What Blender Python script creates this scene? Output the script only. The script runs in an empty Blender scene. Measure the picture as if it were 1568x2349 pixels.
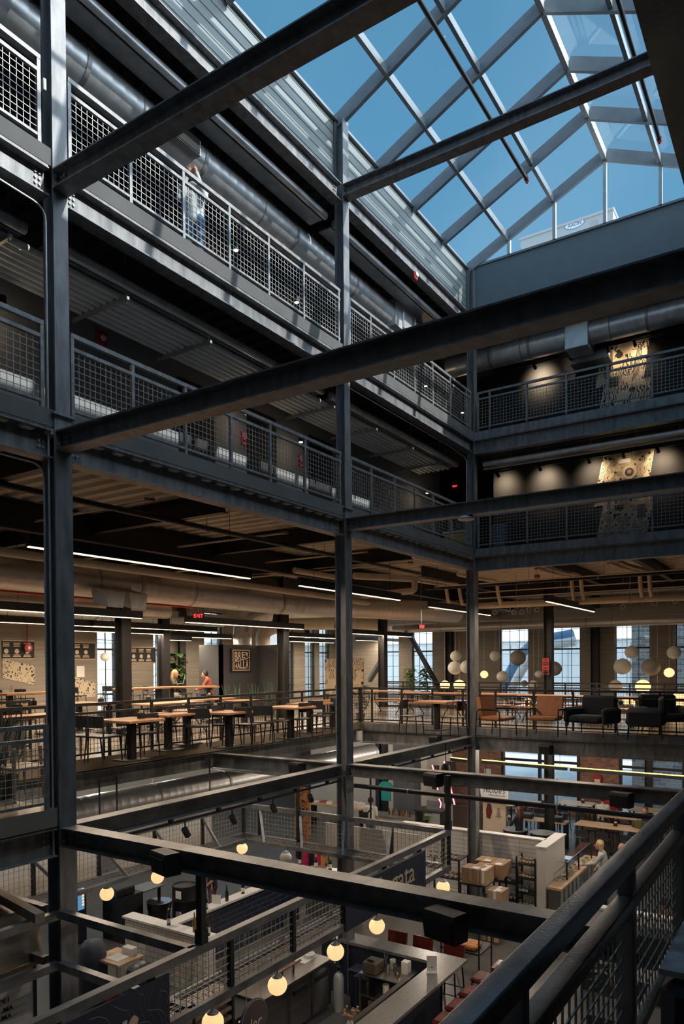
import bpy, math, random
from mathutils import Vector, Matrix
random.seed(7)
SC = bpy.context.scene
COL = SC.collection
V = Vector
# ---------------------------------------------------------------- camera
IW, IH = 1568, 2349
CP = V((6.96, -4.943, 1.778)); CYAW, CPIT, CROL = -.5732, -.0133, -.0073
CF, CCX, CCY = 1662.2, 796.1, 1545.1
_cy, _sy, _cp, _sp = math.cos(CYAW), math.sin(CYAW), math.cos(CPIT), math.sin(CPIT)
FW = V((_sy*_cp, _cy*_cp, _sp)); _rt = V((_cy, -_sy, 0)); _up = _rt.cross(FW)
RT = math.cos(CROL)*_rt + math.sin(CROL)*_up
UP = -math.sin(CROL)*_rt + math.cos(CROL)*_up
cam = bpy.data.cameras.new('camera'); camo = bpy.data.objects.new('camera', cam); COL.objects.link(camo)
cam.sensor_fit = 'VERTICAL'; cam.sensor_height = 24.0; cam.sensor_width = 24.0*IW/IH
cam.lens = CF/IH*24.0
cam.shift_x = (IW/2-CCX)/IH; cam.shift_y = (CCY-IH/2)/IH
cam.clip_start = .05; cam.clip_end = 400
camo.matrix_world = Matrix(((RT.x, UP.x, -FW.x, CP.x), (RT.y, UP.y, -FW.y, CP.y), (RT.z, UP.z, -FW.z, CP.z), (0, 0, 0, 1)))
SC.camera = camo
def _ray(px, py): return FW + RT*((px-CCX)/CF) - UP*((py-CCY)/CF)
def PX(px, py, c):
    d = _ray(px, py); return CP + d*((c-CP.x)/d.x)
def PY(px, py, c):
    d = _ray(px, py); return CP + d*((c-CP.y)/d.y)
def PZ(px, py, c):
    d = _ray(px, py); return CP + d*((c-CP.z)/d.z)
# ---------------------------------------------------------------- view, world, sun
SC.view_settings.view_transform = 'Standard'; SC.view_settings.look = 'None'
SC.view_settings.gamma = 1; SC.view_settings.use_curve_mapping = False
SC.view_settings.exposure = EXPOSURE = 0.35
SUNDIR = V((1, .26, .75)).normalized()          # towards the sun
w = bpy.data.worlds.new('sky'); SC.world = w; w.use_nodes = True
nt = w.node_tree; nt.nodes.clear()
def wn(t, **k):
    n = nt.nodes.new(t)
    for a, b in k.items(): setattr(n, a, b)
    return n
o = wn('ShaderNodeOutputWorld'); bg = wn('ShaderNodeBackground'); tc = wn('ShaderNodeTexCoord')
nm = wn('ShaderNodeVectorMath', operation='NORMALIZE'); dt = wn('ShaderNodeVectorMath', operation='DOT_PRODUCT')
dt.inputs[1].default_value = SUNDIR
sep = wn('ShaderNodeSeparateXYZ')
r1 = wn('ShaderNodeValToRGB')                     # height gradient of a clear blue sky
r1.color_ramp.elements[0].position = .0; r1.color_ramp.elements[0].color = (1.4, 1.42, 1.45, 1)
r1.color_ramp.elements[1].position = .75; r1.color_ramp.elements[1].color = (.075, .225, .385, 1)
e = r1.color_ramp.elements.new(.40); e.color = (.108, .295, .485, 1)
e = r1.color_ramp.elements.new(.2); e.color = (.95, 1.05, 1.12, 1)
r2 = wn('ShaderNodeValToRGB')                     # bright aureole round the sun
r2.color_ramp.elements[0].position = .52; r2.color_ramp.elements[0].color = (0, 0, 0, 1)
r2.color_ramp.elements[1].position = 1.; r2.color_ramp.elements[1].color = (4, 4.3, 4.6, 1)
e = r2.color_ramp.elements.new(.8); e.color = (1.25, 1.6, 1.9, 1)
nz = wn('ShaderNodeTexNoise'); nz.inputs['Scale'].default_value = 2.2; nz.inputs['Detail'].default_value = 5; nz.inputs['Distortion'].default_value = .4
rc = wn('ShaderNodeValToRGB'); rc.color_ramp.elements[0].position = .5; rc.color_ramp.elements[0].color = (0, 0, 0, 1)
rc.color_ramp.elements[1].position = .85; rc.color_ramp.elements[1].color = (.07, .08, .08, 1)
a1 = wn('ShaderNodeMixRGB', blend_type='ADD'); a1.inputs[0].default_value = 1
a2 = wn('ShaderNodeMixRGB', blend_type='ADD'); a2.inputs[0].default_value = 1
L = nt.links.new
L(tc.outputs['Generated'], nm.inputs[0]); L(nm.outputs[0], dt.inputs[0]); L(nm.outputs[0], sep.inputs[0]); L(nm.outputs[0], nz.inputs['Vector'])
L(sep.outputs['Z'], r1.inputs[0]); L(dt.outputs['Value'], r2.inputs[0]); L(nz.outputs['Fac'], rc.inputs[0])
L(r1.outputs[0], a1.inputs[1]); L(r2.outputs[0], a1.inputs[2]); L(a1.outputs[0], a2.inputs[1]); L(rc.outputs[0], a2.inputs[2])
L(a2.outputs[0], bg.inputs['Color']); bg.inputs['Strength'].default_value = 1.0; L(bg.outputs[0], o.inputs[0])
sun = bpy.data.lights.new('sun', 'SUN'); sun.energy = 3.9; sun.angle = .0093; sun.color = (1, .95, .87)
so = bpy.data.objects.new('sun', sun); COL.objects.link(so); so.rotation_euler = SUNDIR.to_track_quat('Z', 'Y').to_euler(); so.location = (30, 8, 30)
WARM = (1, .79, .56)
LAMPK = 1.45
# ---------------------------------------------------------------- materials
MATS = {}
def mat(name, color, rough=.5, metal=0., noise=None, bump=None, emit=None, spec=.5, alpha=None, coat=0):
    m = bpy.data.materials.new(name); m.use_nodes = True; MATS[name] = m
    n = m.node_tree.nodes; l = m.node_tree.links; b = n['Principled BSDF']
    b.inputs['Base Color'].default_value = (*color, 1); b.inputs['Roughness'].default_value = rough; b.inputs['Metallic'].default_value = metal
    b.inputs['Specular IOR Level'].default_value = spec
    if coat: b.inputs['Coat Weight'].default_value = coat; b.inputs['Coat Roughness'].default_value = .1
    t = None
    if noise or bump: t = n.new('ShaderNodeTexCoord')
    if noise:                                      # (scale xyz or float, amount, detail)
        s, amt = noise[0], noise[1]
        mp = n.new('ShaderNodeMapping'); mp.inputs['Scale'].default_value = s if isinstance(s, tuple) else (s, s, s)
        x = n.new('ShaderNodeTexNoise'); x.inputs['Scale'].default_value = 1; x.inputs['Detail'].default_value = 5
        r = n.new('ShaderNodeValToRGB'); lo = [max(0, c*(1-amt)) for c in color]; hi = [min(1, c*(1+amt)) for c in color]
        r.color_ramp.elements[0].position = .3; r.color_ramp.elements[0].color = (*lo, 1)
        r.color_ramp.elements[1].position = .7; r.color_ramp.elements[1].color = (*hi, 1)
        l.new(t.outputs['Object'], mp.inputs[0]); l.new(mp.outputs[0], x.inputs['Vector']); l.new(x.outputs['Fac'], r.inputs[0]); l.new(r.outputs[0], b.inputs['Base Color'])
        rr = n.new('ShaderNodeMapRange'); rr.inputs['To Min'].default_value = max(.03, rough-.1); rr.inputs['To Max'].default_value = min(1, rough+.1)
        l.new(x.outputs['Fac'], rr.inputs[0]); l.new(rr.outputs[0], b.inputs['Roughness'])
    if bump:                                       # (kind, scale, strength)
        mp = n.new('ShaderNodeMapping'); s = bump[1]; mp.inputs['Scale'].default_value = s if isinstance(s, tuple) else (s, s, s)
        x = n.new('ShaderNodeTexWave' if bump[0] == 'wave' else 'ShaderNodeTexNoise'); x.inputs['Scale'].default_value = 1
        bp = n.new('ShaderNodeBump'); bp.inputs['Strength'].default_value = bump[2]; bp.inputs['Distance'].default_value = .02
        l.new(t.outputs['Object'], mp.inputs[0]); l.new(mp.outputs[0], x.inputs['Vector']); l.new(x.outputs['Fac'], bp.inputs['Height']); l.new(bp.outputs[0], b.inputs['Normal'])
    if emit: b.inputs['Emission Color'].default_value = (*emit[0], 1); b.inputs['Emission Strength'].default_value = emit[1]
    return m
def tilemat(name, color, mortar, sx, sz, rough=.2, offset=.5, msize=.012, bright=.12, axes='xz'):
    m = bpy.data.materials.new(name); m.use_nodes = True; MATS[name] = m
    n = m.node_tree.nodes; l = m.node_tree.links; b = n['Principled BSDF']; b.inputs['Roughness'].default_value = rough
    t = n.new('ShaderNodeTexCoord'); s = n.new('ShaderNodeSeparateXYZ'); c = n.new('ShaderNodeCombineXYZ'); a = n.new('ShaderNodeMath'); a.operation = 'ADD'
    l.new(t.outputs['Object'], s.inputs[0]); l.new(s.outputs['X'], a.inputs[0]); l.new(s.outputs['Y'], a.inputs[1]); l.new(a.outputs[0], c.inputs['X']); l.new(s.outputs['Z'], c.inputs['Y'])
    k = n.new('ShaderNodeTexBrick'); k.offset = offset; k.inputs['Scale'].default_value = 1; k.inputs['Brick Width'].default_value = sx; k.inputs['Row Height'].default_value = sz
    k.inputs['Mortar Size'].default_value = msize*.5; k.inputs['Color1'].default_value = (*[x*(1-bright) for x in color], 1); k.inputs['Color2'].default_value = (*[min(1, x*(1+bright)) for x in color], 1); k.inputs['Mortar'].default_value = (*mortar, 1)
    l.new(c.outputs[0], k.inputs['Vector']); l.new(k.outputs['Color'], b.inputs['Base Color'])
    return m
def doodlemat(name, paper, ink, scale=7., kind=0):       # black and white drawn pattern
    m = bpy.data.materials.new(name); m.use_nodes = True; MATS[name] = m
    n = m.node_tree.nodes; l = m.node_tree.links; b = n['Principled BSDF']; b.inputs['Roughness'].default_value = .8
    t = n.new('ShaderNodeTexCoord')
    vo = n.new('ShaderNodeTexVoronoi'); vo.inputs['Scale'].default_value = scale*.6; vo.feature = 'F1'
    wv = n.new('ShaderNodeTexWave'); wv.inputs['Scale'].default_value = scale*.8; wv.inputs['Distortion'].default_value = 9; wv.inputs['Detail Scale'].default_value = 1.4
    no = n.new('ShaderNodeTexNoise'); no.inputs['Scale'].default_value = scale*.35
    mx = n.new('ShaderNodeMixRGB'); cr = n.new('ShaderNodeValToRGB'); cr.color_ramp.interpolation = 'CONSTANT'; cr.color_ramp.elements[0].color = (0, 0, 0, 1); cr.color_ramp.elements[1].position = .5
    r = n.new('ShaderNodeValToRGB'); r.color_ramp.interpolation = 'CONSTANT'
    r.color_ramp.elements[0].color = (*ink, 1); r.color_ramp.elements[1].position = .32 if kind == 0 else .26; r.color_ramp.elements[1].color = (*paper, 1)
    for x in (vo, wv, no): l.new(t.outputs['Object'], x.inputs['Vector'])
    l.new(no.outputs['Fac'], cr.inputs[0]); l.new(cr.outputs[0], mx.inputs[0]); l.new(wv.outputs['Fac'], mx.inputs[1]); l.new(vo.outputs['Distance'], mx.inputs[2])
    l.new(mx.outputs[0], r.inputs[0]); l.new(r.outputs[0], b.inputs['Base Color'])
    return m
def glassmat(name, tint=(.9, .95, .96), gloss=.6):
    m = bpy.data.materials.new(name); m.use_nodes = True; MATS[name] = m
    n = m.node_tree.nodes; l = m.node_tree.links; n.remove(n['Principled BSDF'])
    tr = n.new('ShaderNodeBsdfTransparent'); tr.inputs[0].default_value = (*tint, 1); g = n.new('ShaderNodeBsdfGlossy'); g.inputs['Roughness'].default_value = .02
    fr = n.new('ShaderNodeFresnel'); fr.inputs['IOR'].default_value = 1.3; mx = n.new('ShaderNodeMixShader')
    gm = n.new('ShaderNodeMath'); gm.operation = 'MULTIPLY'; gm.inputs[1].default_value = gloss; l.new(fr.outputs[0], gm.inputs[0]); l.new(gm.outputs[0], mx.inputs[0]); l.new(tr.outputs[0], mx.inputs[1]); l.new(g.outputs[0], mx.inputs[2]); l.new(mx.outputs[0], n['Material Output'].inputs[0])
    return m
M = MATS
mat('steel', (.205, .21, .22), .46, .35, noise=((9, 9, 2.2), .35), bump=('noise', 60, .05))
mat('steel_worn', (.22, .222, .23), .34, .5, noise=((6, 3, 6), .35), bump=('noise', 70, .08))
mat('rail_steel', (.24, .245, .25), .45, .4, noise=(14, .3))
mat('wire', (.42, .42, .41), .45, .5)
mat('black_steel', (.022, .022, .024), .5, .2, noise=(10, .3))
mat('galv_shiny', (.56, .56, .57), .38, .75)
mat('rail_near', (.34, .345, .36), .3, .5, noise=((6, 3, 6), .3), bump=('noise', 70, .08))  # lighter copy of steel_worn, skylight sheen put into the colour
mat('galv', (.72, .74, .76), .36, .55, noise=((5, 5, 5), .16))
mat('galv_dull', (.38, .39, .40), .45, .5, noise=(6, .18))
mat('alu', (.42, .44, .45), .4, .2, noise=(5, .08))
mat('curb_panel', (.23, .265, .27), .55, .1, noise=((.3, .3, 9), .14))
mat('alu_shaded', (.20, .225, .25), .4, .2, noise=(5, .08))  # darker copy of alu, shade on the rafter undersides put into the colour
mat('curb_paint', (.14, .175, .205), .6, 0, noise=(4, .06))
mat('conduit_white', (.80, .82, .80), .45, .1, noise=(3, .08))
mat('pipe_cream', (.62, .55, .46), .6, noise=(4, .08))
mat('pipe_black', (.03, .03, .032), .4, .3)
mat('copper', (.36, .17, .10), .45, .6, noise=(20, .3))
mat('red_paint', (.45, .03, .03), .45)
mat('black', (.012, .012, .013), .5)
mat('black_soft', (.02, .02, .021), .7)
mat('wall_dark', (.020, .021, .025), .75, noise=(2, .2))
mat('wall_light', (.27, .29, .31), .75, noise=(1.5, .1))
mat('wall_grey', (.095, .10, .11), .75, noise=(1.5, .12))
mat('concrete_wall', (.27, .24, .205), .85, noise=((.5, .5, 14), .18), bump=('noise', 20, .1))
mat('deck', (.62, .56, .47), .7, 0, noise=(3, .08))
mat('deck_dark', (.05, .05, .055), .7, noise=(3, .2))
mat('floor_l', (.27, .225, .18), .24, noise=(1.1, .2))
mat('floor_hall', (.10, .095, .088), .3, noise=(1.0, .25))
mat('slab', (.10, .10, .10), .8, noise=(2, .2))
mat('wood', (.40, .20, .095), .4, noise=((2, 14, 14), .25))
mat('wood_pale', (.58, .40, .25), .45, noise=((3, 12, 12), .18))
mat('wood_grey', (.30, .23, .17), .6, noise=((2, 14, 14), .25))
mat('chair_black', (.022, .023, .027), .38)
mat('leather_tan', (.46, .17, .06), .45, noise=(8, .15))
mat('leather_wine', (.15, .025, .018), .22, noise=(8, .2), coat=.4)
mat('fabric_charcoal', (.024, .025, .029), .9, noise=(40, .25))
mat('white', (.74, .73, .71), .5, noise=(3, .04))
mat('white_plaster', (.70, .68, .64), .7, noise=(2, .05))
mat('paper', (.80, .79, .77), .7)
mat('globe_white', (.80, .76, .70), .5)
mat('globe_grey', (.34, .31, .28), .6)
mat('globe_glow', (.9, .72, .45), .5, emit=((1, .63, .28), 1.1))
mat('bulb', (.8, .7, .5), .4, emit=((1, .60, .27), .85))
mat('strip_warm', (1, .9, .7), .4, emit=((1, .72, .42), 4))
mat('strip_yellow', (1, .9, .3), .4, emit=((1, .72, .12), 3))
mat('neon_pink', (1, .3, .35), .4, emit=((1, .16, .2), 4))
mat('exit_red', (.8, .02, .02), .4, emit=((1, .03, .03), 2.2))
mat('spot_glow', (1, .9, .7), .4, emit=((1, .75, .45), 12))
mat('chrome', (.75, .75, .75), .15, 1)
mat('stainless', (.42, .41, .40), .32, 1, noise=((1, 1, 20), .12))
mat('counter_grey', (.20, .195, .185), .28, noise=(60, .05))
mat('navy', (.018, .026, .055), .55, noise=(3, .15))
mat('navy_paint', (.03, .04, .075), .6)
tilemat('tile_white', (.66, .62, .56), (.30, .28, .25), .22, .105, .25)
tilemat('tile_white_stack', (.70, .69, .68), (.35, .34, .33), .48, .105, .25, 0)
tilemat('tile_navy', (.018, .024, .052), (.10, .10, .11), .48, .105, .22)
tilemat('brick', (.28, .13, .095), (.25, .22, .2), .2, .07, .8, .5, .012, .3)
tilemat('brick_grey', (.30, .33, .36), (.5, .52, .54), .42, .16, .85, .5, .03, .35)
mat('leaf', (.035, .085, .022), .45, noise=(6, .4))
mat('leaf_light', (.12, .26, .05), .45, noise=(6, .3))
mat('leaf_blue', (.05, .09, .065), .5, noise=((3, 3, 30), .4))
mat('pot', (.06, .06, .062), .6)
mat('skin', (.50, .27, .19), .55, noise=(20, .06))
mat('hair_blonde', (.56, .42, .22), .6, noise=((30, 30, 4), .25))
mat('hair_dark', (.025, .018, .014), .5)
mat('hair_brown', (.12, .05, .025), .5, noise=((30, 30, 4), .25))
mat('hair_grey', (.38, .34, .29), .6)
mat('cloth_grey', (.52, .55, .55), .9, noise=(12, .1))
mat('cloth_olive', (.16, .13, .085), .9)
mat('cloth_green', (.07, .065, .02), .9)
mat('cloth_red', (.42, .10, .07), .9)
mat('cloth_scarlet', (.35, .02, .03), .9)
mat('cloth_white', (.70, .68, .63), .9)
mat('cloth_black', (.015, .015, .018), .9)
mat('cloth_navy', (.02, .028, .06), .9)
mat('denim', (.06, .12, .22), .9, noise=(20, .25))
mat('cloth_teal', (.02, .30, .27), .9)
mat('cloth_pink', (.55, .02, .12), .9)
mat('card', (.40, .24, .13), .75, noise=(5, .12))
mat('card_pale', (.52, .35, .21), .75, noise=(5, .12))
mat('bottle_green', (.02, .045, .012), .12, coat=.5)
mat('bottle_amber', (.20, .13, .02), .12, coat=.5)
mat('bottle_black', (.01, .009, .009), .15, coat=.5)
mat('label_white', (.75, .73, .68), .7)
mat('jar_red', (.22, .04, .02), .2, coat=.4)
mat('jar_amber', (.38, .18, .05), .2, coat=.4)
mat('jar_green', (.06, .12, .03), .2, coat=.4)
mat('jar_blue', (.03, .07, .16), .4)
mat('yellow', (.62, .40, .04), .55, noise=(5, .12))
mat('bin_blue', (.10, .15, .19), .5)
mat('sign_magenta', (.50, .015, .07), .6)
mat('board_cream', (.62, .50, .36), .7)
mat('sign_tan', (.62, .42, .28), .5, emit=((1, .66, .42), .12))
mat('building_white', (.88, .89, .9), .7, noise=(.4, .05))
mat('building_blue', (.15, .29, .50), .6)
mat('pave', (.72, .72, .71), .9, noise=(.7, .15))
mat('tree', (.10, .22, .04), .7, noise=(1.5, .5))
mat('roofing', (.30, .30, .30), .9, noise=(1, .1))
mat('unit_grey', (.44, .50, .53), .55)
mat('screen_glow', (.05, .1, .2), .3, emit=((.15, .45, .8), .45))
mat('marble', (.55, .56, .58), .25, noise=(9, .5))
mat('orange_bag', (.60, .22, .04), .35, noise=(12, .4), coat=.4)
glassmat('glass'); glassmat('glass_sky', (.90, .94, .95), .16); glassmat('glass_case', (.93, .96, .96))
doodlemat('doodle', (.74, .62, .44), (.03, .03, .03), 6)
doodlemat('doodle_b', (.56, .47, .34), (.04, .04, .04), 15, 0)
doodlemat('doodle_c', (.58, .46, .32), (.06, .05, .04), 8, 1)
doodlemat('doodle_d', (.60, .24, .07), (.01, .01, .012), 9, 0)
# ---------------------------------------------------------------- mesh builder
class MB:
    def __init__(s): s.v = []; s.f = []
    def _a(s, vs, fs):
        n = len(s.v); s.v += [V(p) for p in vs]; s.f += [[i+n for i in f] for f in fs]; return s
    def box(s, x0, y0, z0, x1, y1, z1):
        return s._a([(x0, y0, z0), (x1, y0, z0), (x1, y1, z0), (x0, y1, z0), (x0, y0, z1), (x1, y0, z1), (x1, y1, z1), (x0, y1, z1)],
                    [(0, 3, 2, 1), (4, 5, 6, 7), (0, 1, 5, 4), (1, 2, 6, 5), (2, 3, 7, 6), (3, 0, 4, 7)])
    def cbox(s, c, sx, sy, sz, rz=0, tilt=None):
        R = Matrix.Rotation(rz, 3, 'Z')
        if tilt: R = R @ Matrix.Rotation(tilt[1], 3, tilt[0])
        c = V(c); h = [(a*sx/2, b*sy/2, d*sz/2) for d in (-1, 1) for a, b in ((-1, -1), (1, -1), (1, 1), (-1, 1))]
        return s._a([c + R @ V(p) for p in h], [(0, 3, 2, 1), (4, 5, 6, 7), (0, 1, 5, 4), (1, 2, 6, 5), (2, 3, 7, 6), (3, 0, 4, 7)])
    def rbox(s, x0, y0, z0, x1, y1, z1, b=.02):       # box with all edges chamfered
        X = (x0, x1); Y = (y0, y1); Z = (z0, z1); vs = []; idx = {}
        for i in (0, 1):
            for j in (0, 1):
                for k in (0, 1):
                    sx, sy, sz = (b, -b)[i], (b, -b)[j], (b, -b)[k]
                    for a, p in (('x', (X[i], Y[j]+sy, Z[k]+sz)), ('y', (X[i]+sx, Y[j], Z[k]+sz)), ('z', (X[i]+sx, Y[j]+sy, Z[k]))):
                        idx[i, j, k, a] = len(vs); vs.append(p)
        q = ((0, 0), (1, 0), (1, 1), (0, 1)); fs = []
        for t in (0, 1):
            fs += [[idx[t, a, c, 'x'] for a, c in q], [idx[a, t, c, 'y'] for a, c in q], [idx[a, c, t, 'z'] for a, c in q]]
        for a in (0, 1):
            for c in (0, 1):
                fs += [[idx[0, a, c, 'y'], idx[1, a, c, 'y'], idx[1, a, c, 'z'], idx[0, a, c, 'z']],
                       [idx[a, 0, c, 'x'], idx[a, 1, c, 'x'], idx[a, 1, c, 'z'], idx[a, 0, c, 'z']],
                       [idx[a, c, 0, 'x'], idx[a, c, 1, 'x'], idx[a, c, 1, 'y'], idx[a, c, 0, 'y']]]
        for i in (0, 1):
            for j in (0, 1):
                for k in (0, 1): fs.append([idx[i, j, k, c] for c in 'xyz'])
        return s._a(vs, fs)
    def frame(s, d, up=(0, 0, 1)):
        d = V(d).normalized(); up = V(up)
        if abs(d.dot(up)) > .98: up = V((1, 0, 0))
        a = d.cross(up).normalized(); b = a.cross(d).normalized(); return a, b
    def bar(s, p0, p1, w, h, up=(0, 0, 1)):
        p0, p1 = V(p0), V(p1); a, b = s.frame(p1-p0, up); a = a*w/2; b = b*h/2
        return s._a([p0-a-b, p0+a-b, p0+a+b, p0-a+b, p1-a-b, p1+a-b, p1+a+b, p1-a+b],
                    [(0, 3, 2, 1), (4, 5, 6, 7), (0, 1, 5, 4), (1, 2, 6, 5), (2, 3, 7, 6), (3, 0, 4, 7)])
    def cyl(s, p0, p1, r, n=12, r2=None, cap=True):
        p0, p1 = V(p0), V(p1); a, b = s.frame(p1-p0); r2 = r if r2 is None else r2
        vs = [p0+(a*math.cos(t)+b*math.sin(t))*r for t in [2*math.pi*i/n for i in range(n)]] + [p1+(a*math.cos(t)+b*math.sin(t))*r2 for t in [2*math.pi*i/n for i in range(n)]]
        fs = [(i, (i+1) % n, n+(i+1) % n, n+i) for i in range(n)]
        if cap: fs += [list(range(n))[::-1], list(range(n, 2*n))]
        return s._a(vs, fs)
    def tube(s, pts, r, n=8, rad=None):
        pts = [V(p) for p in pts]; m = len(pts); vs = []
        a, b = s.frame(pts[1]-pts[0])
        for k in range(m):
            t = (pts[min(k+1, m-1)]-pts[max(k-1, 0)]).normalized()
            a = (a-t*a.dot(t)).normalized(); b = t.cross(a)
            rr = rad[k] if rad else r
            vs += [pts[k]+(a*math.cos(q)+b*math.sin(q))*rr for q in [2*math.pi*i/n for i in range(n)]]
        fs = [(k*n+i, k*n+(i+1) % n, (k+1)*n+(i+1) % n, (k+1)*n+i) for k in range(m-1) for i in range(n)]
        fs += [list(range(n))[::-1], list(range((m-1)*n, m*n))]
        return s._a(vs, fs)
    def bend(s, pts, R, n=4):                          # rounds the corners of a polyline
        pts = [V(p) for p in pts]; o = [pts[0]]
        for i in range(1, len(pts)-1):
            p, q, r = pts[i-1], pts[i], pts[i+1]; d1 = (p-q).normalized(); d2 = (r-q).normalized()
            k = min(R, (p-q).length*.45, (r-q).length*.45)
            A, B = q+d1*k, q+d2*k
            for j in range(n+1):
                t = j/n; o.append(A*(1-t)**2+q*2*t*(1-t)+B*t*t)
        o.append(pts[-1]); return o
    def lathe(s, prof, c=(0, 0, 0), n=16):
        c = V(c); m = len(prof)
        vs = [c+V((r*math.cos(t), r*math.sin(t), z)) for r, z in prof for t in [2*math.pi*i/n for i in range(n)]]
        fs = [(k*n+i, k*n+(i+1) % n, (k+1)*n+(i+1) % n, (k+1)*n+i) for k in range(m-1) for i in range(n)]
        fs += [list(range(n))[::-1], list(range((m-1)*n, m*n))]
        return s._a(vs, fs)
    def sphere(s, c, r, n=16, m=10, sz=1., sx=1., sy=1.):
        c = V(c); vs = [c+V((0, 0, -r*sz))]
        for j in range(1, m):
            ph = -math.pi/2+math.pi*j/m
            vs += [c+V((r*sx*math.cos(ph)*math.cos(2*math.pi*i/n), r*sy*math.cos(ph)*math.sin(2*math.pi*i/n), r*sz*math.sin(ph))) for i in range(n)]
        vs.append(c+V((0, 0, r*sz))); fs = [(0, 1+(i+1) % n, 1+i) for i in range(n)]
        for j in range(m-2): fs += [(1+j*n+i, 1+j*n+(i+1) % n, 1+(j+1)*n+(i+1) % n, 1+(j+1)*n+i) for i in range(n)]
        t = 1+(m-2)*n; fs += [(t+i, t+(i+1) % n, len(vs)-1) for i in range(n)]
        return s._a(vs, fs)
    def prism(s, poly, o, u, v, wv):                   # 2-D outline in (u, v) at o, pushed along wv
        o, u, v, wv = V(o), V(u), V(v), V(wv); n = len(poly)
        vs = [o+u*a+v*b for a, b in poly]+[o+u*a+v*b+wv for a, b in poly]
        return s._a(vs, [list(range(n))[::-1], list(range(n, 2*n))]+[(i, (i+1) % n, n+(i+1) % n, n+i) for i in range(n)])
    def ibeam(s, p0, p1, d, b, tf=.016, tw=.012, up=(0, 0, 1)):   # p0-p1: middle of the top flange
        p0, p1 = V(p0), V(p1); a, u = s.frame(p1-p0, up); h = b/2; t = tw/2
        poly = [(-h, 0), (h, 0), (h, -tf), (t, -tf), (t, -d+tf), (h, -d+tf), (h, -d), (-h, -d), (-h, -d+tf), (-t, -d+tf), (-t, -tf), (-h, -tf)]
        return s.prism(poly, p0, a, u, p1-p0)
    def quad(s, a, b, c, d): return s._a([a, b, c, d], [(0, 1, 2, 3)])
    def leaf(s, base, d, L, wd, droop=.3, n=4, up=(0, 0, 1)):
        base = V(base); d = V(d).normalized(); a, b = s.frame(d, up); vs = []
        for i in range(n+1):
            t = i/n; p = base+d*L*t-V((0, 0, 1))*droop*L*t*t; h = wd*math.sin(math.pi*(.12+.86*t))*.5+.001
            vs += [p-a*h+b*h*.25, p+V((0, 0, -.004)), p+a*h+b*h*.25]
        fs = []
        for i in range(n):
            k = i*3; fs += [(k, k+1, k+4, k+3), (k+1, k+2, k+5, k+4)]
        return s._a(vs, fs)
    def blade(s, base, tip, wd, th=.006, n=4, bend=(0, 0, 0)):    # stiff upright leaf with thickness
        base, tip = V(base), V(tip); a = (tip-base).cross(V((.3, .7, .1))).normalized(); c = (tip-base).cross(a).normalized(); vs = []
        for i in range(n+1):
            t = i/n; p = base.lerp(tip, t)+V(bend)*t*(1-t)*4; h = wd/2*(1-t**3)*(.6+.8*t*(1-t)*2)+.001
            vs += [p-a*h, p-c*th, p+a*h, p+c*th]
        fs = [(i*4+j, i*4+(j+1) % 4, i*4+4+(j+1) % 4, i*4+4+j) for i in range(n) for j in range(4)]
        return s._a(vs, fs+[(0, 1, 2, 3), (n*4+3, n*4+2, n*4+1, n*4)])
    def wires(s, o, u, v, U, W, sp, r=.0032):            # welded wire grid: o corner, u/v unit axes, U/W extents
        o, u, v = V(o), V(u), V(v); k = 0
        nu = max(1, round(U/sp)); nv = max(1, round(W/sp)); nn = u.cross(v)
        for i in range(1, nu): s.bar(o+u*(U*i/nu), o+u*(U*i/nu)+v*W, 2*r, 2*r, nn)
        for j in range(1, nv): s.bar(o+v*(W*j/nv)+nn*r*1.6, o+v*(W*j/nv)+u*U+nn*r*1.6, 2*r, 2*r, nn)
        return s
    def build(s, name, m, parent=None, flat=False):
        if not s.v: return None
        if parent is None:
            xs = [p.x for p in s.v]; ys = [p.y for p in s.v]; zs = [p.z for p in s.v]
            org = V(((min(xs)+max(xs))/2, (min(ys)+max(ys))/2, min(zs)))
        else: org = origin(parent)
        me = bpy.data.meshes.new(name); me.from_pydata([p-org for p in s.v], [], s.f)
        me.materials.append(MATS[m] if isinstance(m, str) else m)
        if not flat:
            me.polygons.foreach_set('use_smooth', [True]*len(me.polygons)); me.set_sharp_from_angle(angle=.7)
        me.update(); ob = bpy.data.objects.new(name, me); COL.objects.link(ob)
        fixn(me)
        if parent is None: ob.location = org
        else: ob.parent = parent
        return ob
def fixn(me):
    import bmesh
    b = bmesh.new(); b.from_mesh(me); bmesh.ops.recalc_face_normals(b, faces=b.faces); b.to_mesh(me); b.free()
ORG = {}
def origin(o):
    while o.parent: o = o.parent
    return ORG.get(o.name, V(o.location))
def tag(o, label, cat, group=None, kind=None):
    if label: o['label'] = label
    if cat: o['category'] = cat
    if group: o['group'] = group
    if kind: o['kind'] = kind
    return o
def thing(name, label, cat, loc, group=None):
    o = bpy.data.objects.new(name, None); o.empty_display_size = .1; COL.objects.link(o); o.location = V(loc); ORG[o.name] = V(loc)
    return tag(o, label, cat, group)
def struct(name): 
    o = bpy.data.objects.new(name, None); COL.objects.link(o); ORG[o.name] = V((0, 0, 0)); o['kind'] = 'structure'; return o
def S(mb, name, m, **k):
    o = mb.build(name, m, **k); o['kind'] = 'structure'; return o
def dup(root, loc, rz=None, label=None, group=None, scale=None):
    r = root.copy(); COL.objects.link(r); r.location = V(loc); ORG[r.name] = V(loc)
    if rz is not None: r.rotation_euler = (0, 0, rz)
    if scale: r.scale = (scale, scale, scale)
    if label: r['label'] = label
    if group: r['group'] = group
    def rec(a, b):
        for ch in list(a.children):
            c = ch.copy(); COL.objects.link(c); c.parent = b; rec(ch, c)
    rec(root, r); return r
_first = {}
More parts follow.
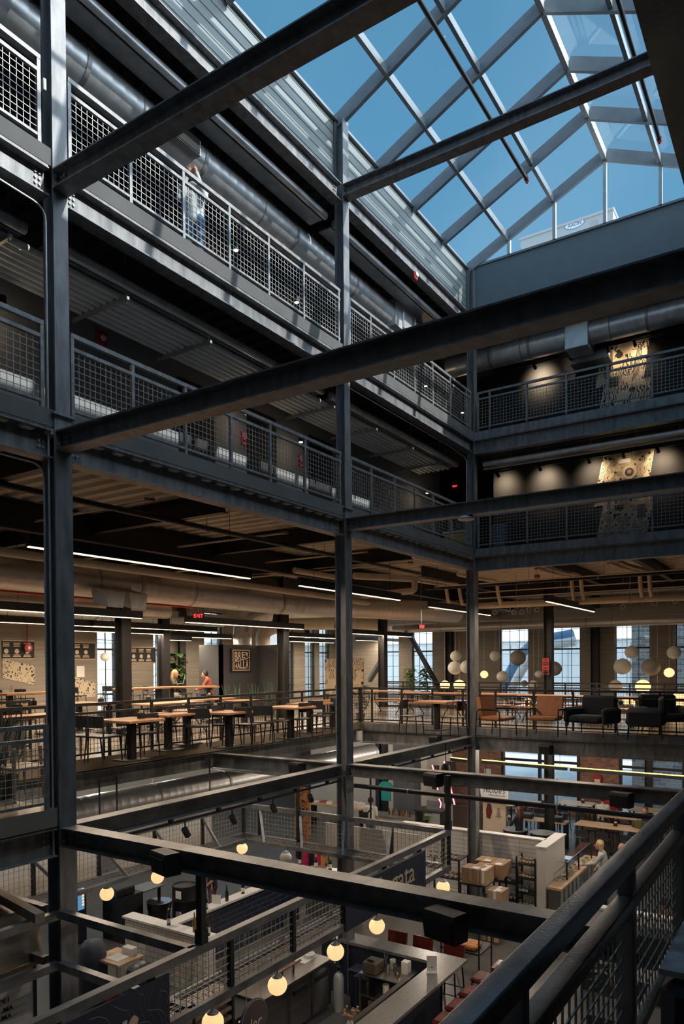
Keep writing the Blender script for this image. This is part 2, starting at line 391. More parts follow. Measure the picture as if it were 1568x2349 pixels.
def place(key, fn, loc, rz=0, label=None, cat=None, group=None):    # first call builds at the origin and moves it, later calls copy it
    if key not in _first:
        o = fn(); _first[key] = o; o.location = V(loc); o.rotation_euler = (0, 0, rz); ORG[o.name] = V(loc)
        if cat: o['category'] = cat
    else: o = dup(_first[key], loc, rz)
    if label: o['label'] = label
    if group: o['group'] = group
    return o
def text_mesh(name, body, m, parent, o, u, v, size, depth=.004, align='LEFT', shear=0., bold=0., spacing=1., xs=1.):
    c = bpy.data.curves.new(name, 'FONT'); c.body = body; c.size = 1; c.extrude = .001; c.align_x = align; c.shear = shear; c.offset = bold; c.space_character = spacing
    t = bpy.data.objects.new(name, c); COL.objects.link(t)
    dg = bpy.context.evaluated_depsgraph_get(); me = bpy.data.meshes.new_from_object(t.evaluated_get(dg)); bpy.data.objects.remove(t); bpy.data.curves.remove(c)
    o, u, v = V(o), V(u).normalized(), V(v).normalized(); nn = u.cross(v); org = origin(parent)
    for p in me.vertices:
        q = p.co.copy(); p.co = o+u*q.x*size*xs+v*q.y*size+nn*(depth if q.z > 0 else 0)-org
    me.materials.clear(); me.materials.append(MATS[m]); me.name = name
    ob = bpy.data.objects.new(name, me); COL.objects.link(ob); ob.parent = parent; return ob
def area_lamp(name, loc, sx, sy, power, color, rot=(0, 0, 0), parent=None, spread=None):
    l = bpy.data.lights.new(name, 'AREA'); l.shape = 'RECTANGLE'; l.size = sx; l.size_y = sy; l.energy = power*LAMPK; l.color = color
    if spread: l.spread = spread
    o = bpy.data.objects.new(name, l); COL.objects.link(o); o.rotation_euler = rot
    if parent: o.parent = parent; o.location = V(loc)-origin(parent)
    else: o.location = V(loc)
    return o
def point_lamp(name, loc, power, color, r=.05, parent=None):
    l = bpy.data.lights.new(name, 'POINT'); l.energy = power*LAMPK; l.color = color; l.shadow_soft_size = r
    o = bpy.data.objects.new(name, l); COL.objects.link(o)
    if parent: o.parent = parent; o.location = V(loc)-origin(parent)
    else: o.location = V(loc)
    return o
def spot_lamp(name, loc, target, power, color, ang=.9, blend=.8, r=.03, parent=None):
    l = bpy.data.lights.new(name, 'SPOT'); l.energy = power*LAMPK; l.color = color; l.spot_size = ang; l.spot_blend = blend; l.shadow_soft_size = r
    o = bpy.data.objects.new(name, l); COL.objects.link(o); o.rotation_euler = (V(target)-V(loc)).to_track_quat('-Z', 'Y').to_euler()
    if parent: o.parent = parent; o.location = V(loc)-origin(parent)
    else: o.location = V(loc)
    return o
# ---------------------------------------------------------------- levels
F2, F3, F4, R5, G = .22, 4.57, 7.40, 10.19, -4.13      # floor tops (second, third, fourth), roof steel, ground hall
Z2, Z3, Z4 = 0., 4.35, 7.18                             # tops of the floor beams
CYS = (0., 5.8, 11.58)                                  # the three columns along the left of the atrium
XV = -3.3                                               # edge of the second floor, set back behind them
XN = 6.38                                               # near side of the atrium
# ---------------------------------------------------------------- floors, decks, walls
def slab(name, rects, z0, z1, m):
    b = MB()
    for x0, y0, x1, y1 in rects: b.box(x0, y0, z0, x1, y1, z1)
    return S(b, name, m)
L2R = [(-12, 0, XV, 11.7), (-12, -8, -.02, 0), (-12, 11.72, 12, 17.55), (-12, 17.55, -6.3, 23.3), (7.2, 17.55, 12, 23.3), (XN+.02, -8, 12, 11.7)]
slab('floor', L2R, .02, F2, 'floor_l')
slab('floor_2', [(-14, -9, 12, 30)], G-.3, G, 'floor_hall')
UP3 = [(-12, -8, -.02, 11.6), (-12, 11.72, 12, 23.3), (6.47, -8, 12, 11.7)]
slab('floor_3', UP3, Z3+.03, F3, 'slab')
slab('floor_4', UP3, Z4+.03, F4, 'slab')
slab('ceiling', [(-12, -8, -.24, 11.8), (-12, 11.8, 12, 23.3), (6.45, -8, 12, 11.8), (-.24, -8, 6.45, -6.5)], R5+.02, R5+.25, 'roofing')
def deck(name, x0, x1, y0, y1, z, m, pitch=.3, d=.05):   # ribbed steel deck, ribs across the gallery
    poly = []; y = y0
    while y < y1-.01:
        poly += [(y, 0), (y+pitch*.42, 0), (y+pitch*.5, -d), (y+pitch*.92, -d)]; y += pitch
    poly += [(y, 0), (y, .02), (y0, .02)]
    return S(MB().prism(poly, (x0, 0, z), (0, 1, 0), (0, 0, 1), (x1-x0, 0, 0)), name, m, flat=True)
deck('ceiling_2', -12, -.03, -8, 11.6, Z3+.005, 'deck'); deck('ceiling_3', -12, 12, 11.75, 17.5, Z3+.005, 'deck'); deck('ceiling_4', -12, 12, 17.5, 23.2, Z3+.005, 'deck')
deck('ceiling_5', -1.75, -.25, -8, 13.3, Z4+.005, 'deck_dark'); deck('ceiling_6', -1.75, -.25, -8, 13.3, R5-.005, 'deck_dark'); deck('ceiling_7', -.2, 12, 11.82, 13.3, Z4+.005, 'deck_dark'); deck('ceiling_8', -.2, 12, 11.82, 13.3, R5-.005, 'deck_dark')
deck('ceiling_9', -12, XV-.2, -8, 11.6, Z2+.0, 'deck_dark'); deck('ceiling_10', -12, 12, 11.75, 17.5, Z2+.0, 'deck_dark'); deck('ceiling_11', 6.6, 12, -8, 11.6, Z3+.005, 'deck_dark')
# gallery walls behind the mesh railings
S(MB().box(-1.9, -8, F3, -1.75, 13.35, Z4-.05), 'wall_gallery_left', 'wall_light')
S(MB().box(-1.9, -8, F4, -1.75, 13.35, R5-.06), 'wall_gallery_left_2', 'wall_dark')
S(MB().box(-.2, 13.35, F3, 12, 13.5, Z4-.05), 'wall_gallery_far', 'wall_dark')
S(MB().box(-.2, 13.35, F4, 12, 13.5, R5-.06), 'wall_gallery_far_2', 'wall_dark')
S(MB().box(-1.9, 15.2, F3, .2, 15.3, Z4-.05).box(-1.9, 15.2, F4, .2, 15.3, R5-.06), 'wall_gallery_end', 'wall_dark')
S(MB().box(-.24, 13.5, F3, -.12, 15.2, Z4-.05).box(-.24, 13.5, F4, -.12, 15.2, R5-.06), 'wall_gallery_end_2', 'wall_dark')
S(MB().box(12, -8, G, 12.2, 23.3, R5), 'wall_right', 'wall_grey')
S(MB().box(-12.2, -8.2, G, 12.2, -8, R5+1.2), 'wall_back', 'wall_grey')
# outer walls with window openings
def wall_x(name, y0, y1, x, th, z0, z1, wins, m):        # wall on x = const, wins: (ya, yb, za, zb)
    b = MB(); y = y0
    for a, c, za, zb in sorted(wins):
        b.box(x-th, y, z0, x, a, z1); b.box(x-th, a, z0, x, c, za); b.box(x-th, a, zb, x, c, z1); y = c
    b.box(x-th, y, z0, x, y1, z1); return S(b, name, m)
def wall_y(name, x0, x1, y, th, z0, z1, wins, m):
    b = MB(); x = x0
    for a, c, za, zb in sorted(wins):
        b.box(x, y, z0, a, y+th, z1); b.box(a, y, z0, c, y+th, za); b.box(a, y, zb, c, y+th, z1); x = c
    b.box(x, y, z0, x1, y+th, z1); return S(b, name, m)
WZ = (.32, 3.75)
FARW = [(-9.6, -8.55), (-7.9, -6.9), (-3.87, -2.66), (-1.72, -.62), (.65, 1.9), (2.74, 3.95), (4.85, 6.0), (7.4, 8.6)]
LEFW = [(-6, -4.6), (-1.6, -.4), (3.4, 4.7), (8.12, 8.95), (9.95, 10.75), (12.25, 12.65), (14.7, 15.7), (18.5, 20.2), (21.0, 21.8), (22.1, 23.0)]
wall_y('wall_far', -12.3, 12, 23.3, .3, F2, Z3, [(a, c, *WZ) for a, c in FARW], 'concrete_wall')
wall_x('wall_left', -8, 23.6, -12, .3, F2, Z3, [(a, c, *WZ) for a, c in LEFW], 'concrete_wall')
S(MB().box(-12.3, 23.3, Z3, 12, 23.6, R5).box(-12.3, -8, Z3, -12, 23.6, R5), 'wall_far_2', 'concrete_wall')
def grid_window(n, horiz, a, c, z0, z1, pos, cols=3, name='window', thick=2.3):
    w = struct('%s_%d' % (name, n)); f = MB(); m = MB(); g = MB()
    def bx(b, u0, v0, u1, v1, d0, d1):
        if horiz: b.box(u0, pos+d0, v0, u1, pos+d1, v1)
        else: b.box(pos-d1, u0, v0, pos-d0, u1, v1)
    for u in (a, c-.04): bx(f, u, z0, u+.04, z1, .08, .16)
    for z in (z0, z1-.04): bx(f, a, z, c, z+.04, .08, .16)
    bx(f, a, thick-.03, c, thick+.03, .07, .17); bx(f, a, .86, c, .9, .07, .17)
    for i in range(1, cols): u = a+(c-a)*i/cols; bx(m, u-.008, z0, u+.008, z1, .1, .13)
    z = z0+.4
    while z < z1-.1: bx(m, a, z-.007, c, z+.007, .1, .13); z += .47
    bx(g, a, z0, c, z1, .112, .118)
    f.build('frame', 'black_steel', w); m.build('glazing_bar', 'black_steel', w); g.build('pane', 'glass', w)
    return w
for i, (a, c) in enumerate(FARW): grid_window(i+2, True, a, c, *WZ, 23.3)
for i, (a, c) in enumerate(LEFW): grid_window(i+20, False, a, c, *WZ, -12, cols=2)
# ground hall outer walls: brick piers and storefront glazing
HW = [(-3.75, -.7, G+.2, -.5), (.85, 4.1, G+.2, -.55), (5.0, 8.6, G+.2, -.55), (-10, -7, G+.2, -.55)]
wall_y('wall_far_3', -14, 12, 23.3, .3, G, Z2, HW, 'brick')
S(MB().box(-14.2, -8, G, -14, 23.6, Z2), 'wall_left_2', 'white_plaster')
for i, (a, c, z0, z1) in enumerate(HW):
    w = struct('window_%d' % (40+i)); f = MB(); g = MB()
    n = max(1, round((c-a)/1.25))
    for k in range(n+1): u = a+(c-a)*k/n; f.box(u-.05, 23.25, z0, u+.05, 23.42, z1)
    for z in (z0, z0+1.0, z0+1.75, z0+2.3, z0+2.85, z1-.08): f.box(a, 23.28, z, c, 23.4, z+.09)
    g.box(a, 23.33, z0, c, 23.34, z1); f.build('frame', 'black_steel', w); g.build('pane', 'glass', w)
# ---------------------------------------------------------------- steel frame
_bm = {}
def bolt(parent, p, ax):
    k = tuple(round(x, 2) for x in ax)
    if k not in _bm:
        b = MB(); a = V(ax).normalized(); b.cyl(-a*.002, a*.016, .016, 6); me = bpy.data.meshes.new('bolt'); me.from_pydata(b.v, [], b.f); me.materials.append(M['galv_dull']); fixn(me); _bm[k] = me
    o = bpy.data.objects.new('bolt', _bm[k]); COL.objects.link(o); o.parent = parent; o.location = V(p)-origin(parent); return o
def column(label, x, y, z0, zs, z1, w=.22, wu=.185, m='steel', group='main columns of the atrium', splice=True):
    t = thing('steel_column', label, 'column', (x-w/2, y+w/2, z0), group)
    cx, cy = x-w/2, y+w/2
    def H(z0, z1, w, oy=0):                              # flanges face the atrium (+x) and away
        b = MB(); h = w/2; f = .018; c = cx+(.22-w)/2 if w < .2 else cx; c2 = cy
        poly = [(-h, -h), (-h+f, -h), (-h+f, -.008), (h-f, -.008), (h-f, -h), (h, -h), (h, h), (h-f, h), (h-f, .008), (-h+f, .008), (-h+f, h), (-h, h)]
        return b.prism(poly, (c, c2, z0), (1, 0, 0), (0, 1, 0), (0, 0, z1-z0))
    H(z0, zs, w).build('lower_shaft', m, t)
    if z1 > zs:
        H(zs, z1, wu).build('upper_shaft', m, t)
        if splice: MB().box(cx-w/2-.02, cy-w/2-.03, zs, cx+w/2+.03, cy+w/2+.03, zs+.025).build('splice_plate', m, t)
    return t
mains = [column('nearest of the three tall steel columns, at the left edge of the atrium', 0, CYS[0], G, 4.52, 11.3),
         column('middle tall steel column of the atrium with stub post above the roof beam', 0, CYS[1], G, 4.52, 11.36),
         column('farthest tall steel column, in the inside corner of the galleries', 0, CYS[2], G, 4.52, 11.3)]
for k, y in enumerate(CYS):                              # stiffened connections
    for z in (Z2, Z3, Z4, R5):
        if k == 0 and z > 9: continue
        for dz in (-.06, -.15):
            for dy in ((.05, .17) if k < 2 else ()): bolt(mains[k], (.002, y+dy, z+dz), (1, 0, 0))
ic = 'interior columns of the second floor'
for lb, x, y in (('dark steel column among the dining tables, nearest to the left', -5.9, 5.83), ('dark steel column beside the grey sign enclosure', -5.9, 11.62), ('dark steel column with diagonal braces by the far tables', -5.9, 17.4),
              ('dark steel column carrying two red posters', .11, 17.32), ('dark steel column behind the woman at the laptop', -9.45, 10.35)):
    column(lb, x, y, F2, Z3-.02, Z3-.02, .25, m='black_steel', group=ic)
for lb, x, y in (('steel column set into the far window wall, right of the middle windows', .11, 23.05), ('steel column set into the far window wall behind the paper globes', -5.9, 23.05), ('steel column set into the left window wall behind the fig tree', -11.75, 13.25)):
    column(lb, x, y, F2, Z3-.02, Z3-.02, .28, m='black_steel', group='columns in the outer walls')
for lb, x, y in (('hall column under the braced column, far left of the food hall', -5.9, 17.4), ('hall column amid the high tables by the street windows', .11, 17.32), ('dark hall column between the two street windows', 2.0, 23.0)):
    column(lb, x, y, G, Z2-.02, Z2-.02, .25, m='black_steel', group='columns of the food hall')
def beam(label, p0, p1, d, b, m='steel', edge=None, group=None, ends=True, z=None):
    t = thing('steel_beam', label, 'beam', p0, group)
    p0, p1 = V(p0), V(p1); u = (p1-p0).normalized()
    MB().ibeam(p0, p1, d, b).build('girder', m, t)
    if edge is not None:                                 # channel closing the slab edge on top of the beam
        n = V(edge); e = MB(); h = .2; q0 = p0+n*(b/2-.015); q1 = p1+n*(b/2-.015)
        poly = [(0, .012), (.012, .012), (.012, h-.014), (.07, h-.014), (.07, h), (0, h)]
        e.prism([(-a, c) for a, c in poly], q0, n, V((0, 0, 1)), q1-q0); e.build('slab_edge_channel', m, t)
    return t
def webbolts(t, p, u, n, k=2, rows=3, dz=.06):
    for i in range(k):
        for j in range(rows): bolt(t, V(p)+V(u)*.05*i-V((0, 0, 1))*(.07+dz*j), n)
Xe = (1, 0, 0)
crossl = {}
names = {0: 'nearest column', 1: 'middle column', 2: 'far corner column'}
lev = {'2': (Z2, 'second floor level'), '3': (Z3, 'third floor level'), '4': (Z4, 'fourth floor level'), '5': (R5, 'roof level')}
for k, lv in ((0, '2'), (0, '3'), (0, '4'), (1, '2'), (1, '3'), (1, '4'), (1, '5')):
    z, nm_ = lev[lv]; y = CYS[k]+.11
    t = beam('bare steel beam crossing the atrium from the %s at %s' % (names[k], nm_), (.004, y, z), (XN, y, z), .21, .2, 'steel_worn' if lv in '2' else 'steel', group='beams crossing the atrium')
    MB().box(.0, y-.012, z-.19, .12, y-.006, z-.02).build('shear_plate', 'steel', t)
    webbolts(t, (.05, y-.012, z), Xe, (0, -1, 0), 2, 2)
for lv in '234':
    z, nm_ = lev[lv]
    t = beam('deep edge beam along the far side of the atrium at %s' % nm_, (0.004, 11.69, z), (XN+.3, 11.69, z), .34, .2, edge=(0, -1, 0), group='edge beams of the galleries')
    for x in (1.15, 2.55):
        for j in range(3 if lv == '4' else 2):
            for i in range(2): bolt(t, (x+.1*i, 11.69-.008, z-.1-.055*j), (0, -1, 0))
seg = ((-7.5, -.02, 'left of the nearest column'), (.24, 5.78, 'between the nearest and middle columns'), (6.04, 11.56, 'between the middle and far columns'))
for lv in '2345':
    z, nm_ = lev[lv]
    for i, (a, c, where) in enumerate(seg):
        bare = lv == '2' and i > 0
        t = beam('steel %s beam %s at %s' % ('tie' if bare else 'edge', where, nm_), (-.11, a, z), (-.11, c, z), .21 if bare else .31, .2, 'steel_worn' if bare else 'steel', None if (bare or lv == '5') else Xe, 'edge beams of the galleries')
        webbolts(t, (-.104, a+.06, z), (0, 1, 0), Xe); webbolts(t, (-.104, c-.11, z), (0, 1, 0), Xe)
t = beam('edge beam of the second floor, set back behind the columns', (XV-.1, .1, Z2), (XV-.1, 11.6, Z2), .30, .2, edge=Xe, group='edge beams of the galleries')
webbolts(t, (XV-.094, 5.75, Z2), (0, 1, 0), Xe, 2, 3)
beam('edge beam of the second floor at the far end of the wide opening', (XV, 11.69, Z2), (-.23, 11.69, Z2), .34, .2, edge=(0, -1, 0), group='edge beams of the galleries')
beam('brown steel beam from the middle column back to the set back floor edge', (-.23, 5.91, Z2), (XV+.01, 5.91, Z2), .33, .2, 'steel_worn', group='beams behind the columns')
beam('steel beam from the nearest column back to the set back floor edge', (-.23, .11, Z2), (XV+.01, .11, Z2), .33, .2, 'steel', group='beams behind the columns')
# near side, above the camera
beam('dark edge beam of the third floor right above the viewer, upper right corner', (6.52, -4.9, Z3-.05), (6.52, 11.5, Z3-.05), .31, .15, 'steel_worn', group='beams of the near side')
beam('edge beam of the second floor under the near railing', (XN+.1, -7.5, Z2), (XN+.1, 11.5, Z2), .31, .2, 'steel', group='beams of the near side')
# joists under the third floor
for j, y in enumerate((-2.9, .11, 3.0, 5.91, 8.8)):
    beam('dark joist under the third floor, %s from the left' % ('first', 'second', 'third', 'fourth', 'fifth')[j], (-12, y, Z3-.06), (-.26, y, Z3-.06), .30, .14, 'black_steel', group='joists over the dining floor')
for j, x in enumerate((-3.2, -6.02, -9.1)):
    beam('deep girder along the dining floor ceiling, %s row behind the columns' % ('first', 'second', 'third')[j], (x, -7.8, Z3-.06), (x, 23.2, Z3-.06), .45, .18, 'black_steel', group='girders over the dining floor')
for j, x in enumerate((-1.6, 1.7, 3.6, 5.4)):
    beam('joist over the lounge ceiling, %s from the left' % ('first', 'second', 'third', 'fourth')[j], (x, 11.9, Z3-.06), (x, 17.3, Z3-.06), .26, .14, 'black_steel', group='joists over the lounge')
beam('girder over the lounge along the rear railing', (-12, 17.45, Z3-.06), (12, 17.45, Z3-.06), .42, .18, 'black_steel', group='girders over the dining floor')
# diagonal wind braces
for lb, a, c in (('steel brace leaning down to the right in front of a far window', PY(936, 1450, 22.9), PY(1003, 1572, 22.9)+(PY(1003, 1572, 22.9)-PY(936, 1450, 22.9))*.55), ('steel brace leaning down to the left from the braced column', V((-6.05, 17.6, 2.0)), PY(848, 1560, 19.5)), ):
    tag(MB().bar(a, c, .16, .16).build('wind_brace', 'black_steel'), lb, 'brace', 'wind braces')
# conduit strapped to the near column and bent along the beams
def cond(label, pts, r=.011, m='galv', bend=.15, group='conduits on the columns'):
    b = MB(); q = b.bend(pts, bend); tag(b.tube(q, r, 6).build('conduit', m), label, 'conduit', group)
cond('thin grey conduit climbing the dark side of the nearest column', [(-.06, -.035, -.3), (-.06, -.035, 6.75), (-.06, -1.2, 6.79), (-.06, -6, 6.79)])
cond('thin conduit bending from the nearest column under the third floor beam', [(-.14, -.04, .3), (-.14, -.04, 3.98), (-.14, -1.4, 4.0), (-.14, -6, 4.0)])
cond('thin conduit bending from the far corner column under the fourth floor beam', [(-.16, 11.5, 4.6), (-.16, 11.5, 6.75), (-.16, 10.6, 6.8), (-.16, 6.1, 6.8)])
tag(MB().rbox(-.10, -.06, 8.0, -.03, -.02, 8.13, .008).build('junction_box', 'galv'), 'small junction box high on the nearest column', 'box')
# ---------------------------------------------------------------- skylight
XL, XR, XC, ZE, ZP, YG = -.2, 6.32, 3.06, 11.42, 13.0, 11.72
sk = struct('window_1')
cr = []
def roofz(x): return ZE+(ZP-ZE)*(1-abs(x-XC)/(XC-XL))
for k in range(13):
    y = YG-.04-1.44*k
    for xa, xb in ((XL, XC-.03), (XR, XC+.03)):
        MB().bar((xa, y, ZE-.03), (xb, y, ZP-.09), .075, .24).build('rafter', 'alu_shaded', sk)
for x in (.83, 1.91, 4.18, 5.29):
    b = MB().box(x-.035, -6.3, roofz(x)-.17, x+.035, YG-.05, roofz(x)-.02); b.build('purlin', 'alu_shaded', sk)
MB().box(XC-.045, -6.3, ZP-.2, XC+.045, YG-.02, ZP).build('ridge_bar', 'alu', sk)
for x in (XL+.03, XR-.03): MB().box(x-.04, -6.3, ZE-.05, x+.04, YG, ZE+.0).build('eave_bar', 'alu_shaded', sk)
MB().box(XL, YG-.06, ZE-.03, XR, YG+.03, ZE+.02).build('gable_sill', 'alu_shaded', sk)
for x in (.86, 1.94, 3.06, 4.2, 5.3): MB().box(x-.035, YG-.06, ZE, x+.035, YG+.03, roofz(x)-.07).build('mullion', 'alu', sk)
MB().quad((XL, -6.3, ZE+.04), (XL, YG, ZE+.04), (XC, YG, ZP+.04), (XC, -6.3, ZP+.04)).build('pane', 'glass_sky', sk)
MB().quad((XR, -6.3, ZE+.04), (XR, YG, ZE+.04), (XC, YG, ZP+.04), (XC, -6.3, ZP+.04)).build('pane', 'glass_sky', sk)
MB()._a([(XL, YG, ZE), (XR, YG, ZE), (XC, YG, ZP)], [(0, 1, 2)]).build('pane', 'glass_sky', sk)
# curb walls that carry it
b = MB().box(XL-.12, -6.4, R5+.03, XL, YG+.1, ZE-.02)
for k in range(7): b.box(XL-.005, -6.4, R5+.1+.17*k, XL+.008, YG-.02, R5+.115+.17*k)
S(b, 'wall_curb_left', 'curb_panel')
S(MB().box(XL, YG-.02, R5+.0, XR+.1, YG+.1, ZE-.03), 'wall_curb_far', 'curb_paint')
S(MB().box(XL, YG-.1, R5, XL+.08, YG-.02, ZE-.03), 'trim_1', 'curb_paint')
S(MB().box(XR, -6.4, R5-.25, XR+.12, YG+.1, ZE-.02), 'wall_curb_right', 'curb_panel')
S(MB().box(XL, -6.5, R5, XR, -6.4, ZE+.6), 'wall_curb_back', 'curb_paint')
S(MB().box(-.22, 11.6, R5-.34, 6.5, 11.78, R5), 'trim_2', 'steel')
# sprinkler pipes under the glass
for lb, x, a, ye in (('dark sprinkler pipe under the left slope of the skylight', 1.9, (965, 0), (1208, 418)), ('dark sprinkler pipe under the right slope of the skylight', 4.45, (1412, 0), (1512, 310))):
    p, q = PX(*a, x), PX(*ye, x); z = (p.z+q.z)/2
    t = thing('sprinkler_pipe', lb, 'pipe', (x, q.y, z), 'skylight sprinkler pipes'); bb = MB()
    bb.cyl((x, -6, z), (x, q.y, z), .04, 10).build('pipe_run', 'pipe_black', t)
    MB().cyl((x, q.y-.06, z), (x, q.y+.03, z), .05, 8).cyl((x, q.y+.01, z+.02), (x, q.y+.01, z+.12), .012, 6).sphere((x, q.y+.0, z-.05), .03, 8, 6).build('sprinkler_head', 'red_paint', t)
    for y in (q.y-1.2, q.y-4): MB().cyl((x, y, z), (x, y, z+.10), .008, 6).build('hanger', 'galv', t)
# ---------------------------------------------------------------- railings
def railing(label, p0, p1, posts, h=.93, m='rail_steel', wire=True, side=1, tr=.05, group='mesh railings', endcaps=True, sp=.076, wr=.0029, low=.07, wm='wire'):
    p0, p1 = V(p0), V(p1); t = thing('railing', label, 'railing', p0, group); u = (p1-p0).normalized(); Lg = (p1-p0).length; z = V((0, 0, 1))
    if not posts: 
        n = max(2, round(Lg/.92)); posts = [Lg*i/n for i in range(n+1)]
    MB().bar(p0+z*(h-tr/2), p1+z*(h-tr/2), tr, tr).build('top_rail', m, t)
    MB().bar(p0+z*(h-.17), p1+z*(h-.17), tr*.8, tr*.8).build('mid_rail', m, t)
    MB().bar(p0+z*low, p1+z*low, tr*.8, tr*.6).build('bottom_rail', m, t)
    for q in posts:
        MB().bar(p0+u*q, p0+u*q+z*(h-tr), tr*.85, tr*.85, u).build('post', m, t)
    if wire:
        for a, c in zip(posts[:-1], posts[1:]):
            if c-a < .12: continue
            a1, c1 = a+tr*.45, c-tr*.45
            MB().wires(p0+u*a1+z*(low+.01), u, z, c1-a1, h-.19-low, sp, wr).build('mesh_panel', wm, t, flat=True)
    return t
def rel(ys, y0): return [y-y0 for y in ys]
yl = [-7.4, -6.4, -5.4, -4.4, -3.4, -2.4, -1.3, -.12]
for F, nm_ in ((F4, 'fourth'), (F3, 'third')):
    X0 = -.045
    railing('%s floor mesh railing left of the nearest column' % nm_, (X0, -7.4, F), (X0, -.10, F), rel(yl[:-1]+[-.12], -7.4))
    p = [.26, 1.12, 2.0, 2.89, 3.77, 4.67, 5.56, 5.72]
    railing('long %s floor mesh railing between the nearest and middle columns' % nm_, (X0, .24, F), (X0, 5.74, F), rel(p[:-2]+[5.7], .24))
    p = [6.06, 6.78, 7.67, 8.55, 9.4, 10.3, 11.2, 11.45]
    railing('%s floor mesh railing between the middle and far corner columns' % nm_, (X0, 6.04, F), (X0, 11.48, F), rel(p[:-1]+[11.45], 6.04))
    p = [.09, .39, 1.3, 2.22, 3.13, 4.04, 4.95, 5.86, 6.4]
    railing('%s floor mesh railing along the far gallery' % nm_, (.07, 11.63, F), (6.5, 11.63, F), rel(p, .07))
railing('second floor mesh railing in front of the snake plants, left of the nearest column', (-.045, -7.4, F2), (-.045, -.10, F2), rel(yl[:-1]+[-.12], -7.4), group='second floor railings')
p = [.3, 1.4, 2.45, 3.39, 4.35, 5.29, 6.2, 7.16, 8.08, 9.03, 9.97, 10.9, 11.62]
railing('long second floor railing in front of the dining tables', (XV-.05, .3, F2), (XV-.05, 11.65, F2), rel(p, .3), m='black_steel', group='second floor railings', wr=.003, wm='black_steel')
p = [-3.3, -2.96, -2.06, -1.18, -.35]
railing('second floor railing in front of the small square tables at the far end', (-3.32, 11.63, F2), (-.2, 11.63, F2), rel(p+[-.22], -3.32), m='black_steel', group='second floor railings', wr=.003, wm='black_steel')
p = [.1, .5, 1.44, 2.35, 3.27, 4.18, 5.1, 6.0, 6.4]
railing('second floor railing in front of the lounge chairs', (.07, 11.63, F2), (6.5, 11.63, F2), rel(p, .07), m='black_steel', group='second floor railings', wr=.003, wm='black_steel')
railing('rear second floor railing by the window wall, in front of the hanging paper globes', (-6.2, 17.6, F2), (7.1, 17.6, F2), None, m='black_steel', group='second floor railings', wr=.003, wm='black_steel')
railing('short railing behind the nearest column, left of the dining tables', (-5.35, .4, F2), (-5.35, 3.2, F2), None, m='black_steel', group='second floor railings', wm='black_steel')
# the viewer's own railing
t = thing('railing', 'dark steel railing with wire mesh running down through the lower right corner', 'railing', (6.35, -4.5, F2), 'second floor railings')
def rrect(w, h, r, n=3):
    o = []
    for cx, cy, a0 in ((w/2-r, h/2-r, 0), (-w/2+r, h/2-r, 90), (-w/2+r, -h/2+r, 180), (w/2-r, -h/2+r, 270)):
        for i in range(n+1): a = math.radians(a0+90*i/n); o.append((cx+r*math.cos(a), cy+r*math.sin(a)))
    return o
xr = 6.352
MB().prism(rrect(.064, .064, .006), (xr, -4.6, F2+.83-.03), (1, 0, 0), (0, 0, 1), (0, 16, 0)).build('top_rail', 'rail_near', t)
MB().prism(rrect(.064, .05, .006), (xr, -4.6, F2+.64), (1, 0, 0), (0, 0, 1), (0, 16, 0)).build('mid_rail', 'rail_near', t)
MB().prism(rrect(.05, .04, .005), (xr, -4.6, F2+.07), (1, 0, 0), (0, 0, 1), (0, 16, 0)).build('bottom_rail', 'rail_near', t)
fp = [-4.5, -3.27, -2.03, -.76, .5, 1.76, 3.0, 4.3, 5.6, 7, 8.3, 9.6, 11]
for y in fp: MB().prism(rrect(.06, .05, .005), (xr, y, F2), (1, 0, 0), (0, 1, 0), (0, 0, .80)).build('post', 'rail_near', t)
for a, c in zip(fp[:-1], fp[1:]):
    MB().wires((xr-.015, a+.025, F2+.09), (0, 1, 0), (0, 0, 1), c-a-.05, .53, .07, .0032).build('mesh_panel', 'wire', t, flat=True)
# ---------------------------------------------------------------- ducts and pipes
def duct(label, pts, r, seam=.2, bands=(), m='galv', group='spiral ducts', hang=None, htop=None, regs=(), bendR=.5, n=20):
    t = thing('duct', label, 'duct', pts[0], group); b = MB(); q = b.bend(pts, bendR, 6)
    P = []; R = []                                        # densify with a raised seam every pitch
    for A, B in zip(q[:-1], q[1:]):
        L_ = (B-A).length; k = max(1, int(L_/seam))
        for i in range(k):
            s = A.lerp(B, i/k); P += [s, A.lerp(B, (i+.06)/k), A.lerp(B, (i+.12)/k)]; R += [r, r*1.007, r]
    P.append(q[-1]); R.append(r)
    b.tube(P, r, n, R).build('duct_run', m, t)
    def on(s):
        for A, B in zip(q[:-1], q[1:]):
            L_ = (B-A).length
            if s <= L_: return A+(B-A)*s/L_, (B-A).normalized()
            s -= L_
        return q[-1], (q[-1]-q[-2]).normalized()
    for s in bands:
        p, d = on(s); MB().cyl(p-d*.03, p+d*.03, r*1.05, n).build('band', 'galv_dull', t)
    for s in (hang or ()):
        p, d = on(s); MB().cyl(p+V((0, 0, r)), (p.x, p.y, htop), .006, 5).cyl(p-d*.015, p+d*.015, r*1.03, n).build('hanger', 'galv_dull', t)
    return t
def register(t, c, u, n, w, h, m='galv_dull'):              # louvred grille on a collar
    c, u, n = V(c), V(u), V(n); v = n.cross(u)
    b = MB(); b.prism([(-w/2, -h/2), (w/2, -h/2), (w/2, h/2), (-w/2, h/2)], c-n*.16, u, v, n*.16); b.build('register_collar', m, t)
    g = MB()
    for i in range(9): y = -h*.42+h*.84*i/8; g.prism([(-w*.45, y-.006), (w*.45, y-.006), (w*.45, y+.006), (-w*.45, y+.006)], c, u, v, n*.014)
    g.build('louvre', 'black_steel', t)
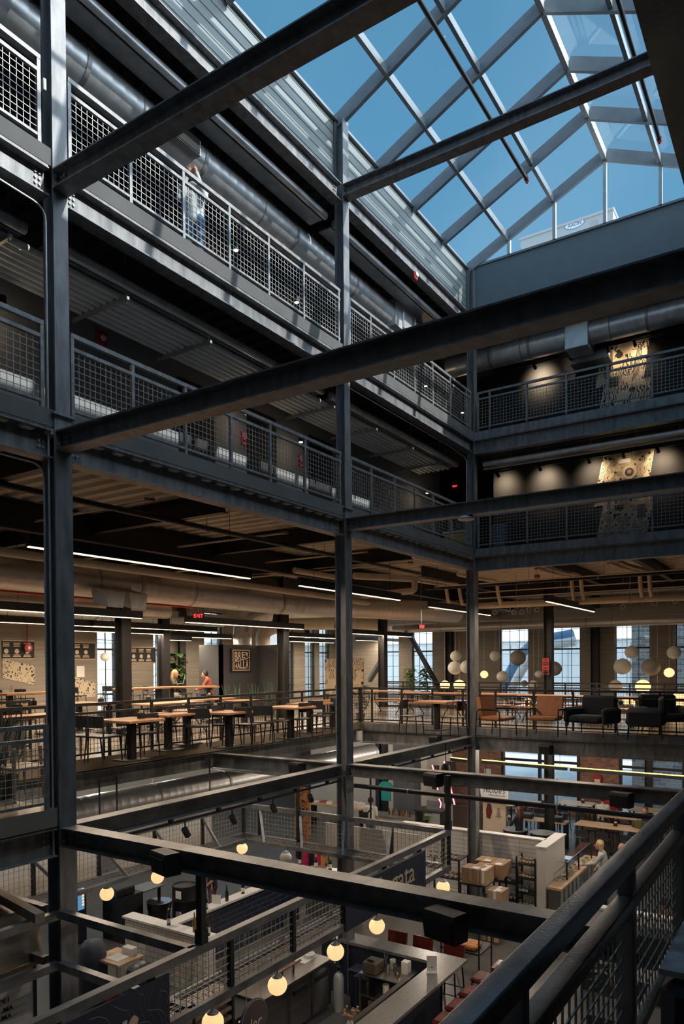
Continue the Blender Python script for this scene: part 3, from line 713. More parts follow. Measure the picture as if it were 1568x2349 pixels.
t = duct('large spiral duct along the top left gallery ceiling', [(-1.0, -7, 9.45), (-1.0, 9.6, 9.45), (-1.0, 10.3, 9.45)], .265, bands=(8.1, 10.2, 12.5, 14.5, 16.2), hang=(5, 9.0, 11.6, 14.2, 16.5), htop=10.1)
p = PX(425, 318, -.72); register(t, (-.66, p.y, p.z-.02), (0, 1, 0), (1, 0, 0), .5, .22)
MB().bar((-1.0, 9.0, 9.45), (-1.0, 10.3, 9.45), .56, .56).build('plenum_box', 'galv', t)
MB().rbox(-1.3, 9.3, 9.2, -.68, 9.9, 9.7, .02).build('elbow_box', 'galv', t)
p = PX(892, 700, -.72); register(t, (-.6, 9.9, 9.42), (0, 1, 0), (1, 0, 0), .42, .24)
t = duct('spiral duct with square fittings along the top far gallery ceiling', [(-1.1, 12.55, 9.5), (-.1, 12.55, 9.5), (9, 12.55, 9.5)], .27, bands=(1.2, 2.2, 4.9), hang=(2.0, 4.1, 5.9), htop=10.1)
a, c = PY(1298, 775, 12.4).x, PY(1352, 765, 12.4).x
MB().rbox(a, 12.25, 9.12, c, 12.85, 9.78, .015).build('square_fitting', 'galv', t); MB().box(a-.05, 12.9, 9.0, c+.3, 13.34, 9.25).build('branch', 'galv_dull', t)
t = duct('big spiral duct with a square outlet over the dining tables', [(-4.55, -7, 3.4), (-4.55, 9.6, 3.36), (-3.4, 12.9, 3.34), (-2.6, 15.0, 3.34), (-2.4, 15.8, 3.34)], .30, bands=(7.5, 12.0, 16.6), hang=(4, 8.5, 11, 13.5), htop=4.2, m='galv_shiny')
p = PX(462, 1348, -4.3)
y = PX(245, 1347, -4.25).y
for dy in (-.12, .42): MB().prism([(-.17, -.15), (.17, -.15), (.22, .15), (-.22, .15)], (-4.28, y+dy, 3.1), (0, 1, 0), (0, 0, 1), (.42, 0, -.1)).build('square_outlet', 'galv_dull', t)
duct('second spiral duct behind the big one, over the rear dining tables', [(-8.4, -2, 3.3), (-8.4, 9.5, 3.3)], .22, bands=(6, 9.5), hang=(5, 8, 10.5), htop=4.2, m='galv_shiny')
duct('third spiral duct along the left window wall', [(-10.9, 3, 3.35), (-10.9, 14.5, 3.35)], .22, bands=(6, 9.5), hang=(5, 9), htop=4.2, m='galv_shiny')
duct('long silver duct crossing above the far windows', [(-9.5, 20.9, 3.36), (3.55, 20.3, 3.30)], .30, bands=(4.3, 8.6), m='galv_shiny', hang=(2, 5, 8, 11), htop=4.2)
duct('slimmer silver duct in front of the far windows duct', [(-6.5, 19.2, 3.08), (8, 19.2, 3.05)], .15, bands=(4.3, 7.2), m='galv_shiny', hang=(2, 5, 8, 11), htop=4.2)
duct('upright silver duct rising out of the grey sign enclosure', [(-10.0, 14.55, 2.3), (-10.0, 14.55, 3.4), (-9.2, 15.6, 3.75), (-7, 18, 3.8)], .33, m='galv_shiny')
duct('cream insulated duct rising beside the silver one', [(-10.0, 15.65, 2.3), (-10.0, 15.65, 3.0), (-9.4, 16.2, 3.3), (-6.5, 18.3, 3.3)], .26, m='pipe_cream', seam=5)
duct('big spiral duct under the second floor, seen through the opening', [(-4.05, -4, -.80), (-4.05, 13.4, -.86)], .27, bands=(6.7, 11.0), hang=(6.2, 9.0), htop=0, m='galv_shiny')
def pipe(label, pts, r, m, name='pipe', group='ceiling pipes', bend=.12, n=10, hang=(), htop=4.28, head=None):
    t = thing(name, label, 'pipe', pts[0], group); b = MB(); q = b.bend(pts, bend); b.tube(q, r, n).build('pipe_run', m, t)
    for p in hang: MB().cyl((p[0], p[1], p[2]+r), (p[0], p[1], htop), .006, 5).cyl((p[0]-.012, p[1], p[2]), (p[0]+.012, p[1], p[2]), r*1.2, 8).build('hanger', 'galv_dull', t)
    if head: MB().cyl(V(head)-V((.06, 0, 0)), V(head)+V((.05, 0, 0)), r*1.5, 8).cyl(V(head), V(head)-V((0, .1, 0)), r*1.1, 8).build('coupling', 'copper', t)
    return t
pipe('black sprinkler main under the third floor edge, left of the middle column', [(-1.2, -6, 3.94), (-1.2, 7.6, 3.97), (-1.2, 11.0, 3.98)], .042, 'pipe_black', hang=((-1.2, 3.6, 3.95), (-1.2, 6.9, 3.97), (-1.2, 1.0, 3.95)))
for j, (y, x1) in enumerate(((1.9, -.6), (4.9, -.62), (7.5, -.6), (9.4, -.6), (-1.0, -.6))):
    pipe('sprinkler branch crossing under the dining ceiling, %s from the left' % ('second', 'third', 'fourth', 'fifth', 'first')[j], [(-11.5, y, 4.02), (x1, y, 4.02)], .018, 'pipe_cream', hang=((-3.5, y, 4.02), (-6.9, y, 4.02)), head=(x1, y, 4.02))
pipe('long cream pipe above the big duct', [(-3.4, -6, 3.55), (-3.4, 10.5, 3.48), (-3.4, 13, 3.42)], .07, 'pipe_cream', hang=((-3.4, 2.5, 3.55), (-3.4, 6.5, 3.52)))
pipe('fat cream pipe hooking down behind the nearest column', [(-2.2, .2, 4.0), (-2.4, -1.0, 3.95), (-2.5, -1.0, 3.6), (-2.6, -6, 3.6)], .10, 'pipe_cream')
pipe('cream pipe run over the lounge with branches', [(-2.5, 14.5, 3.42), (6.5, 14.5, 3.34)], .088, 'pipe_cream', hang=((0, 14.5, 3.4), (3, 14.5, 3.36)))
for j, (x, side) in enumerate(((-1.95, 0), (-1.55, 0), (-.42, 1), (1.62, 1), (1.86, 1), (3.30, 1), (3.52, 1))):
    zt = 4.02
    pipe('cream branch pipe rising from the lounge run, %s from the left' % ('first', 'second', 'third', 'fourth', 'fifth', 'sixth', 'seventh')[j], [(x, 14.42, 3.42), (x, 14.25, 3.6), (x, 14.1, zt), (x-.25, 13.2, zt+.03), (x-.3, 12.2, zt+.03)], .05, 'pipe_cream', bend=.14, group='cream branch pipes')
pipe('thick cream pipe loop over the dining floor, left of the corner column', [(-2.6, 10.2, 3.95), (-1.7, 11.7, 3.95), (-1.7, 11.7, 3.65), (-3.6, 11.8, 3.62), (-5.2, 11.6, 3.62)], .085, 'pipe_cream')
pipe('cream pipe along the dining ceiling behind the middle column', [(-3.0, 8.3, 3.92), (-3.0, 10.4, 3.92), (-3.0, 10.4, 3.66), (-3.0, 12.6, 3.6)], .07, 'pipe_cream')
for j, (y, z) in enumerate(((12.9, 3.80), (13.5, 3.92), (15.6, 3.9), (16.4, 3.8))):
    pipe('thin pipe crossing the lounge ceiling, %s from the front' % ('first', 'second', 'third', 'fourth')[j], [(-2.0, y, z), (8, y, z)], .035 if j == 0 else .016, 'pipe_black' if j == 0 else 'pipe_cream', hang=((.9, y, z), (2.6, y, z), (4.6, y, z)), head=None if j else (1.2, y-.25, z+.1))
pipe('red sprinkler pipe along the back of the dining floor', [(-6.9, -2, 3.32), (-6.9, 9, 3.3)], .025, 'red_paint')
pipe('black pipe hanging across the food hall, in front of the far beam', [(-.25, 6.35, -.47), (5.2, 6.2, -.47)], .04, 'pipe_black', group='hall pipes', n=14, hang=((.95, 6.32, -.47), (3.6, 6.24, -.47)), htop=-.02)
# conduit bundle and trapeze hangers under the fourth floor
for k in range(7):
    x = -.62-.125*k
    b = MB().cyl((x, -7, 6.56), (x, 11.4, 6.56), .045, 10)
    tag(b.build('conduit', 'conduit_white'), 'white conduit of the bundle under the fourth floor gallery, %s from the railing' % ('first', 'second', 'third', 'fourth', 'fifth', 'sixth', 'seventh')[k], 'conduit', 'white conduits under the gallery')
def trapeze():
    t = thing('trapeze_hanger', '', 'hanger', (0, 0, 0)); MB().box(-.02, -.02, -.09, 1.1, .02, -.05).box(-.02, -.02, -.09, 1.1, -.016, -.045).build('strut', 'galv_dull', t)
    for k in range(7):
        x = .16+.125*k; MB().cyl((x, -.02, 0), (x, .02, 0), .052, 10).build('clamp', 'galv', t)
    for x in (.03, 1.05): MB().cyl((x, 0, -.12), (x, 0, .6), .007, 6).build('threaded_rod', 'galv_dull', t)
    return t
for k, y in enumerate((1.41, 2.93, 6.16, 7.69, 9.25, 10.7, -.2, -1.8)):
    o = place('trap', trapeze, (-.46, y, 6.56), math.pi, 'strut hanger clamping the white conduits, %s of the row' % ('third', 'fourth', 'fifth', 'sixth', 'seventh', 'eighth', 'second', 'first')[k], None, 'trapeze hangers')
    o.rotation_euler = (0, 0, math.pi)
# galvanised smoke curtain housings under the edge beams
def housing(label, p0, p1, n):
    t = thing('curtain_housing', label, 'housing', p0, 'curtain housings'); p0, p1, n = V(p0), V(p1), V(n)
    MB().prism(rrect(.10, .13, .045, 4), p0, n, (0, 0, 1), p1-p0).build('roller_case', 'galv', t)
    MB().prism([(-.34, -.05), (-.07, -.05), (-.07, -.035), (-.34, -.035)], p0, n, (0, 0, 1), p1-p0).build('cover_plate', 'galv_dull', t)
    for f in (.1, .4, .7, .95): q = p0.lerp(p1, f); MB().bar(q-n*.2, q-n*.2+V((0, 0, .22)), .02, .02).build('bracket', 'galv_dull', t)
    return t
for z, nm_, xh in ((9.73, 'roof', -.35), (6.66, 'fourth floor', -.45)):
    for i, (a, c, where) in enumerate(seg): housing('silver roller housing under the %s edge beam %s' % (nm_, where), (xh, a, z), (xh, c, z), (1, 0, 0))
housing('silver roller housing under the fourth floor beam of the far gallery', (.1, 11.93, 6.66), (6.4, 11.93, 6.66), (0, -1, 0))
# cables lying in the roof deck
for j, (m_, x) in enumerate((('red_paint', -1.15), ('black', -1.25), ('black', -.9), ('galv_dull', -1.35))):
    pts = []; y = 1.5
    while y < 10.5: pts.append((x+random.uniform(-.12, .12), y, 9.93+random.uniform(-.06, .06))); y += .7
    tag(MB().tube(MB().bend(pts, .3, 3), .011, 5).build('cable', m_), ('red cable drooping from the top gallery deck', 'black cable beside the red one on the top gallery deck', 'black cable nearest the railing on the top gallery deck', 'grey cable at the back of the top gallery deck')[j], 'cable', 'loose ceiling cables')

for k, (px, py) in enumerate(((1108, 1402), (1135, 1405), (1165, 1398), (1178, 1404), (1196, 1404), (1212, 1398), (1231, 1399), (1268, 1398), (1428, 1392), (1501, 1384), (1547, 1379))):
    p = PY(px, py, 18.4); t = thing('hanging_ring', 'pale cable ring hanging above the far windows duct, %s from the left' % ('first', 'second', 'third', 'fourth', 'fifth', 'sixth', 'seventh', 'eighth', 'ninth', 'tenth', 'eleventh')[k], 'ring', p, 'cable rings')
    MB().tube([p+V((.07*math.cos(a), .02*math.sin(a), .07*math.sin(a))) for a in [2*math.pi*i/16 for i in range(17)]], .013, 6).build('ring', 'conduit_white', t); MB().cyl(p+V((0, 0, .07)), (p.x, p.y, 4.31), .005, 5).build('rod', 'galv_dull', t)
# ---------------------------------------------------------------- lettering fitted to a rectangle
def fit_text(name, body, m, parent, o, u, v, W, H, depth=.006, bold=0., shear=0., spacing=1.):
    ob = text_mesh(name, body, m, parent, (0, 0, 0), (1, 0, 0), (0, 1, 0), 1, .0, bold=bold, shear=shear, spacing=spacing)
    me = ob.data; org = origin(parent); c = [p.co+org for p in me.vertices]
    x0, x1 = min(p.x for p in c), max(p.x for p in c); y0, y1 = min(p.y for p in c), max(p.y for p in c); o, u, v = V(o), V(u).normalized(), V(v).normalized(); nn = u.cross(v)
    zs = [p.z for p in c]; zm = (min(zs)+max(zs))/2
    c2 = bpy.data.curves.new('t', 'FONT'); c2.body = body; c2.extrude = .001; c2.offset = bold; c2.shear = shear; c2.space_character = spacing
    t = bpy.data.objects.new('t', c2); COL.objects.link(t); dg = bpy.context.evaluated_depsgraph_get(); m2 = bpy.data.meshes.new_from_object(t.evaluated_get(dg)); bpy.data.objects.remove(t); bpy.data.curves.remove(c2)
    for p, q in zip(me.vertices, m2.vertices):
        k = q.co; p.co = o+u*((k.x-x0)/(x1-x0)*W)+v*((k.y-y0)/(y1-y0)*H)+nn*(depth if k.z > 0 else 0)-org
    bpy.data.meshes.remove(m2); return ob
# ---------------------------------------------------------------- linear lights over the dining floor
def linear_light(label, a, c, power, drop=4.31, gl='strip_warm', group='linear lights', lamp=True):
    a, c = V(a), V(c); t = thing('linear_light', label, 'light', a, group); u = (c-a).normalized()
    MB().bar(a+V((0, 0, .085)), c+V((0, 0, .085)), .085, .15).build('housing', 'black_steel', t)
    MB().bar(a+u*.01+V((0, 0, .003)), c-u*.01+V((0, 0, .003)), .046, .012).build('diffuser', gl, t)
    for f in (.12, .88): p = a.lerp(c, f); MB().cyl(p+V((0, 0, .16)), (p.x, p.y, drop), .004, 5).build('hanging_cable', 'black', t)
    if lamp:
        l = area_lamp('lamp', (a+c)/2-V((0, 0, .012)), .06, (c-a).length, power, WARM, (0, 0, math.atan2(u.y, u.x)-math.pi/2), t)
    return t
LIN = [((61, 1255), (575, 1328), 3.2, 'long linear light nearest the nearest column, above the big duct'),
       ((676, 1345), (925, 1377), 3.2, 'linear light crossing behind the middle column'),
       ((980, 1393), (1127, 1412), 3.2, 'linear light passing behind the far corner column'),
       ((1252, 1380), (1362, 1404), 3.2, 'linear light over the lounge, right of the far corner column'),
       ((5, 1398), (314, 1420), 2.78, 'second linear light behind the nearest column, upper of the left group'),
       ((422, 1428), (698, 1444), 2.78, 'linear light in front of the grey sign enclosure'),
       ((0, 1425), (243, 1441), 2.78, 'lower linear light of the left group, crossing the nearest column'),
       ((211, 1437), (500, 1450), 2.78, 'linear light beside the red exit sign'),
       ((160, 1447), (374, 1456), 2.78, 'lowest linear light in front of the left wall graphics'),
       ((390, 1458), (530, 1468), 2.78, 'short linear light left of the grey sign enclosure'),
       ((812, 1453), (932, 1462), 2.78, 'linear light right of the middle column, upper of two'),
       ((812, 1469), (940, 1474), 2.78, 'linear light right of the middle column, lower of two'),
       ((660, 1460), (768, 1465), 2.78, 'linear light left of the middle column, upper of two'),
       ((665, 1473), (765, 1474), 2.78, 'linear light left of the middle column, lower of two'),
       ((388, 1468), (438, 1471), 2.78, 'shortest linear light by the fig tree')]
for i, (a, c, z, lb) in enumerate(LIN):
    A, C = PZ(*a, z), PZ(*c, z); x = (A.x+C.x)/2
    if i < 4: y0, y1 = A.y, C.y
    else: y0, y1 = A.y, C.y
    if x < -9.6: x = -9.6-(i % 2)*.9; A2, C2 = PX(*a, x), PX(*c, x); y0, y1, z = A2.y, C2.y, (A2.z+C2.z)/2
    linear_light(lb, (x, y0, z), (x, y1, z), 16*(y1-y0))
# hanging speakers between the lights
def pend_speaker(top):
    t = thing('pendant_speaker', '', 'speaker', (0, 0, 0)); MB().lathe([(.075, .30), (.085, .28), (.13, 0), (.12, -.01)], n=16).build('cone', 'black_steel', t); MB().lathe([(.115, -.014), (.10, -.02), (0, -.02)][:2], n=16).build('grille', 'black', t)
    MB().cyl((0, 0, .3), (0, 0, top), .004, 5).build('hanging_cable', 'black', t); return t
for (px, py, x, w) in ((257, 1400, -5.9, 'first'), (419, 1415, -7.6, 'second'), (633, 1430, -7.2, 'third'), (704, 1458, -9.2, 'fourth'), (775, 1440, -5.6, 'fifth')):
    p = PX(px, py, x); place('pspk'+w, lambda: pend_speaker(4.31-p.z), (p.x, p.y, p.z), 0, '%s dark cone shaped pendant speaker over the dining tables, counted from the left' % w, 'speaker', 'pendant speakers')
# ---------------------------------------------------------------- left wall graphics and the grey enclosure
def wallgraphic(label, px0, px1, yt0, yb0, yt1, yb1, m, icons=False, xw=-11.995, group='wall graphics'):
    a, b_, c, d = PX(px0, yt0, xw), PX(px0, yb0, xw), PX(px1, yb1, xw), PX(px1, yt1, xw)
    if not icons or True:
        y0, y1 = a.y, c.y
    t = thing('wall_graphic', label, 'graphic', b_, group)
    MB().prism([(a.y, a.z), (b_.y, b_.z), (c.y, c.z), (d.y, d.z)], (xw, 0, 0), (0, 1, 0), (0, 0, 1), (.012, 0, 0)).build('panel', m, t)
    if icons:
        z0, z1 = (b_.z+c.z)/2, (a.z+d.z)/2; h = z1-z0; e = MB(); y = y0+.12
        while y < y1-.1:
            e.cyl((xw+.012, y, z0+h*.42), (xw+.016, y, z0+h*.42), h*.13, 14); k = MB()
            for dz, wv in ((.86, .22), (.78, .18), (.70, .20), (.22, .2), (.14, .24)): e.box(xw+.012, max(y0+.02, y-wv*.5), z0+h*dz-.012, xw+.015, min(y1-.02, y+wv*.5), z0+h*dz+.012)
            y += .32
        e.build('icon_row', 'board_cream', t)
        f = MB().box(xw+.012, y0, z1-.02, xw+.018, y1, z1+.01).box(xw+.012, y0, z0-.01, xw+.018, y1, z0+.02); f.build('edge_strip', 'wood_pale', t)
    return t
wallgraphic('dark wall graphic with round icons, farthest left', 4, 78, 1468, 1511, 1471, 1513, 'wall_dark', True)
wallgraphic('dark wall graphic with round icons, just right of the nearest column', 168, 217, 1473, 1512, 1475, 1513, 'wall_dark', True)
wallgraphic('dark wall graphic with round icons, right of the first interior column', 299, 356, 1483, 1520, 1486, 1522, 'wall_dark', True)
wallgraphic('slanted cream mural with black line drawings, farthest left', 5, 80, 1511, 1555, 1528, 1572, 'doodle_b')
wallgraphic('slanted cream mural with black line drawings, just right of the nearest column', 168, 218, 1552, 1601, 1567, 1598, 'doodle_b')
p = PX(184, 1540, -11.98); tag(MB().box(-11.99, p.y-.14, p.z-.18, -11.96, p.y+.14, p.z+.16).build('notice', 'paper'), 'white notice on the left wall above the slanted mural', 'notice')
p = PX(63, 1486, -11.9); t = thing('fire_bell', 'red fire bell on the left wall graphic, left of the nearest column', 'bell', p)
MB().cyl(p, p+V((.06, 0, 0)), .12, 16).build('gong', 'red_paint', t); MB().cyl(p+V((.06, 0, 0)), p+V((.09, 0, 0)), .05, 12).build('cap', 'white', t); MB().cyl(p+V((0, 0, .1)), (p.x, p.y, 4.31), .02, 6).build('supply_pipe', 'red_paint', t)
xE = -9.5; ya, yb = PX(507, 1500, xE).y, PX(594, 1500, xE).y
S(MB().box(xE-.12, ya, F2, xE, yb, 2.45).box(xE-.12, yb, F2, PY(640, 1500, yb).x, yb+.1, 2.45).box(xE-1.0, ya, F2, xE, ya+.1, 2.45), 'wall_enclosure', 'wall_grey')
# BREW HALLA sign
p0, p1 = PX(527.5, 1542, xE), PX(571, 1487.5, xE); y0, y1, z0, z1 = p0.y, p1.y, PX(550, 1541, xE).z, PX(550, 1488, xE).z
sg = thing('wall_sign', 'square BREW HALLA sign with tan lettering on the grey enclosure', 'sign', (xE, (y0+y1)/2, z0))
MB().box(xE+.002, y0, z0, xE+.07, y1, z1).build('panel', 'black', sg)
W_, H_ = y1-y0, z1-z0; xs = xE+.072
def Q(a, b_): return (xs, y0+W_*a, z0+H_*b_)
fr = MB()
def strip(a, b_, w=.035): fr.prism([(-1, 0), (1, 0), (1, 1), (-1, 1)], Q(*a), (V(Q(*b_))-V(Q(*a))).normalized().cross(V((1, 0, 0)))*(w*H_/2), V(Q(*b_))-V(Q(*a)), (.006, 0, 0))
for a, b_ in (((.07, .93), (.93, .93)), ((.07, .07), (.93, .07)), ((.07, .945), (.07, .44)), ((.07, .055), (.07, .38)), ((.93, .945), (.93, .60)), ((.93, .055), (.93, .55)), ((.07, .39), (.33, .47)), ((.31, .44), (.60, .55)), ((.58, .52), (.93, .62))): strip(a, b_)
fr.build('border', 'sign_tan', sg)
def ch(c, a, b_, zb, zt): fit_text('lettering', c, 'sign_tan', sg, Q(a, zb), (0, 1, 0), (0, 0, 1), W_*(b_-a), H_*(zt-zb), .006, bold=.02)
for i, (c, zb) in enumerate(zip('BREW', (.47, .53, .59, .65))): ch(c, .15+.185*i, .15+.185*i+.155, zb, .86)
for i, (c, zt) in enumerate(zip('HALLA', (.36, .41, .45, .49, .53))): ch(c, .14+.148*i, .14+.148*i+.125, .14, zt)
def exit_sign(label, p, u, w=.30, rod=.8):
    p, u = V(p), V(u).normalized(); n = u.cross(V((0, 0, 1))); t = thing('exit_sign', label, 'sign', p, 'exit signs')
    MB().prism([(-w/2, 0), (w/2, 0), (w/2, w*.52), (-w/2, w*.52)], p-n*.02, u, (0, 0, 1), n*.04).build('housing', 'black', t)
    fit_text('lettering', 'EXIT', 'exit_red', t, p+n*.021-u*w*.42+V((0, 0, w*.09)), u, (0, 0, 1), w*.84, w*.34, .003, bold=.02)
    if rod: MB().cyl(p+V((0, 0, w*.52)), p+V((0, 0, rod)), .008, 6).build('stem', 'galv_dull', t)
    return t
exit_sign('red EXIT sign hanging over the dining tables left of the grey enclosure', PX(455, 1419, -5.2), (.7, .72, 0), .26, 4.31-PX(455, 1419, -5.2).z)
exit_sign('red exit sign seen nearly edge on, hanging right of the middle column', PX(966, 1443, -1.6), (.25, 1, 0), .22, 4.31-PX(966, 1443, -1.6).z)
exit_sign('small red exit sign in the corner of the third floor gallery', PX(1043, 1119, -.9), (1, .35, 0), .14, .2)
# tin board behind the middle column and red posters on the lounge column
p, q = PY(745, 1592, 14.5), PY(832, 1510, 14.5); t = thing('art_board', 'pale patterned board standing behind the middle column', 'board', (p.x, 14.5, F2)); MB().box(p.x, 14.5, p.z, q.x, 14.56, q.z).build('panel', 'doodle_c', t); MB().box(p.x+.05, 14.5, F2, p.x+.1, 14.56, p.z).box(q.x-.1, 14.5, F2, q.x-.05, 14.56, p.z).build('foot', 'black_steel', t)
for lb, ya_, yb_ in (('large red poster on the lounge column', 1510, 1537), ('small red poster below the large one on the lounge column', 1538, 1548)):
    p, q = PY(1244, yb_, 17.2), PY(1259, ya_, 17.2); t = thing('poster', lb, 'poster', p); MB().box(p.x, 17.17, p.z, q.x, 17.185, q.z).build('sheet', 'red_paint', t)
    e = MB(); h = q.z-p.z
    for f, wv in ((.85, .3), (.62, .8), (.45, .8), (.15, .5)): c = (p.x+q.x)/2; e.box(c-wv*(q.x-p.x)/2, 17.165, p.z+h*f-.018, c+wv*(q.x-p.x)/2, 17.17, p.z+h*f+.018)
    e.build('print', 'black', t)
def gp(px, py, z):                                     # a spot on the second floor, kept inside the outer walls
    p = PZ(px, py, z)
    if p.x < -11.2: p = PX(px, py, -11.2)
    if p.y > 22.4: p = PY(px, py, 22.4)
    return p
# ---------------------------------------------------------------- furniture
def dining_chair():
    t = thing('dining_chair', '', 'chair', (0, 0, 0), 'dining chairs'); m = 'chair_black'
    MB().rbox(-.2, -.2, .40, .2, .2, .43, .012).build('seat', m, t)
    b = MB(); pts = [(-.19, -.185), (-.1, -.21), (0, -.218), (.1, -.21), (.19, -.185)]
    for (xa, ya), (xb, yb) in zip(pts[:-1], pts[1:]): b.bar((xa, ya, .66), (xb, yb, .66), .02, .19)
    b.build('backrest', m, t)
    for sx in (-1, 1):
        MB().tube([(sx*.18, .17, .40), (sx*.2, .2, 0)], .013, 6, [.015, .011]).build('leg', m, t)
        MB().tube([(sx*.19, -.20, .70), (sx*.185, -.19, .40), (sx*.2, -.23, 0)], .013, 6, [.012, .015, .011]).build('leg', m, t)
    return t
def bar_chair():
    t = thing('bar_chair', '', 'chair', (0, 0, 0), 'bar chairs'); m = 'chair_black'
    MB().rbox(-.19, -.19, .66, .19, .19, .69, .012).build('seat', m, t)
    b = MB(); pts = [(-.18, -.17), (-.1, -.2), (0, -.208), (.1, -.2), (.18, -.17)]
    for (xa, ya), (xb, yb) in zip(pts[:-1], pts[1:]): b.bar((xa, ya, .86), (xb, yb, .86), .02, .16)
    b.build('backrest', m, t)
    for sx in (-1, 1):
        MB().tube([(sx*.16, .15, .66), (sx*.2, .2, 0)], .012, 6).build('leg', m, t)
        MB().tube([(sx*.17, -.19, .90), (sx*.165, -.17, .66), (sx*.2, -.22, 0)], .012, 6).build('leg', m, t)
    f = MB(); 
    for a, c in (((-.19, .19), (.19, .19)), ((-.19, -.2), (.19, -.2)), ((-.19, -.2), (-.19, .19)), ((.19, -.2), (.19, .19))): f.cyl((*a, .25), (*c, .25), .009, 6)
    f.build('footrest', m, t); return t
def table(L_, W_, H_, peds, m='wood'):
    def fn():
        t = thing('dining_table' if H_ < .8 else 'high_table', '', 'table', (0, 0, 0), 'dining tables' if H_ < .8 else 'high tables')
        MB().rbox(-L_/2, -W_/2, H_-.045, L_/2, W_/2, H_, .008).build('table_top', m, t)
        for x in peds:
            MB().box(x-.055, -.055, .02, x+.055, .055, H_-.045).build('pedestal', 'black_steel', t); MB().rbox(x-.2, -.24, 0, x+.2, .24, .022, .005).build('foot_plate', 'black_steel', t)
        return t
    return fn
def picnic():
    t = thing('picnic_table', '', 'table', (0, 0, 0), 'picnic tables')
    MB().rbox(-.85, -.33, .66, .85, .33, .70, .008).build('table_top', 'wood', t)
    for s in (-1, 1): MB().rbox(-.85, s*.62-.13, .39, .85, s*.62+.13, .425, .006).build('bench', 'wood', t)
    for x in (-.6, .6):
        f = MB(); f.bar((x, -.68, .38), (x, .68, .38), .03, .03)
        for s in (-1, 1): f.tube(f.bend([(x, s*.24, .66), (x, s*.14, .45), (x, s*.30, .25), (x, s*.62, 0)], .2), .016, 6).cyl((x, s*.62, .38), (x, s*.62, .40), .02, 6)
        f.build('frame', 'black_steel', t)
    return t
def armchair():
    t = thing('armchair', '', 'chair', (0, 0, 0), 'tan armchairs')
    MB().rbox(-.29, -.26, .33, .29, .28, .42, .03).build('seat', 'leather_tan', t)
    b = MB(); b.cbox((0, -.27, .62), .56, .09, .42, 0, ('X', .2)); b.build('backrest', 'leather_tan', t)
    for s in (-1, 1):
        f = MB(); f.tube(f.bend([(s*.33, .27, 0), (s*.33, .25, .56), (s*.33, -.30, .56), (s*.33, -.34, 0)], .08), .014, 6).bar((s*.33, .2, .575), (s*.33, -.25, .575), .05, .02); f.build('arm_frame', 'black_steel', t)
    MB().cyl((-.33, .22, .36), (.33, .22, .36), .012, 6).cyl((-.33, -.28, .36), (.33, -.28, .36), .012, 6).build('stretcher', 'black_steel', t); return t
def lounge_sofa():
    t = thing('lounge_chair', '', 'chair', (0, 0, 0), 'charcoal lounge chairs'); m = 'fabric_charcoal'
    MB().rbox(-.36, -.3, .28, .36, .36, .44, .05).build('seat', m, t)
    MB().rbox(-.40, -.40, .30, .40, -.26, .84, .05).build('backrest', m, t)
    for s in (-1, 1): MB().rbox(s*.43-.07, -.34, .27, s*.43+.07, .34, .60, .05).build('arm', m, t)
    for sx in (-1, 1):
        for sy in (-1, 1): MB().cyl((sx*.4, sy*.3, .28), (sx*.42, sy*.32, 0), .012, 6).build('leg', 'black_steel', t)
    return t
def side_table():
    t = thing('side_table', '', 'table', (0, 0, 0), 'black side tables')
    MB().box(-.26, -.26, .50, .26, .26, .53).build('table_top', 'counter_grey', t); MB().box(-.25, -.25, .18, .25, .25, .195).build('shelf', 'counter_grey', t)
    for sx in (-1, 1):
        for sy in (-1, 1): MB().box(sx*.25-.015, sy*.25-.015, 0, sx*.25+.015, sy*.25+.015, .50).build('leg', 'black_steel', t)
    return t
PI = math.pi
rowf = lambda lb: lb
# dining tables near the railing with their chairs: (px, py on the table top, kind, turn, label)
TB = [((301, 1649), 'sq', 0, 'wooden table nearest the nearest column, by the long railing'),
      ((215, 1612), 'lg', 0, 'long wooden table behind the nearest column at the left wall side'),
      ((385, 1636), 'sq', 0, 'small wooden table behind the third railing bay'),
      ((386, 1613), 'pic', 1.57, 'picnic table in the second row behind the railing'),
      ((475, 1630), 'lg', 0, 'long wooden table in front of the grey enclosure plants'),
      ((325, 1608), 'lg', 1.57, 'wooden table right of the first interior column'),
      ((466, 1602), 'lg', 1.57, 'wooden table in the row under the woman with the laptop'),
      ((666, 1620), 'sq', 0, 'wooden table by the railing left of the middle column'),
      ((710, 1612), 'sq', 0, 'small wooden table just left of the middle column'),
      ((762, 1606), 'sq', 0, 'small wooden table partly hidden by the middle column'),
      ((60, 1618), 'lg', 1.57, 'long wooden table left of the nearest column, upper one'),
      ((75, 1640), 'lg', 1.57, 'long wooden table left of the nearest column, lower one'),
      ((560, 1606), 'sq', 0, 'small wooden table against the grey enclosure'),
      ((890, 1586), 'pic', 0, 'picnic table right of the middle column, by the braced column'),
      ((992, 1590), 'pic', 0, 'picnic table left of the far corner column'),
      ((1002, 1608), 'sq', 0, 'square table with two metal chairs left of the far corner column'),
      ((1128, 1592), 'pic', 0, 'picnic table just right of the far corner column'),
      ((1265, 1596), 'pic', 0, 'picnic table behind the tan armchairs'),
      ((1405, 1600), 'pic', 0, 'picnic table behind the charcoal lounge chair'),
      ((1548, 1606), 'pic', 0, 'picnic table at the right edge of the lounge')]
tpos = []
for (px, py), k, rz, lb in TB:
    p = gp(px, py, F2+.68); loc = (p.x, p.y, F2)
    if k == 'pic': place('pic', picnic, loc, rz, lb)
    elif k == 'sq': place('sq', table(.8, .75, .68, (0,)), loc, rz, lb)
    else: place('lg', table(1.7, .72, .68, (-.55, .55)), loc, rz, lb)
    tpos.append((p, k, lb))
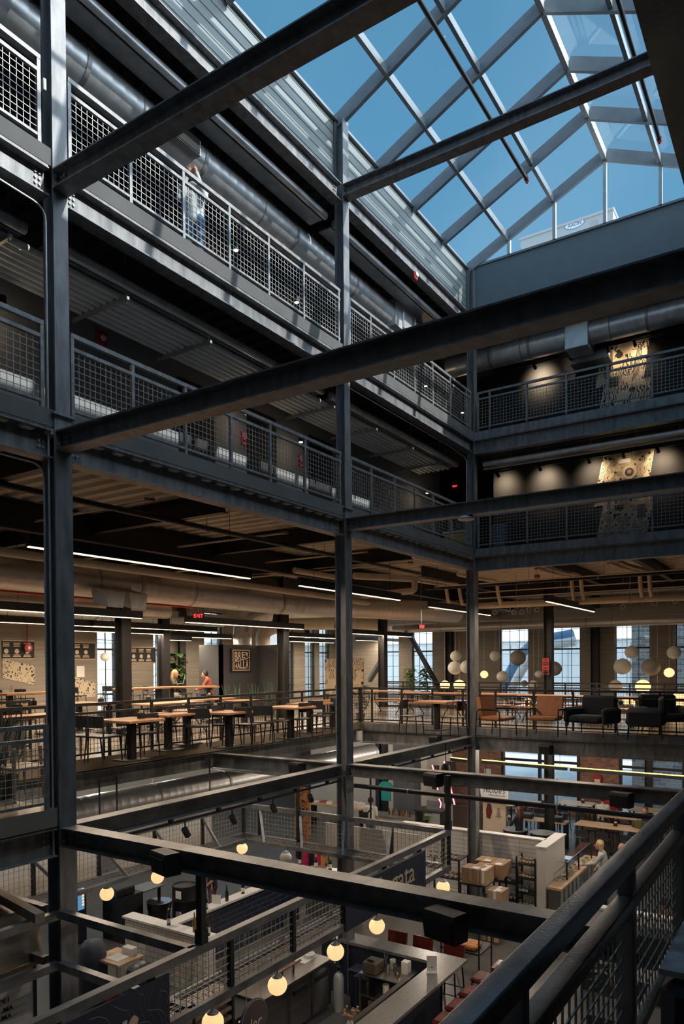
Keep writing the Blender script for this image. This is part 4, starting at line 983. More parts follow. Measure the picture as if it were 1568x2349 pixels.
CH = [((194, 1685), .35, 'black chair right beside the nearest column, turned from the table'), ((238, 1687), .1, 'second black chair from the nearest column'), ((325, 1679), 1.5, 'black chair on the right of the railing table'),
      ((286, 1668), 3.0, 'black chair behind the railing table'), ((411, 1662), -.5, 'black chair alone in the fourth railing bay'), ((453, 1664), .9, 'black chair by the long table before the enclosure'),
      ((520, 1661), -1.4, 'black chair in front of the grey enclosure, left one'), ((568, 1660), .2, 'black chair in front of the grey enclosure, middle one'), ((604, 1655), .6, 'black chair in front of the grey enclosure, right one'), ((636, 1652), -1.2, 'black chair left of the table by the middle column'), ((683, 1647), 1.5, 'black chair right of the table by the middle column'), ((733, 1640), .1, 'black chair next to the middle column, nearest the railing'),
      ((752, 1634), 2.7, 'black chair partly behind the middle column'), ((944, 1640), -1.5, 'grey backed chair left of the square table'), ((1040, 1643), 1.5, 'grey backed chair between the square table and the far corner column'),
      ((20, 1640), 2.9, 'black chair at the far left edge beyond the tables'), ((52, 1650), .2, 'black chair between the two tables left of the nearest column'), ((487, 1648), 2.8, 'black chair behind the long table before the enclosure'), ((372, 1656), 2.0, 'black chair before the small table in the third railing bay'), ((540, 1640), -.3, 'black chair close to the enclosure plants')]
for (px, py), rz, lb in CH:
    p = gp(px, py, F2+.43); place('chair', dining_chair, (p.x, p.y, F2), rz, lb)
def cup(label, p):
    t = thing('menu_caddy', label, 'caddy', p, 'table caddies'); p = V(p); MB().rbox(p.x-.05, p.y-.05, p.z, p.x+.05, p.y+.05, p.z+.10, .01).build('holder', 'black', t); MB().box(p.x-.035, p.y-.01, p.z+.03, p.x+.035, p.y+.01, p.z+.14).build('card', 'board_cream', t)
for i, w in ((0, 'on the table nearest the nearest column'), (1, 'on the long table at the left wall side'), (5, 'on the table right of the first interior column'), (6, 'on the table under the woman with the laptop'), (4, 'on the long table before the enclosure'), (10, 'on the upper table at the far left')):
    p = tpos[i][0]; cup('small black caddy %s' % w, (p.x+.1, p.y+.12, F2+.68))
# high tables by the windows
HT = [((436, 1574), 'high table with the woman at her laptop'), ((329, 1577), 'high table against the left wall, right of the first interior column'), ((70, 1588), 'high table under the farthest left mural')]
hpos = []
for (px, py), lb in HT:
    p = gp(px, py, F2+.98); hpos.append(p); place('high', table(1.5, .62, .98, (-.5, .5)), (p.x, p.y, F2), .95 if 'laptop' in lb else 1.57, lb)
for (px, py), rz, lb in (((387, 1587), -1.0, 'bar chair the blonde woman sits on'), ((423, 1590), -.3, 'bar chair on the near side of the laptop table'), ((468, 1590), 1.6, 'dark bar chair at the right end of the laptop table'), ((303, 1594), .2, 'bar chair left of the wall table'), ((346, 1592), -.3, 'bar chair right of the wall table'), ((57, 1592), .3, 'bar chair in front of the farthest left mural'), ((18, 1594), -.4, 'bar chair at the very left edge'), ((178, 1590), .2, 'bar chair just right of the nearest column by the mural'), ((253, 1588), .5, 'bar chair before the blue window')):
    p = gp(px, py, F2+.69); place('barch', bar_chair, (p.x, p.y, F2), rz, lb)
p = hpos[0]; t = thing('laptop', 'open silver laptop in front of the blonde woman', 'laptop', (p.x, p.y, F2+.98)); z = F2+.98
q = PZ(410, 1569, z); MB().cbox((q.x, q.y, z+.012), .32, .22, .016, .5).build('keyboard', 'stainless', t); MB().cbox((q.x+.10, q.y+.12, z+.13), .32, .012, .22, -.75, ('X', -.25)).build('screen', 'alu', t)
# lounge
for px, py, rz, lb in ((1140, 1655, -1.75, 'tan leather armchair just right of the far corner column, facing right'), (1252, 1655, 3.14, 'tan leather armchair facing away toward the windows')):
    p = gp(px, py, F2+.3); place('tan', armchair, (p.x, p.y, F2), rz, lb)
for px, py, rz, lb in ((1357, 1655, 2.9, 'charcoal lounge chair facing the railing, left one'), (1478, 1660, 1.75, 'charcoal lounge chair seen from the side, right one'), (1520, 1652, -2.6, 'charcoal lounge chair behind the right one')):
    p = gp(px, py, F2+.3); place('sofa', lounge_sofa, (p.x, p.y, F2), rz, lb)
for px, py, lb in ((1190, 1606, 'black side table between the tan armchairs'), (1423, 1617, 'black side table between the charcoal lounge chairs')):
    p = gp(px, py, F2+.53); place('side', side_table, (p.x, p.y, F2), .1, lb); cup('black cup on the %s' % lb[6:], (p.x, p.y, F2+.53))
# paper globes hanging by the far windows
def globe(label, px, py, dpx, m, yy=20.35):
    p = PY(px, py, yy); d = (p-CP).dot(FW); r = dpx*d/CF/2
    t = thing('paper_globe', label, 'lantern', p, 'paper globe lanterns'); MB().sphere(p, r, 24, 16, .94).build('shade', m, t); MB().cyl(p+V((0, 0, r*.93)), (p.x, p.y, 4.31), .005, 5).build('cord', 'white', t); MB().cyl(p+V((0, 0, r*.9)), p+V((0, 0, r*.97)), r*.22, 12).build('collar', 'white', t)
GL = [(1045, 1505, 26, 'globe_white', 'cream paper globe on top of a pair left of the far corner column'), (1043, 1532, 33, 'globe_white', 'larger cream paper globe below another left of the far corner column'), (1070, 1530, 31, 'globe_white', 'paper globe half hidden by the far corner column'),
      (1135, 1505, 25, 'globe_white', 'cream paper globe at the left edge of the third far window'), (1187, 1509, 37, 'globe_grey', 'large brown grey paper globe before the third far window'), (1110, 1547, 18, 'globe_glow', 'small glowing paper globe right of the far corner column'),
      (1152, 1552, 27, 'globe_white', 'cream paper globe low before the third far window'), (1235, 1547, 18, 'globe_white', 'small white paper globe left of the red posters'), (1270, 1534, 35, 'globe_grey', 'grey paper globe half hidden behind the lounge column'),
      (1020, 1572, 23, 'globe_glow', 'glowing paper globe behind the rear railing, left of a pair'), (1053, 1572, 27, 'globe_glow', 'glowing paper globe behind the rear railing, right of a pair'), (1202, 1568, 16, 'globe_grey', 'small grey paper globe at the rear railing'), (1223, 1570, 20, 'globe_white', 'small white paper globe at the rear railing'),
      (1448, 1496, 31, 'globe_white', 'cream paper globe high before the grey brick window'), (1427, 1529, 39, 'globe_white', 'large cream paper globe left of the grey brick window'), (1492, 1530, 42, 'globe_grey', 'largest grey paper globe right of the grey brick window'),
      (1545, 1497, 31, 'globe_white', 'white paper globe at the right edge of the photo'), (1534, 1543, 23, 'globe_glow', 'small glowing paper globe near the right edge'), (1411, 1574, 30, 'globe_white', 'white paper globe cut by the rear railing, left of the brick window'), (1474, 1575, 34, 'globe_glow', 'glowing paper globe cut by the rear railing below the brick window'),
      (1438, 1612, 34, 'globe_glow', 'low glowing paper globe behind the side table'), (1507, 1604, 20, 'globe_glow', 'small low glowing paper globe right of the side table'), (1558, 1606, 40, 'globe_glow', 'low glowing paper globe at the right edge'), (1210, 1612, 22, 'globe_glow', 'low glowing paper globe behind the tan armchair')]
for g in GL: globe(g[4], g[0], g[1], g[2], g[3])
p = PX(240, 1507, -11.2); t = thing('paper_globe', 'white globe standing in for a reflection in the blue left window', 'lantern', p, 'paper globe lanterns'); MB().sphere(p, .13, 20, 12).build('shade', 'globe_white', t); MB().cyl(p+V((0, 0, .12)), (p.x, p.y, 4.31), .004, 5).build('cord', 'black', t)  # solid globe added in place of a reflection in the window glass
# ---------------------------------------------------------------- plants
def potted(name, label, loc, fn, pr=.16, ph=.34, m='pot'):
    t = thing(name, label, 'plant', loc, 'potted plants'); x, y, z = loc
    MB().lathe([(pr*.75, z), (pr, z+ph), (pr*.9, z+ph), (pr*.85, z+ph-.04)], (x, y, 0), 14).build('pot', m, t); fn(t, V((x, y, z+ph-.03))); return t
def snake(n, h, spread, m='leaf_blue'):
    def f(t, c):
        for k in range(n):
            a = random.uniform(0, 6.28); r = random.uniform(.01, spread); L_ = h*random.uniform(.6, 1)
            MB().blade(c+V((math.cos(a)*r, math.sin(a)*r, 0)), c+V((math.cos(a)*r*2.6, math.sin(a)*r*2.6, L_)), random.uniform(.045, .07), bend=(random.uniform(-.03, .03), random.uniform(-.03, .03), 0)).build('leaf', m, t)
    return f
def bushy(n, h, L_, wd, m='leaf', stem=True, up=.5):
    def f(t, c):
        b = MB(); s = MB()
        for k in range(n):
            z = h*random.uniform(.15, 1); a = random.uniform(0, 6.28); q = c+V((math.cos(a)*.05, math.sin(a)*.05, z))
            b.leaf(q, (math.cos(a), math.sin(a), random.uniform(-.1, up)), L_*random.uniform(.7, 1.1), wd*random.uniform(.8, 1.2), .35)
        o = b.build('foliage', m, t); o['kind'] = 'stuff'
        for k in range(3): s.tube([c, c+V((random.uniform(-.05, .05), random.uniform(-.05, .05), h*.5)), c+V((random.uniform(-.08, .08), random.uniform(-.08, .08), h*.95))], .012, 5)
        s.build('stem', 'wood_grey', t)
    return f
PLS = [('snake_plant', 'tall snake plant behind the mesh railing at the left edge', PZ(8, 1845, F2), snake(12, .95, .14)), ('snake_plant', 'second snake plant behind the mesh railing, next to the chair leg', PZ(40, 1838, F2), snake(10, .8, .12))]
for nm_, lb, p, f in PLS: potted(nm_, lb, (p.x-.32, p.y+.05, F2), f, .15, .28)
p = PZ(57, 1848, F2); t = thing('wooden_chair', 'pale wooden chair leg and seat edge behind the mesh railing', 'chair', (p.x-.25, p.y, F2)); q = V((p.x-.22, p.y+.02, F2))
for dx, dy in ((0, 0), (-.42, .05), (-.05, .40), (-.45, .42)): MB().tube([q+V((dx, dy, 0)), q+V((dx*.9, dy*.9, .62))], .02, 6, [.016, .024]).build('leg', 'wood_grey', t)
MB().rbox(q.x-.44, q.y-.02, F2+.36, q.x+.02, q.y+.42, F2+.40, .01).build('seat', 'wood_grey', t); MB().rbox(q.x-.46, q.y-.02, F2+.55, q.x-.42, q.y+.42, F2+.8, .01).build('backrest', 'wood_grey', t)
p = PX(407, 1600, -11.3); potted('fig_tree', 'dark green fiddle leaf fig behind the woman with the laptop', (p.x, p.y, F2), bushy(70, 1.5, .36, .26), .25, .5)
p = PZ(832, 1655, F2); potted('bamboo_palm', 'bushy palm in a pot at the railing corner right of the middle column', (p.x-.2, p.y+.2, F2), bushy(110, .8, .25, .035, 'leaf_blue'), .13, .2)
for px, py, lb, h in ((930, 1600, 'leafy plant on the left by the braced windows', 1.0), (965, 1600, 'broad leaved plant on the right by the braced windows', 1.05), ):
    p = PY(px, py, 21.8); potted('leafy_plant', lb, (p.x, 22.2, F2), bushy(60, h, .34, .16, 'leaf_light' if px < 940 else 'leaf'), .2, .4)
for px, lb in ((478, 'spiky cactus plant before the window left of the grey enclosure'), (365, 'light green plant between the two left interior columns')):
    p = PX(px, 1560, -11.3); potted('tall_plant', lb, (p.x, p.y, F2), snake(8, 1.5, .1, 'leaf' if px > 400 else 'leaf_light'), .2, .4)
for px, py, lb in ((237, 1640, 'snake plant beside the first interior column'), (520, 1625, 'snake plant along the grey enclosure, first from the left'), (545, 1622, 'snake plant along the grey enclosure, second from the left'), (585, 1620, 'snake plant along the grey enclosure, third from the left'), (620, 1618, 'snake plant along the grey enclosure, last on the right'), (40, 1625, 'snake plant beyond the tables at the far left')):
    p = gp(px, py, F2+.3); potted('snake_plant', lb, (p.x, p.y, F2), snake(9, .7, .1), .15, .4)
# ---------------------------------------------------------------- galleries: artwork, wall washers, signs, odds and ends
yw = 13.345
def banner(label, px, m, ov=None):
    pts = [PY(x, y, yw) for x, y in px]; t = thing('wall_mural', label, 'mural', pts[0], 'doodle murals')
    MB().prism([(p.x, p.z) for p in pts], (0, yw-.012, 0), (1, 0, 0), (0, 0, 1), (0, .012, 0)).build('panel', m, t); return t
t = banner('black and white doodle mural on the top far gallery wall', [(1379, 800), (1490, 768), (1476, 869), (1494, 865), (1489, 940), (1372, 958), (1384, 886), (1366, 891)], 'doodle')
e = MB(); p, q = PY(1416, 803, yw), PY(1444, 790, yw); e.box(p.x, yw-.02, p.z, q.x, yw-.012, q.z+.03); e.build('blank_card', 'paper', t)
e = MB(); p, q = PY(1398, 890, yw), PY(1418, 862, yw); e.box(p.x, yw-.016, p.z, q.x, yw-.012, q.z); e.build('dark_block', 'wall_dark', t)
for k in range(4): 
    p = PY(1474-4*k, 785+5*k, yw); MB().bar((p.x, yw-.015, p.z), (p.x-.12, yw-.015, p.z-.75), .016, .006, (0, 1, 0)).bar((p.x, yw-.015, p.z), (p.x-.12, yw-.015, p.z+.0), .006, .016).build('line', 'black', t)
t = banner('black and white doodle mural on the third floor far gallery wall', [(1383, 1046), (1501, 1026), (1489, 1098), (1486, 1104), (1496, 1150), (1484, 1225), (1369, 1232), (1382, 1160), (1362, 1163), (1368, 1120)], 'doodle_b')
p = PY(1443, 1083, yw); a = MB(); MB().cyl((p.x, yw-.012, p.z), (p.x, yw-.018, p.z), .165, 28).build('pale_ring', 'board_cream', t); MB().cyl((p.x, yw-.018, p.z), (p.x, yw-.022, p.z), .10, 24).build('dark_ring', 'black', t); MB().cyl((p.x, yw-.022, p.z), (p.x, yw-.026, p.z), .05, 18).build('centre', 'wood_grey', t)
p, q = PY(1418, 1064, yw), PY(1446, 1051, yw); MB().box(p.x, yw-.02, p.z, q.x, yw-.012, q.z).build('blank_card', 'paper', t)
p = PY(1471, 1172, yw); MB().box(p.x-.09, yw-.018, p.z-.16, p.x+.09, yw-.012, p.z+.16).build('dark_figure', 'wall_grey', t)
for (x0, y0, x1, y1) in ((1410, 1158, 1429, 1172), (1406, 1178, 1412, 1190), (1412, 1178, 1424, 1183)): p, q = PY(x0, y1, yw), PY(x1, y0, yw); MB().box(p.x, yw-.016, p.z, q.x, yw-.012, q.z).build('dark_block', 'black', t)
def washer(label, x, ztrack, zt, power, y=12.86):
    t = thing('track_spotlight', label, 'light', (x, y, ztrack), 'track spotlights')
    d = (V((x, yw, zt))-V((x, y, ztrack))).normalized(); c = V((x, y, ztrack-.06))
    MB().cyl(c-d*.08, c+d*.06, .035, 12, .042).build('head', 'black_steel', t); MB().cyl((x, y, ztrack), c, .012, 6).build('stem', 'black_steel', t)
    MB().cyl(c+d*.055, c+d*.062, .03, 12).build('lens', 'spot_glow', t)
    spot_lamp('lamp', c+d*.08, (x, yw, zt-.04), power, (1, .74, .46), 2.0, 1.0, .03, t)
for lb, x, zt, pw in (('spotlight washing the top far gallery wall, left of the mural', PY(1240, 850, yw).x, 9.05, 60), ('spotlight washing the top far gallery wall, by the duct fitting', PY(1320, 832, yw).x, 9.2, 22), ('spotlight on the left half of the top mural', PY(1405, 830, yw).x, 9.0, 30), ('spotlight on the right half of the top mural', PY(1465, 815, yw).x, 9.0, 30)):
    washer(lb, x, 9.2, zt, pw*(1.0 if 'washing' in lb else .3))
for lb, px, py, pw in (('spotlight on the third floor far wall, first from the corner', 1157, 1110, 26), ('spotlight on the third floor far wall, second from the corner', 1252, 1100, 34), ('spotlight on the third floor far wall, just left of the mural', 1362, 1085, 26), ('spotlight on the third floor far wall, right of the mural', 1517, 1062, 30), ('spotlight aimed at the third floor mural', 1440, 1075, 9)):
    p = PY(px, py, yw); washer(lb, p.x, 6.66, p.z, pw*(.4 if 'aimed' in lb else 1.1))
for z, nm_ in ((9.2, 'top'), (6.66, 'third floor')):
    tag(MB().box(-.1, 12.84, z-.0, 8, 12.88, z+.03).build('light_track', 'black_steel'), 'thin black light track along the %s far gallery' % nm_, 'track')
t = pipe('white pipe along the third floor far gallery ceiling', [(.0, 12.2, 6.62), (6.4, 12.2, 6.60)], .03, 'conduit_white', group='gallery pipes', hang=((1.4, 12.2, 6.61), (3.6, 12.2, 6.61)), htop=7.1)
for lb, px, py in (('magenta notice on the third floor gallery wall, left one', 560, 1007), ('magenta notice on the third floor gallery wall, right one', 690, 1058)):
    p = PX(px, py, -1.745); t = thing('notice', lb, 'notice', p, 'magenta notices'); MB().box(-1.75, p.y-.09, p.z-.13, -1.735, p.y+.09, p.z+.13).build('sheet', 'sign_magenta', t)
    e = MB()
    for dz, wv in ((.09, .10), (.05, .13), (0.0, .06), (-.09, .08)): e.box(-1.735, p.y-wv/2, p.z+dz-.012, -1.732, p.y+wv/2, p.z+dz+.012)
    e.build('print', 'paper', t)
p = PX(236, 775, -1.7); t = thing('fire_alarm', 'red fire alarm strobe on the third floor gallery wall', 'alarm', p); MB().rbox(-1.75, p.y-.09, p.z-.1, -1.70, p.y+.09, p.z+.1, .015).build('backplate', 'red_paint', t); MB().sphere((-1.69, p.y, p.z), .045, 12, 8).build('strobe', 'white', t)
p = PX(950, 634, -.0); t = thing('fire_alarm', 'small red and white alarm on the roof edge beam near the far corner', 'alarm', (.02, p.y, p.z)); MB().rbox(-.005, p.y-.07, p.z-.08, .05, p.y+.07, p.z+.08, .015).build('backplate', 'red_paint', t); MB().rbox(.05, p.y-.05, p.z-.02, .075, p.y+.05, p.z+.07, .01).build('strobe', 'white', t)
# gallery doors and panels behind the mesh
for i, (px, py) in enumerate(((500, 560), (640, 660), (880, 800))):
    p = PX(px, py, -1.745); d = struct('door_%d' % (i+1)); MB().box(-1.75, p.y-.45, F4, -1.72, p.y+.45, F4+1.9).build('leaf', 'black', d); MB().box(-1.75, p.y-.5, F4, -1.70, p.y-.45, F4+1.95).box(-1.75, p.y+.45, F4, -1.70, p.y+.5, F4+1.95).build('frame', 'black_steel', d); MB().cyl((-1.70, p.y+.36, F4+.9), (-1.70, p.y+.36, F4+1.05), .012, 6).build('door_handle', 'chrome', d)
for i, (px, py) in enumerate(((452, 960), (600, 1010), (735, 1070))):
    p = PX(px, py, -1.745); d = struct('door_%d' % (i+4)); MB().box(-1.75, p.y-.42, F3, -1.73, p.y+.42, F3+1.9).build('leaf', 'wall_dark', d); MB().cyl((-1.70, p.y+.33, F3+.85), (-1.70, p.y+.33, F3+1.0), .012, 6).build('door_handle', 'chrome', d)
def downlight(label, p, x=-.95, lampw=.9):
    t = thing('downlight', label, 'light', p, 'gallery downlights'); p = V(p); MB().cyl(p, p+V((0, 0, .10)), .05, 12).build('can', 'black_steel', t); MB().cyl(p-V((0, 0, .004)), p, .04, 12).build('lens', 'spot_glow', t); point_lamp('lamp', p-V((0, 0, .06)), lampw, (1, .7, .42), .04, t)
for lb, px, py, z in (('small warm downlight behind the top mesh, right of the standing man', 541, 574, 9.15), ('small warm downlight behind the top mesh near the middle column', 680, 694, 9.15), ('small warm downlight behind the top mesh, right of the middle column', 976, 886, 9.15), ('warm downlight behind the top mesh at the far corner', 1060, 947, 9.15), ('warm downlight over the third floor gallery near its middle', 567, 950, 6.4), ('warm downlight over the third floor gallery by the right notice', 690, 1014, 6.4), ('warm downlight over the third floor gallery right of the middle column', 980, 1131, 6.4), ('warm downlight over the third floor gallery at the left edge', 5, 698, 6.4)):
    p = PZ(px, py, z); p = PX(px, py, -1.35); downlight(lb, (-1.35, p.y, p.z))
p = PY(1052, 1240, 12.3); t = thing('cleaning_cart', 'yellow janitor bag with broom behind the third floor mesh in the corner', 'cart', (-.75, 12.0, F3)); MB().rbox(-.95, 11.85, F3+.15, -.35, 12.2, F3+.48, .03).build('bag', 'yellow', t); MB().rbox(-.97, 11.83, F3+.48, -.33, 12.22, F3+.52, .01).build('rim', 'white', t); MB().cyl((-.75, 12.0, F3+.3), (-.80, 12.0, F3+1.0), .012, 6).build('broom_handle', 'wood_pale', t)
for x in (-.9, -.4): MB().cyl((x, 11.9, F3), (x, 11.9, F3+.15), .03, 8).build('wheel', 'black', t)
t = thing('trash_bin', 'grey blue round bin behind the third floor mesh beside the far corner column', 'bin', (.42, 12.1, F3)); MB().lathe([(.17, 0), (.21, .52), (.23, .53), (.23, .57), (.20, .57), (.19, .5)], (.42, 12.1, F3), 20).build('body', 'bin_blue', t)
MB().lathe([(.212, .36), (.216, .38)], (.42, 12.1, F3), 20).build('rib', 'bin_blue', t)
t = thing('ceiling_lamp', 'flat white lamp under the third floor crossing beam from the middle column', 'lamp', (2.25, 5.91, 4.08)); MB().lathe([(.09, .06), (.14, .02), (.13, 0), (.02, -.01)], (2.25, 5.91, 4.08), 20).build('dish', 'white', t)
# ---------------------------------------------------------------- roof top and the view outside
u = thing('rooftop_unit', 'pale rooftop air unit with an oval AAON badge behind the skylight gable', 'air unit', (.7, 17.7, R5+.27))
MB().prism([(-.72, 14.85), (-.72, 14.66), (-.5, 14.35), (-.5, 10.9), (2.04, 10.9), (2.04, 14.85)], (0, 17, 0), (1, 0, 0), (0, 0, 1), (0, 2.2, 0)).build('casing', 'unit_grey', u)
MB().box(-.74, 16.96, 14.83, 2.07, 19.25, 14.9).build('top_flange', 'unit_grey', u); MB().box(-.4, 17.1, R5+.26, 1.95, 19.1, 10.9).build('curb', 'galv_dull', u)
c = PY(1317, 515, 17); e = MB(); e.prism([(.30*math.cos(a), .13*math.sin(a)) for a in [2*PI*i/28 for i in range(28)]], (c.x, 16.995, c.z), (1, 0, 0), (0, 0, 1), (0, .004, 0)); e.build('badge', 'building_blue', u)
MB().prism([(.275*math.cos(a), .107*math.sin(a)) for a in [2*PI*i/28 for i in range(28)]], (c.x, 16.99, c.z), (1, 0, 0), (0, 0, 1), (0, .004, 0)).build('badge_field', 'building_white', u)
fit_text('lettering', 'AAON', 'building_blue', u, (c.x-.2, 16.988, c.z-.055), (1, 0, 0), (0, 0, 1), .4, .11, .003, bold=.02)
MB().box(1.42, 16.99, 14.3, 1.62, 17.0, 14.7).build('access_panel', 'alu', u)
S(MB().box(-90, 23.7, G-.4, 60, 120, G-.1).box(-90, -40, G-.4, -14.3, 24, G-.1), 'ground', 'pave')
b_ = thing('building', 'long white building across the street beyond the far windows', 'building', (0, 46, G)); MB().box(-46, 44, G-.1, 34, 56, 3.25).build('wall', 'building_white', b_); MB().box(-46.1, 43.9, 3.0, 34.1, 56.1, 3.3).build('parapet', 'white', b_)
e = MB()
for k in range(40): e.box(-45+2*k, 43.97, G, -44.96+2*k, 44.0, 3.0)
e.build('panel_joint', 'alu', b_)
t = thing('grain_spout', 'blue and white slanted pipe outside the third far window', 'pipe', (-3.0, 32, G)); p0, p1 = PY(1160, 1565, 32), PY(1216, 1478, 32)
MB().tube(MB().bend([(p0.x-1.2, 32, G), p0, p1, (p1.x+2.2, 32, p1.z+.35)], 1.2, 6), .38, 14).build('spout', 'building_blue', t); MB().tube(MB().bend([(p0.x-.7, 31.7, G), (p0.x+.5, 31.7, p0.z), (p1.x+.5, 31.7, p1.z-.15), (p1.x+2.4, 31.7, p1.z+.1)], 1.2, 6), .24, 12).build('white_edge', 'building_white', t)
b_ = thing('building', 'grey brick building at the right of the far windows', 'building', (6, 30, G)); x0 = PY(1448, 1500, 29).x; MB().box(x0, 29, G-.1, x0+12, 38, 9).build('wall', 'brick_grey', b_)
b_ = thing('building', 'white building outside the left windows', 'building', (-34, 14, G)); MB().box(-40, -4, G-.1, -30, 40, 3.4).build('wall', 'building_white', b_); MB().box(-40.1, -4.1, 3.2, -29.9, 40.1, 3.5).build('parapet', 'alu', b_)
t = thing('outside_stair', 'grey outdoor stair flight outside the windows left of the middle column', 'stair', (-24, 27, G)); MB().bar((-24, 21, -1.5), (-24, 32, 5.5), 1.0, .3).build('stringer', 'alu', t); MB().bar((-24.6, 21, -.6), (-24.6, 32, 6.4), .06, .06).build('handrail', 'alu', t)
for k in range(5): y = 21.5+2.4*k; MB().cyl((-24, y, G-.1), (-24, y, -1.2+1.53*k), .08, 8).build('post', 'alu', t)
for lb, x, y, h in (('green tree outside the left wall behind the nearest column', -19, 9.3, 4.5), ('green tree outside the left wall, behind the first wall graphic', -20, 5.5, 4), ('distant tree beyond the white building at the braced windows', -18, 62, 4.5)):
    t = thing('tree', lb, 'tree', (x, y, G), 'trees outside'); b2 = MB()
    for k in range(9): b2.sphere((x+random.uniform(-1.3, 1.3), y+random.uniform(-1.3, 1.3), G+h*random.uniform(.45, 1.0)), random.uniform(.7, 1.3), 10, 7)
    b2.build('crown', 'tree', t); MB().cyl((x, y, G-.1), (x, y, G+h*.6), .18, 8).build('trunk', 'wood_grey', t)
# ================================================================ the food hall on the ground floor
HT_ = []
ZT, ZB = -.93, -1.50                                     # top and bottom chords of the hanging canopy frames
def chord(b, p, q, w=.085): return b.bar(p, q, w, w)
cf = thing('hanging_canopy', 'hanging steel canopy frame with wire mesh ringing the wine bar', 'canopy', (0, 2.9, ZB))
XF, XB, YA, YB = 2.02, -2.30, -.02, 5.68
for a, c in (((XF, -3.5), (XF, YB)), ((XB, YA), (XB, YB)), ((XB, YB), (XF, YB)), ((.02, YA), (XF, YA)), ((XB, YA), (-.24, YA))):
    for z, nm_ in ((ZT, 'top_chord'), (ZB, 'bottom_chord')): chord(MB(), (*a, z), (*c, z)).build(nm_, 'steel_worn', cf)
for a, c in (((XF-.34, -3.3), (XF-.34, YB-.3)), ((XB+.34, YA+.3), (XB+.34, YB-.3)), ((XB+.34, YB-.34), (XF-.34, YB-.34))): chord(MB(), (*a, ZB), (*c, ZB), .06).build('inner_chord', 'steel_worn', cf)
def truss(p, q, inward, n, skip=()):
    p, q, w = V(p), V(q), V(inward)
    for k in range(n+1):
        c = p.lerp(q, k/n)
        MB().bar((c.x, c.y, ZB), (c.x, c.y, ZT), .05, .05).build('upright', 'black_steel', cf)
        if k < n: MB().bar((c.x, c.y, ZT-.03), c.lerp(q, .4/n*1.0)+w*.34+V((0, 0, ZB)), .045, .045).build('brace', 'rail_steel', cf)
truss((XF, -2.6, 0), (XF, YB, 0), (-1, 0, 0), 8); truss((XB, YA+.1, 0), (XB, YB, 0), (1, 0, 0), 5); truss((XB+.4, YB, 0), (XF-.1, YB, 0), (0, -1, 0), 4)
def mesh_in(o, u, U): MB().wires(V(o)+V((0, 0, .05)), u, (0, 0, 1), U, ZT-ZB-.1, .075, .003).build('mesh_panel', 'wire', cf, flat=True)
mesh_in((XF, -.33, ZB), (0, 1, 0), 2.9); mesh_in((XF, 4.76, ZB), (0, 1, 0), .9); mesh_in((XB, YA+.1, ZB), (0, 1, 0), 5.5); mesh_in((XB+.1, YB, ZB), (1, 0, 0), 4.1)
def rack(x0, y0, x1, y1, alongx):                         # wire shelf between the bottom chords
    b = MB(); n = int((x1-x0 if alongx else y1-y0)/.09)
    for k in range(n+1):
        if alongx: x = x0+(x1-x0)*k/n; b.bar((x, y0, ZB+.03), (x, y1, ZB+.03), .006, .006)
        else: y = y0+(y1-y0)*k/n; b.bar((x0, y, ZB+.03), (x1, y, ZB+.03), .006, .006)
    for k in range(5):
        if alongx: y = y0+(y1-y0)*k/4; b.bar((x0, y, ZB+.036), (x1, y, ZB+.036), .007, .007)
        else: x = x0+(x1-x0)*k/4; b.bar((x, y0, ZB+.036), (x, y1, ZB+.036), .007, .007)
    b.build('wire_shelf', 'wire', cf, flat=True)
rack(XF-.33, -.3, XF-.03, YB-.4, False); rack(XB+.03, .3, XB+.33, YB-.4, False); rack(XB+.4, YB-.33, XF-.4, YB-.03, True)
for lb, a in (('white backing board behind the rear mesh of the canopy, nearer part', (XB-.32, .25, -1.55, XB-.29, 2.6, -.95)), ('white backing board behind the rear mesh of the canopy, farther part', (XB-.32, 2.9, -1.55, XB-.29, 5.1, -1.0)), ('white backing board behind the far mesh of the canopy', (-.9, YB+.75, -1.8, 1.1, YB+.78, -1.25))):
    o = thing('display_board', lb, 'board', ((a[0]+a[3])/2, (a[1]+a[4])/2, a[2]), 'backing boards'); MB().box(*a).build('panel', 'white_plaster', o); MB().bar(((a[0]+a[3])/2, a[1]+.02, a[5]), ((a[0]+a[3])/2, a[1]+.02, -.02), .02, .02).bar(((a[0]+a[3])/2, a[4]-.02, a[5]), ((a[0]+a[3])/2, a[4]-.02, -.02), .02, .02).build('hanger', 'black_steel', o)
for lb, x, y, z0, z1 in (('black square post hanging from the nearest crossing beam to the canopy', 2.02, .10, ZT+.04, -.21), ('black square post hanging from the middle crossing beam to the canopy corner', 2.02, 5.66, ZT+.04, -.02), ('thin black post hanging from the tie beam through the far canopy side', -.95, 5.62, -1.75, -.02)):
    t = thing('hanger_post', lb, 'post', (x, y, z0), 'hanger posts'); w_ = .035 if 'square' in lb else .025; MB().box(x-w_, y-w_, z0, x+w_, y+w_, z1).build('tube', 'black_steel', t); MB().box(x-w_*1.3, y-w_*1.3, z0, x+w_*1.3, y+w_*1.3, z0+.14).build('sleeve', 'black_steel', t)
cf2 = thing('hanging_canopy', 'second hanging canopy frame of steel tubes left of the nearest column', 'canopy', (-.3, -3, ZB))
for z, nm_ in ((-.97, 'top_chord'), (-1.52, 'bottom_chord')):
    chord(MB(), (-.06, -7, z), (-.06, -.005, z)).build(nm_, 'steel_worn', cf2)
p, q = V((-2.3, -1.1, -1.35)), V((-.35, -.45, -1.35)); chord(MB(), PZ(-60, 2022, -.84), PZ(92, 2106, -.84), .10).build('cross_tube', 'wood_grey', cf2)
